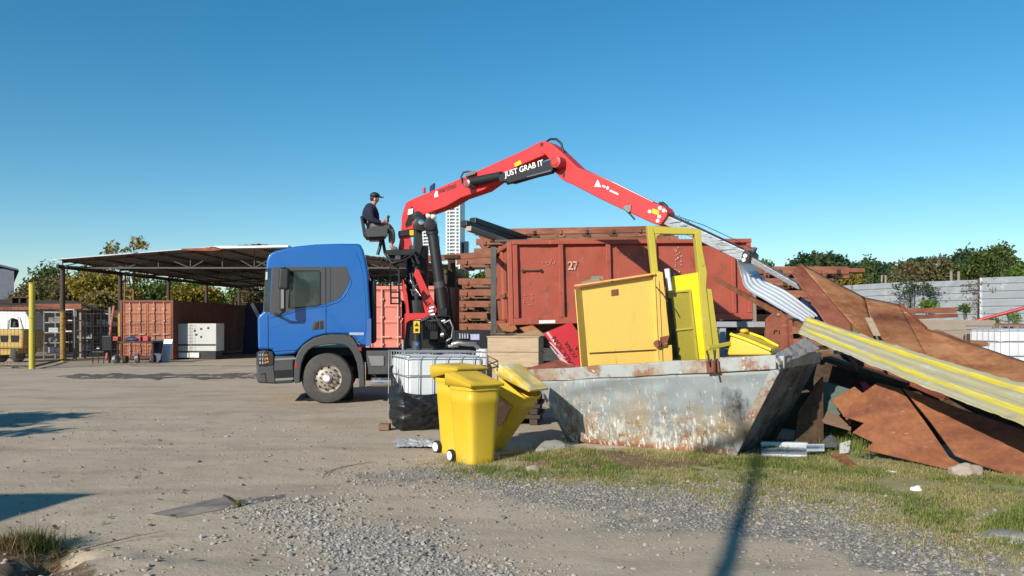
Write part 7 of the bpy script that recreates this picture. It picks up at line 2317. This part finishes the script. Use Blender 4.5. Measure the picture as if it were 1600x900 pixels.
# black film draped over the near corner
mb = MB()
def film(u, v_):
    x = -.50 + 2.0 * u                       # along the wrapped faces; negative = left face
    top = .58 + .05 * math.sin(u * 9 + 1)
    if u < .24:
        top = max(top, .95 - 1.5 * u)
    bot = .015 + .02 * math.sin(u * 12)
    z = bot + (top - bot) * v_
    off = .035 + .035 * abs(math.sin(u * 9 + v_ * 4)) + .05 * n2(u * 5, v_ * 4, 1, 5) + .10 * math.sin(v_ * 3.14) * (.5 + .5 * math.sin(u * 4)) + .02 * n2(u * 18, v_ * 14, 1, 2)
    if x < 0:
        return iq(-abs(off) - .01, -x * .9, z)
    return iq(x - .05, -abs(off) - .02, z)
mb.grid(film, 80, 30)
single(mb, 'plastic_film', M['film'], 'black plastic film draped low around the caged tank', 'plastic film', smooth=70, solid=.004)
mb = MB(); mb.box(G(601, 672) + V((0, 0, .05)), (.16, .2, .09)); single(mb, 'brick', M['woodbrown'], 'brown block under the left corner of the caged tank', 'block', bevel=.01)
mb = MB()
mb.grid(lambda u, v_: G(618 + 74 * u, 700 - 12 * v_) + V((.05 * n2(u * 3, v_ * 3, 1, 9), .12 * n2(u * 3, v_ * 2, 1, 5), .010 + min(1, 5 * u, 5 - 5 * u) * (.035 * abs(n2(u * 4, v_ * 3, 1, 3)) + .014 * abs(n2(u * 13, v_ * 7, 1, 6))))), 50, 14)
single(mb, 'clear_film', M['clear'], 'crumpled clear plastic film on the ground left of the bins', 'plastic film', smooth=30)

# ------------------------------------------------------------------ yellow wheelie bins
def wheelie(label, loc, yaw, roll=0.0, lid='closed', sc=1.0, lidm='bin', w0=.44, d0=.46, h=.87):
    """x = front of the bin, wheels at -x"""
    t = thing('wheelie_bin', label, 'bin', (0, 0, 0), 'yellow wheeled bins')
    def ring(z, f, n_=28, grow=0.0):
        out = []
        for k in range(n_):
            an = 2 * math.pi * k / n_
            cx, cy = math.cos(an), math.sin(an)
            e_ = .36
            x = math.copysign(abs(cx) ** e_, cx) * (d0 / 2 * f + grow); y = math.copysign(abs(cy) ** e_, cy) * (w0 / 2 * f + grow)
            # moulded vertical grooves on the broad sides
            if abs(cy) > .75 and .04 < abs(x) < .10 and .1 < z < h - .16:
                y *= .965
            out.append(V((x, y, z)))
        return out
    lev = [(.0, .76), (.05, .80), (.06, .79), (h * .5, .89), (h - .20, .955), (h - .19, .975), (h - .12, .985), (h - .11, .965), (h - .05, .975), (h - .045, 1.03), (h, 1.03), (h, .98), (h - .06, .93), (.08, .75)]
    mb = MB(); vs_, fs_ = [], []
    n_ = 44
    for z, f in lev:
        vs_ += ring(z, f, n_)
    for i in range(len(lev) - 1):
        for k in range(n_):
            fs_.append((i * n_ + k, i * n_ + (k + 1) % n_, (i + 1) * n_ + (k + 1) % n_, (i + 1) * n_ + k))
    fs_.append(tuple(range(n_))); fs_.append(tuple((len(lev) - 1) * n_ + k for k in range(n_)))
    mb.add(vs_, fs_); mb.build('body', M['bin'], t, smooth=40)
    # lid, hinged at the back
    mb = MB()
    Hx = -d0 / 2 * 1.06
    def lidf(u, v_):
        x = Hx - .01 + (d0 * 1.03 + .03) * u
        y = (v_ - .5) * (w0 * 1.05)
        e_ = min(u, 1 - u, v_, 1 - v_)
        z = .115 * (1 - u) + .006 +   .026 * smooth(e_, 0, .14) - .022 * math.exp(-(((u - .72) / .2) ** 2 + ((v_ - .5) / .28) ** 2))
        return V((x, y, z))
    g = MB(); g.grid(lidf, 24, 20)
    n0 = len(g.v)
    nu, nv = 24, 20
    rimv = [i for i in range(nu + 1)] + [j * (nu + 1) + nu for j in range(1, nv + 1)] + [nv * (nu + 1) + i for i in range(nu - 1, -1, -1)] + [j * (nu + 1) for j in range(nv - 1, 0, -1)]
    low = [V((g.v[i].x, g.v[i].y, -.018)) for i in rimv]
    g.v += low
    for k in range(len(rimv)):
        k2 = (k + 1) % len(rimv)
        g.f.append((rimv[k], rimv[k2], n0 + k2, n0 + k)); g.m.append(0)
    ang = {'closed': 0, 'ajar': -.20, 'open': -.20}[lid]
    Mx = Matrix.Translation((Hx, 0, h + .015)) @ Matrix.Rotation(ang, 4, 'Y') @ Matrix.Translation((-Hx, 0, 0))
    g.xform(Mx)
    g.build('lid', M[lidm], t, smooth=50, solid=.006)
    mb = MB(); mb.tube([(Hx - .02, -w0 * .38, h - .02), (Hx - .09, -w0 * .38, h + .02), (Hx - .09, w0 * .38, h + .02), (Hx - .02, w0 * .38, h - .02)], .016, 8); mb.build('handle', M['bin'], t, smooth=60)
    mb = MB(); mb.cyl((-d0 * .36, -w0 * .45, .085), (-d0 * .36, w0 * .45, .085), .012, seg=8); mb.build('axle', M['greyM'], t)
    for s_ in (-1, 1):
        mb = MB(); mb.lathe((-d0 * .40, w0 * .38 * s_ + (.0), .068), (0, s_, 0), [(.03, 0), (.068, .005), (.072, .015), (.072, .04), (.068, .05), (.05, .052)], 20)
        wh = mb.build('wheel', M['black'], t, smooth=35)
        mb = MB(); mb.lathe((-d0 * .40, w0 * .38 * s_, .068), (0, s_, 0), [(.052, .046), (.052, .056), (.024, .062)], 18); mb.build('wheel_disc', M['white'], wh, smooth=35)
    t.location = loc
    t.rotation_euler = Matrix.Rotation(yaw, 3, 'Z').to_4x4().to_3x3().to_euler() if not roll else (Matrix.Rotation(yaw, 3, 'Z') @ Matrix.Rotation(roll, 3, 'Y')).to_euler()
    t.scale = (sc, sc, sc)
    ORG[t.name] = V((0, 0, 0))
    return t
wheelie('yellow wheeled bin with closed lid, front one of the standing pair', G(740, 727) + V((0, .22, 0)), math.radians(-52), lid='closed', sc=1.0)
wheelie('yellow wheeled bin with lid ajar, standing behind the front bin', G(716, 714) + V((.0, .32, 0)), math.radians(-48), lid='ajar', sc=1.05)
bc_ = wheelie('yellow wheeled bin tipped against the skip with a bleached open lid', G(763, 709) + V((0, .32, .10)), math.radians(-32), roll=math.radians(33), lid='open', lidm='binw', sc=.98)
# faded label on the tipped bin
mb = MB(); mb.box((.02, -.232, .52), (.24, .006, .30)); lb_ = mb.build('label', mat('faded label', (.46, .24, .17), .6, 0, .2, 6, patch=[((.55, .45, .38), 14, .55, .6)]), bc_)
# blue grey crate under the container side
# ------------------------------------------------------------------ yard surface items
mb = MB(); mb.slab([G(233, 806), G(275, 812), G(372, 794), G(352, 778)], -.012); o_ = single(mb, 'ground_plate', mat('dark worn plate', (.17, .145, .13), .8, .05, .2, 5, .1, 30, patch=[((.34, .28, .21), 2.2, .42, .60)]), 'dark steel cover plate lying flush in the yard', 'plate')
o_.location.z += .004
mb = MB(); mb.beam(G(350, 777) + V((0, 0, .015)), G(373, 793) + V((0, 0, .015)), .02, .02); single(mb, 'plate_lip', M['rust_dark'], 'dark raised lip at the right edge of the ground plate', 'lip')
mb = MB()
mb.grid(lambda u, v_: G(362 + 84 * u, 791 - 15 * u + 2 - (10 - 5 * u) * v_ + 1.5 * n2(u * 6, v_, 1, 3)) + V((0, 0, .004)), 24, 5)
tag(base_origin(mb.build('oil_stain', mat('oil stain', (.16, .135, .115), .7, 0, .2, 6, patch=[((.33, .28, .22), 4, .52, .6)]), None)), 'dark oily patch beside the ground plate', 'stain')
mb = MB(); q = [G(125, 862), G(160, 855), G(205, 846), G(258, 838)]; mb.tube([p + V((0, 0, .012 + .01 * i)) for i, p in enumerate(q)], [.004, .004, .003, .002], 6); single(mb, 'dry_stick_or_rut_shadow', M['woodbrown'], 'long thin dry stick on the ground right of the dug hole', 'stick')
mb = MB(); q = [G(505, 744), G(520, 735), G(548, 728), G(585, 722)]; mb.tube([p + V((0, 0, .008)) for p in q], [.004, .004, .0035, .0025], 6); single(mb, 'dry_stick_or_rut_shadow', M['woodbrown'], 'thin curved dark line standing in for a rut shadow in front of the tank', 'stick')  # dark curved tube takes the place of a rut's shadow
r = random.Random(31)
pts = []
mb = MB()
for i in range(150):
    px, py = r.uniform(0, 700), r.uniform(640, 880)
    c = G(px, py); a_ = r.uniform(0, 6.28); l_ = r.uniform(.012, .035)
    z = hgt(c.x, c.y) + .012
    d = V((math.cos(a_), math.sin(a_), r.uniform(-.2, .5))) * l_; e_ = V((-math.sin(a_), math.cos(a_), r.uniform(-.3, .3))) * l_ * .6
    k = V((c.x, c.y, z))
    mb.add([k - d, k - e_, k + d, k + e_], [(0, 1, 2, 3)])
stuff(mb.build('fallen_leaves', blade_mat('fallen leaves', [(.08, .05, .03), (.16, .10, .05), (.25, .17, .09)]), None))

# ------------------------------------------------------------------ behind the viewer: what throws the shadows in front
az = math.radians(SUN_AZ)
def up(px, py, z):
    """point at height z whose shadow falls on this photo pixel of the ground"""
    g_ = G(px, py); k_ = z / math.tan(math.radians(SUN_EL))
    return V((g_.x - math.sin(az) * k_, g_.y - math.cos(az) * k_, z))
t = thing('utility_pole', 'utility pole behind the viewer that throws the long shadow on the grass', 'pole', (0, -4, 0))
pa, pb = up(1112, 960, 4.2), up(1193, 700, 10.0)
d_ = (pb - pa).normalized()
base = pa - d_ * (pa.z / d_.z)
mb = MB(); mb.tube([base, pb], [.068, .056], 14); mb.build('shaft', M['woodg'], t, smooth=60)
mb = MB(); mb.beam(pb - d_ * .5 - V((.8, 0, 0)), pb - d_ * .5 + V((.8, 0, 0)), .1, .12); mb.build('crossarm', M['woodg'], t)
# a flat roofed outbuilding and a shed behind on the left
t = thing('outbuilding', 'flat roofed outbuilding behind the viewer on the left, seen only by its shadow', 'building', up(-400, 800, 0))
h_ = 3.4
c1, c2, c3 = up(150, 770, h_), up(0, 813, h_), up(-600, 770, h_)
mb = MB(); pl = [c1, c2, up(-600, 990, h_), c3]
mb.prism([p - V((0, 0, .2)) for p in pl], V((0, 0, .2))); mb.build('roof', M['roofsheet'], t)
cen = sum(pl, V((0, 0, 0))) / 4
mb = MB(); q = [cen.lerp(p, .75) for p in pl]; mb.prism([V((p.x, p.y, 0)) for p in q], V((0, 0, h_ - .21))); mb.build('wall', M['conc'], t)
# conifer like tree top shadows: a leafy tree standing left of the viewer
tb = up(-170, 668, 2.6)
ltree = thing('tree', 'leafy tree left of the viewer that throws the upper dark shadow', 'tree', (tb.x, tb.y, 0))
bl = []
for (px, py, z, rx, rz_) in ((-60, 668, 2.6, .5, .4), (-190, 668, 2.9, .9, .6), (20, 650, 2.7, .34, .16), (75, 651.5, 2.75, .30, .09), (30, 676, 2.4, .30, .15), (-10, 660, 2.6, .45, .32), (110, 651.5, 2.75, .20, .06), (-320, 670, 3, 1.2, .8)):
    p = up(px, py, z); bl.append(((p.x - tb.x, p.y - tb.y, p.z), (rx * 1.35, rx * 1.1, rz_ * 1.15)))
cm = crown_mesh('crown', bl, 12000, .08, LEAF['green'])
c = bpy.data.objects.new('crown', cm); S.collection.objects.link(c); c.parent = ltree
mb = MB()
mb.tube([V((tb.x, tb.y, -.1)), V((tb.x, tb.y, 1.4)), V((tb.x + .2, tb.y, 2.5))], [.14, .11, .06], 8)
for b_ in bl:
    mb.tube([V((tb.x, tb.y, 1.2)), V((tb.x, tb.y, 0)) + V(b_[0])], [.05, .02], 6)
mb.build('trunk', M['trunk'], ltree, smooth=60)

# drop helper placeholders that never got used
for o in list(bpy.data.objects):
    if o.type == 'EMPTY' and not o.children and o.parent is None:
        bpy.data.objects.remove(o)
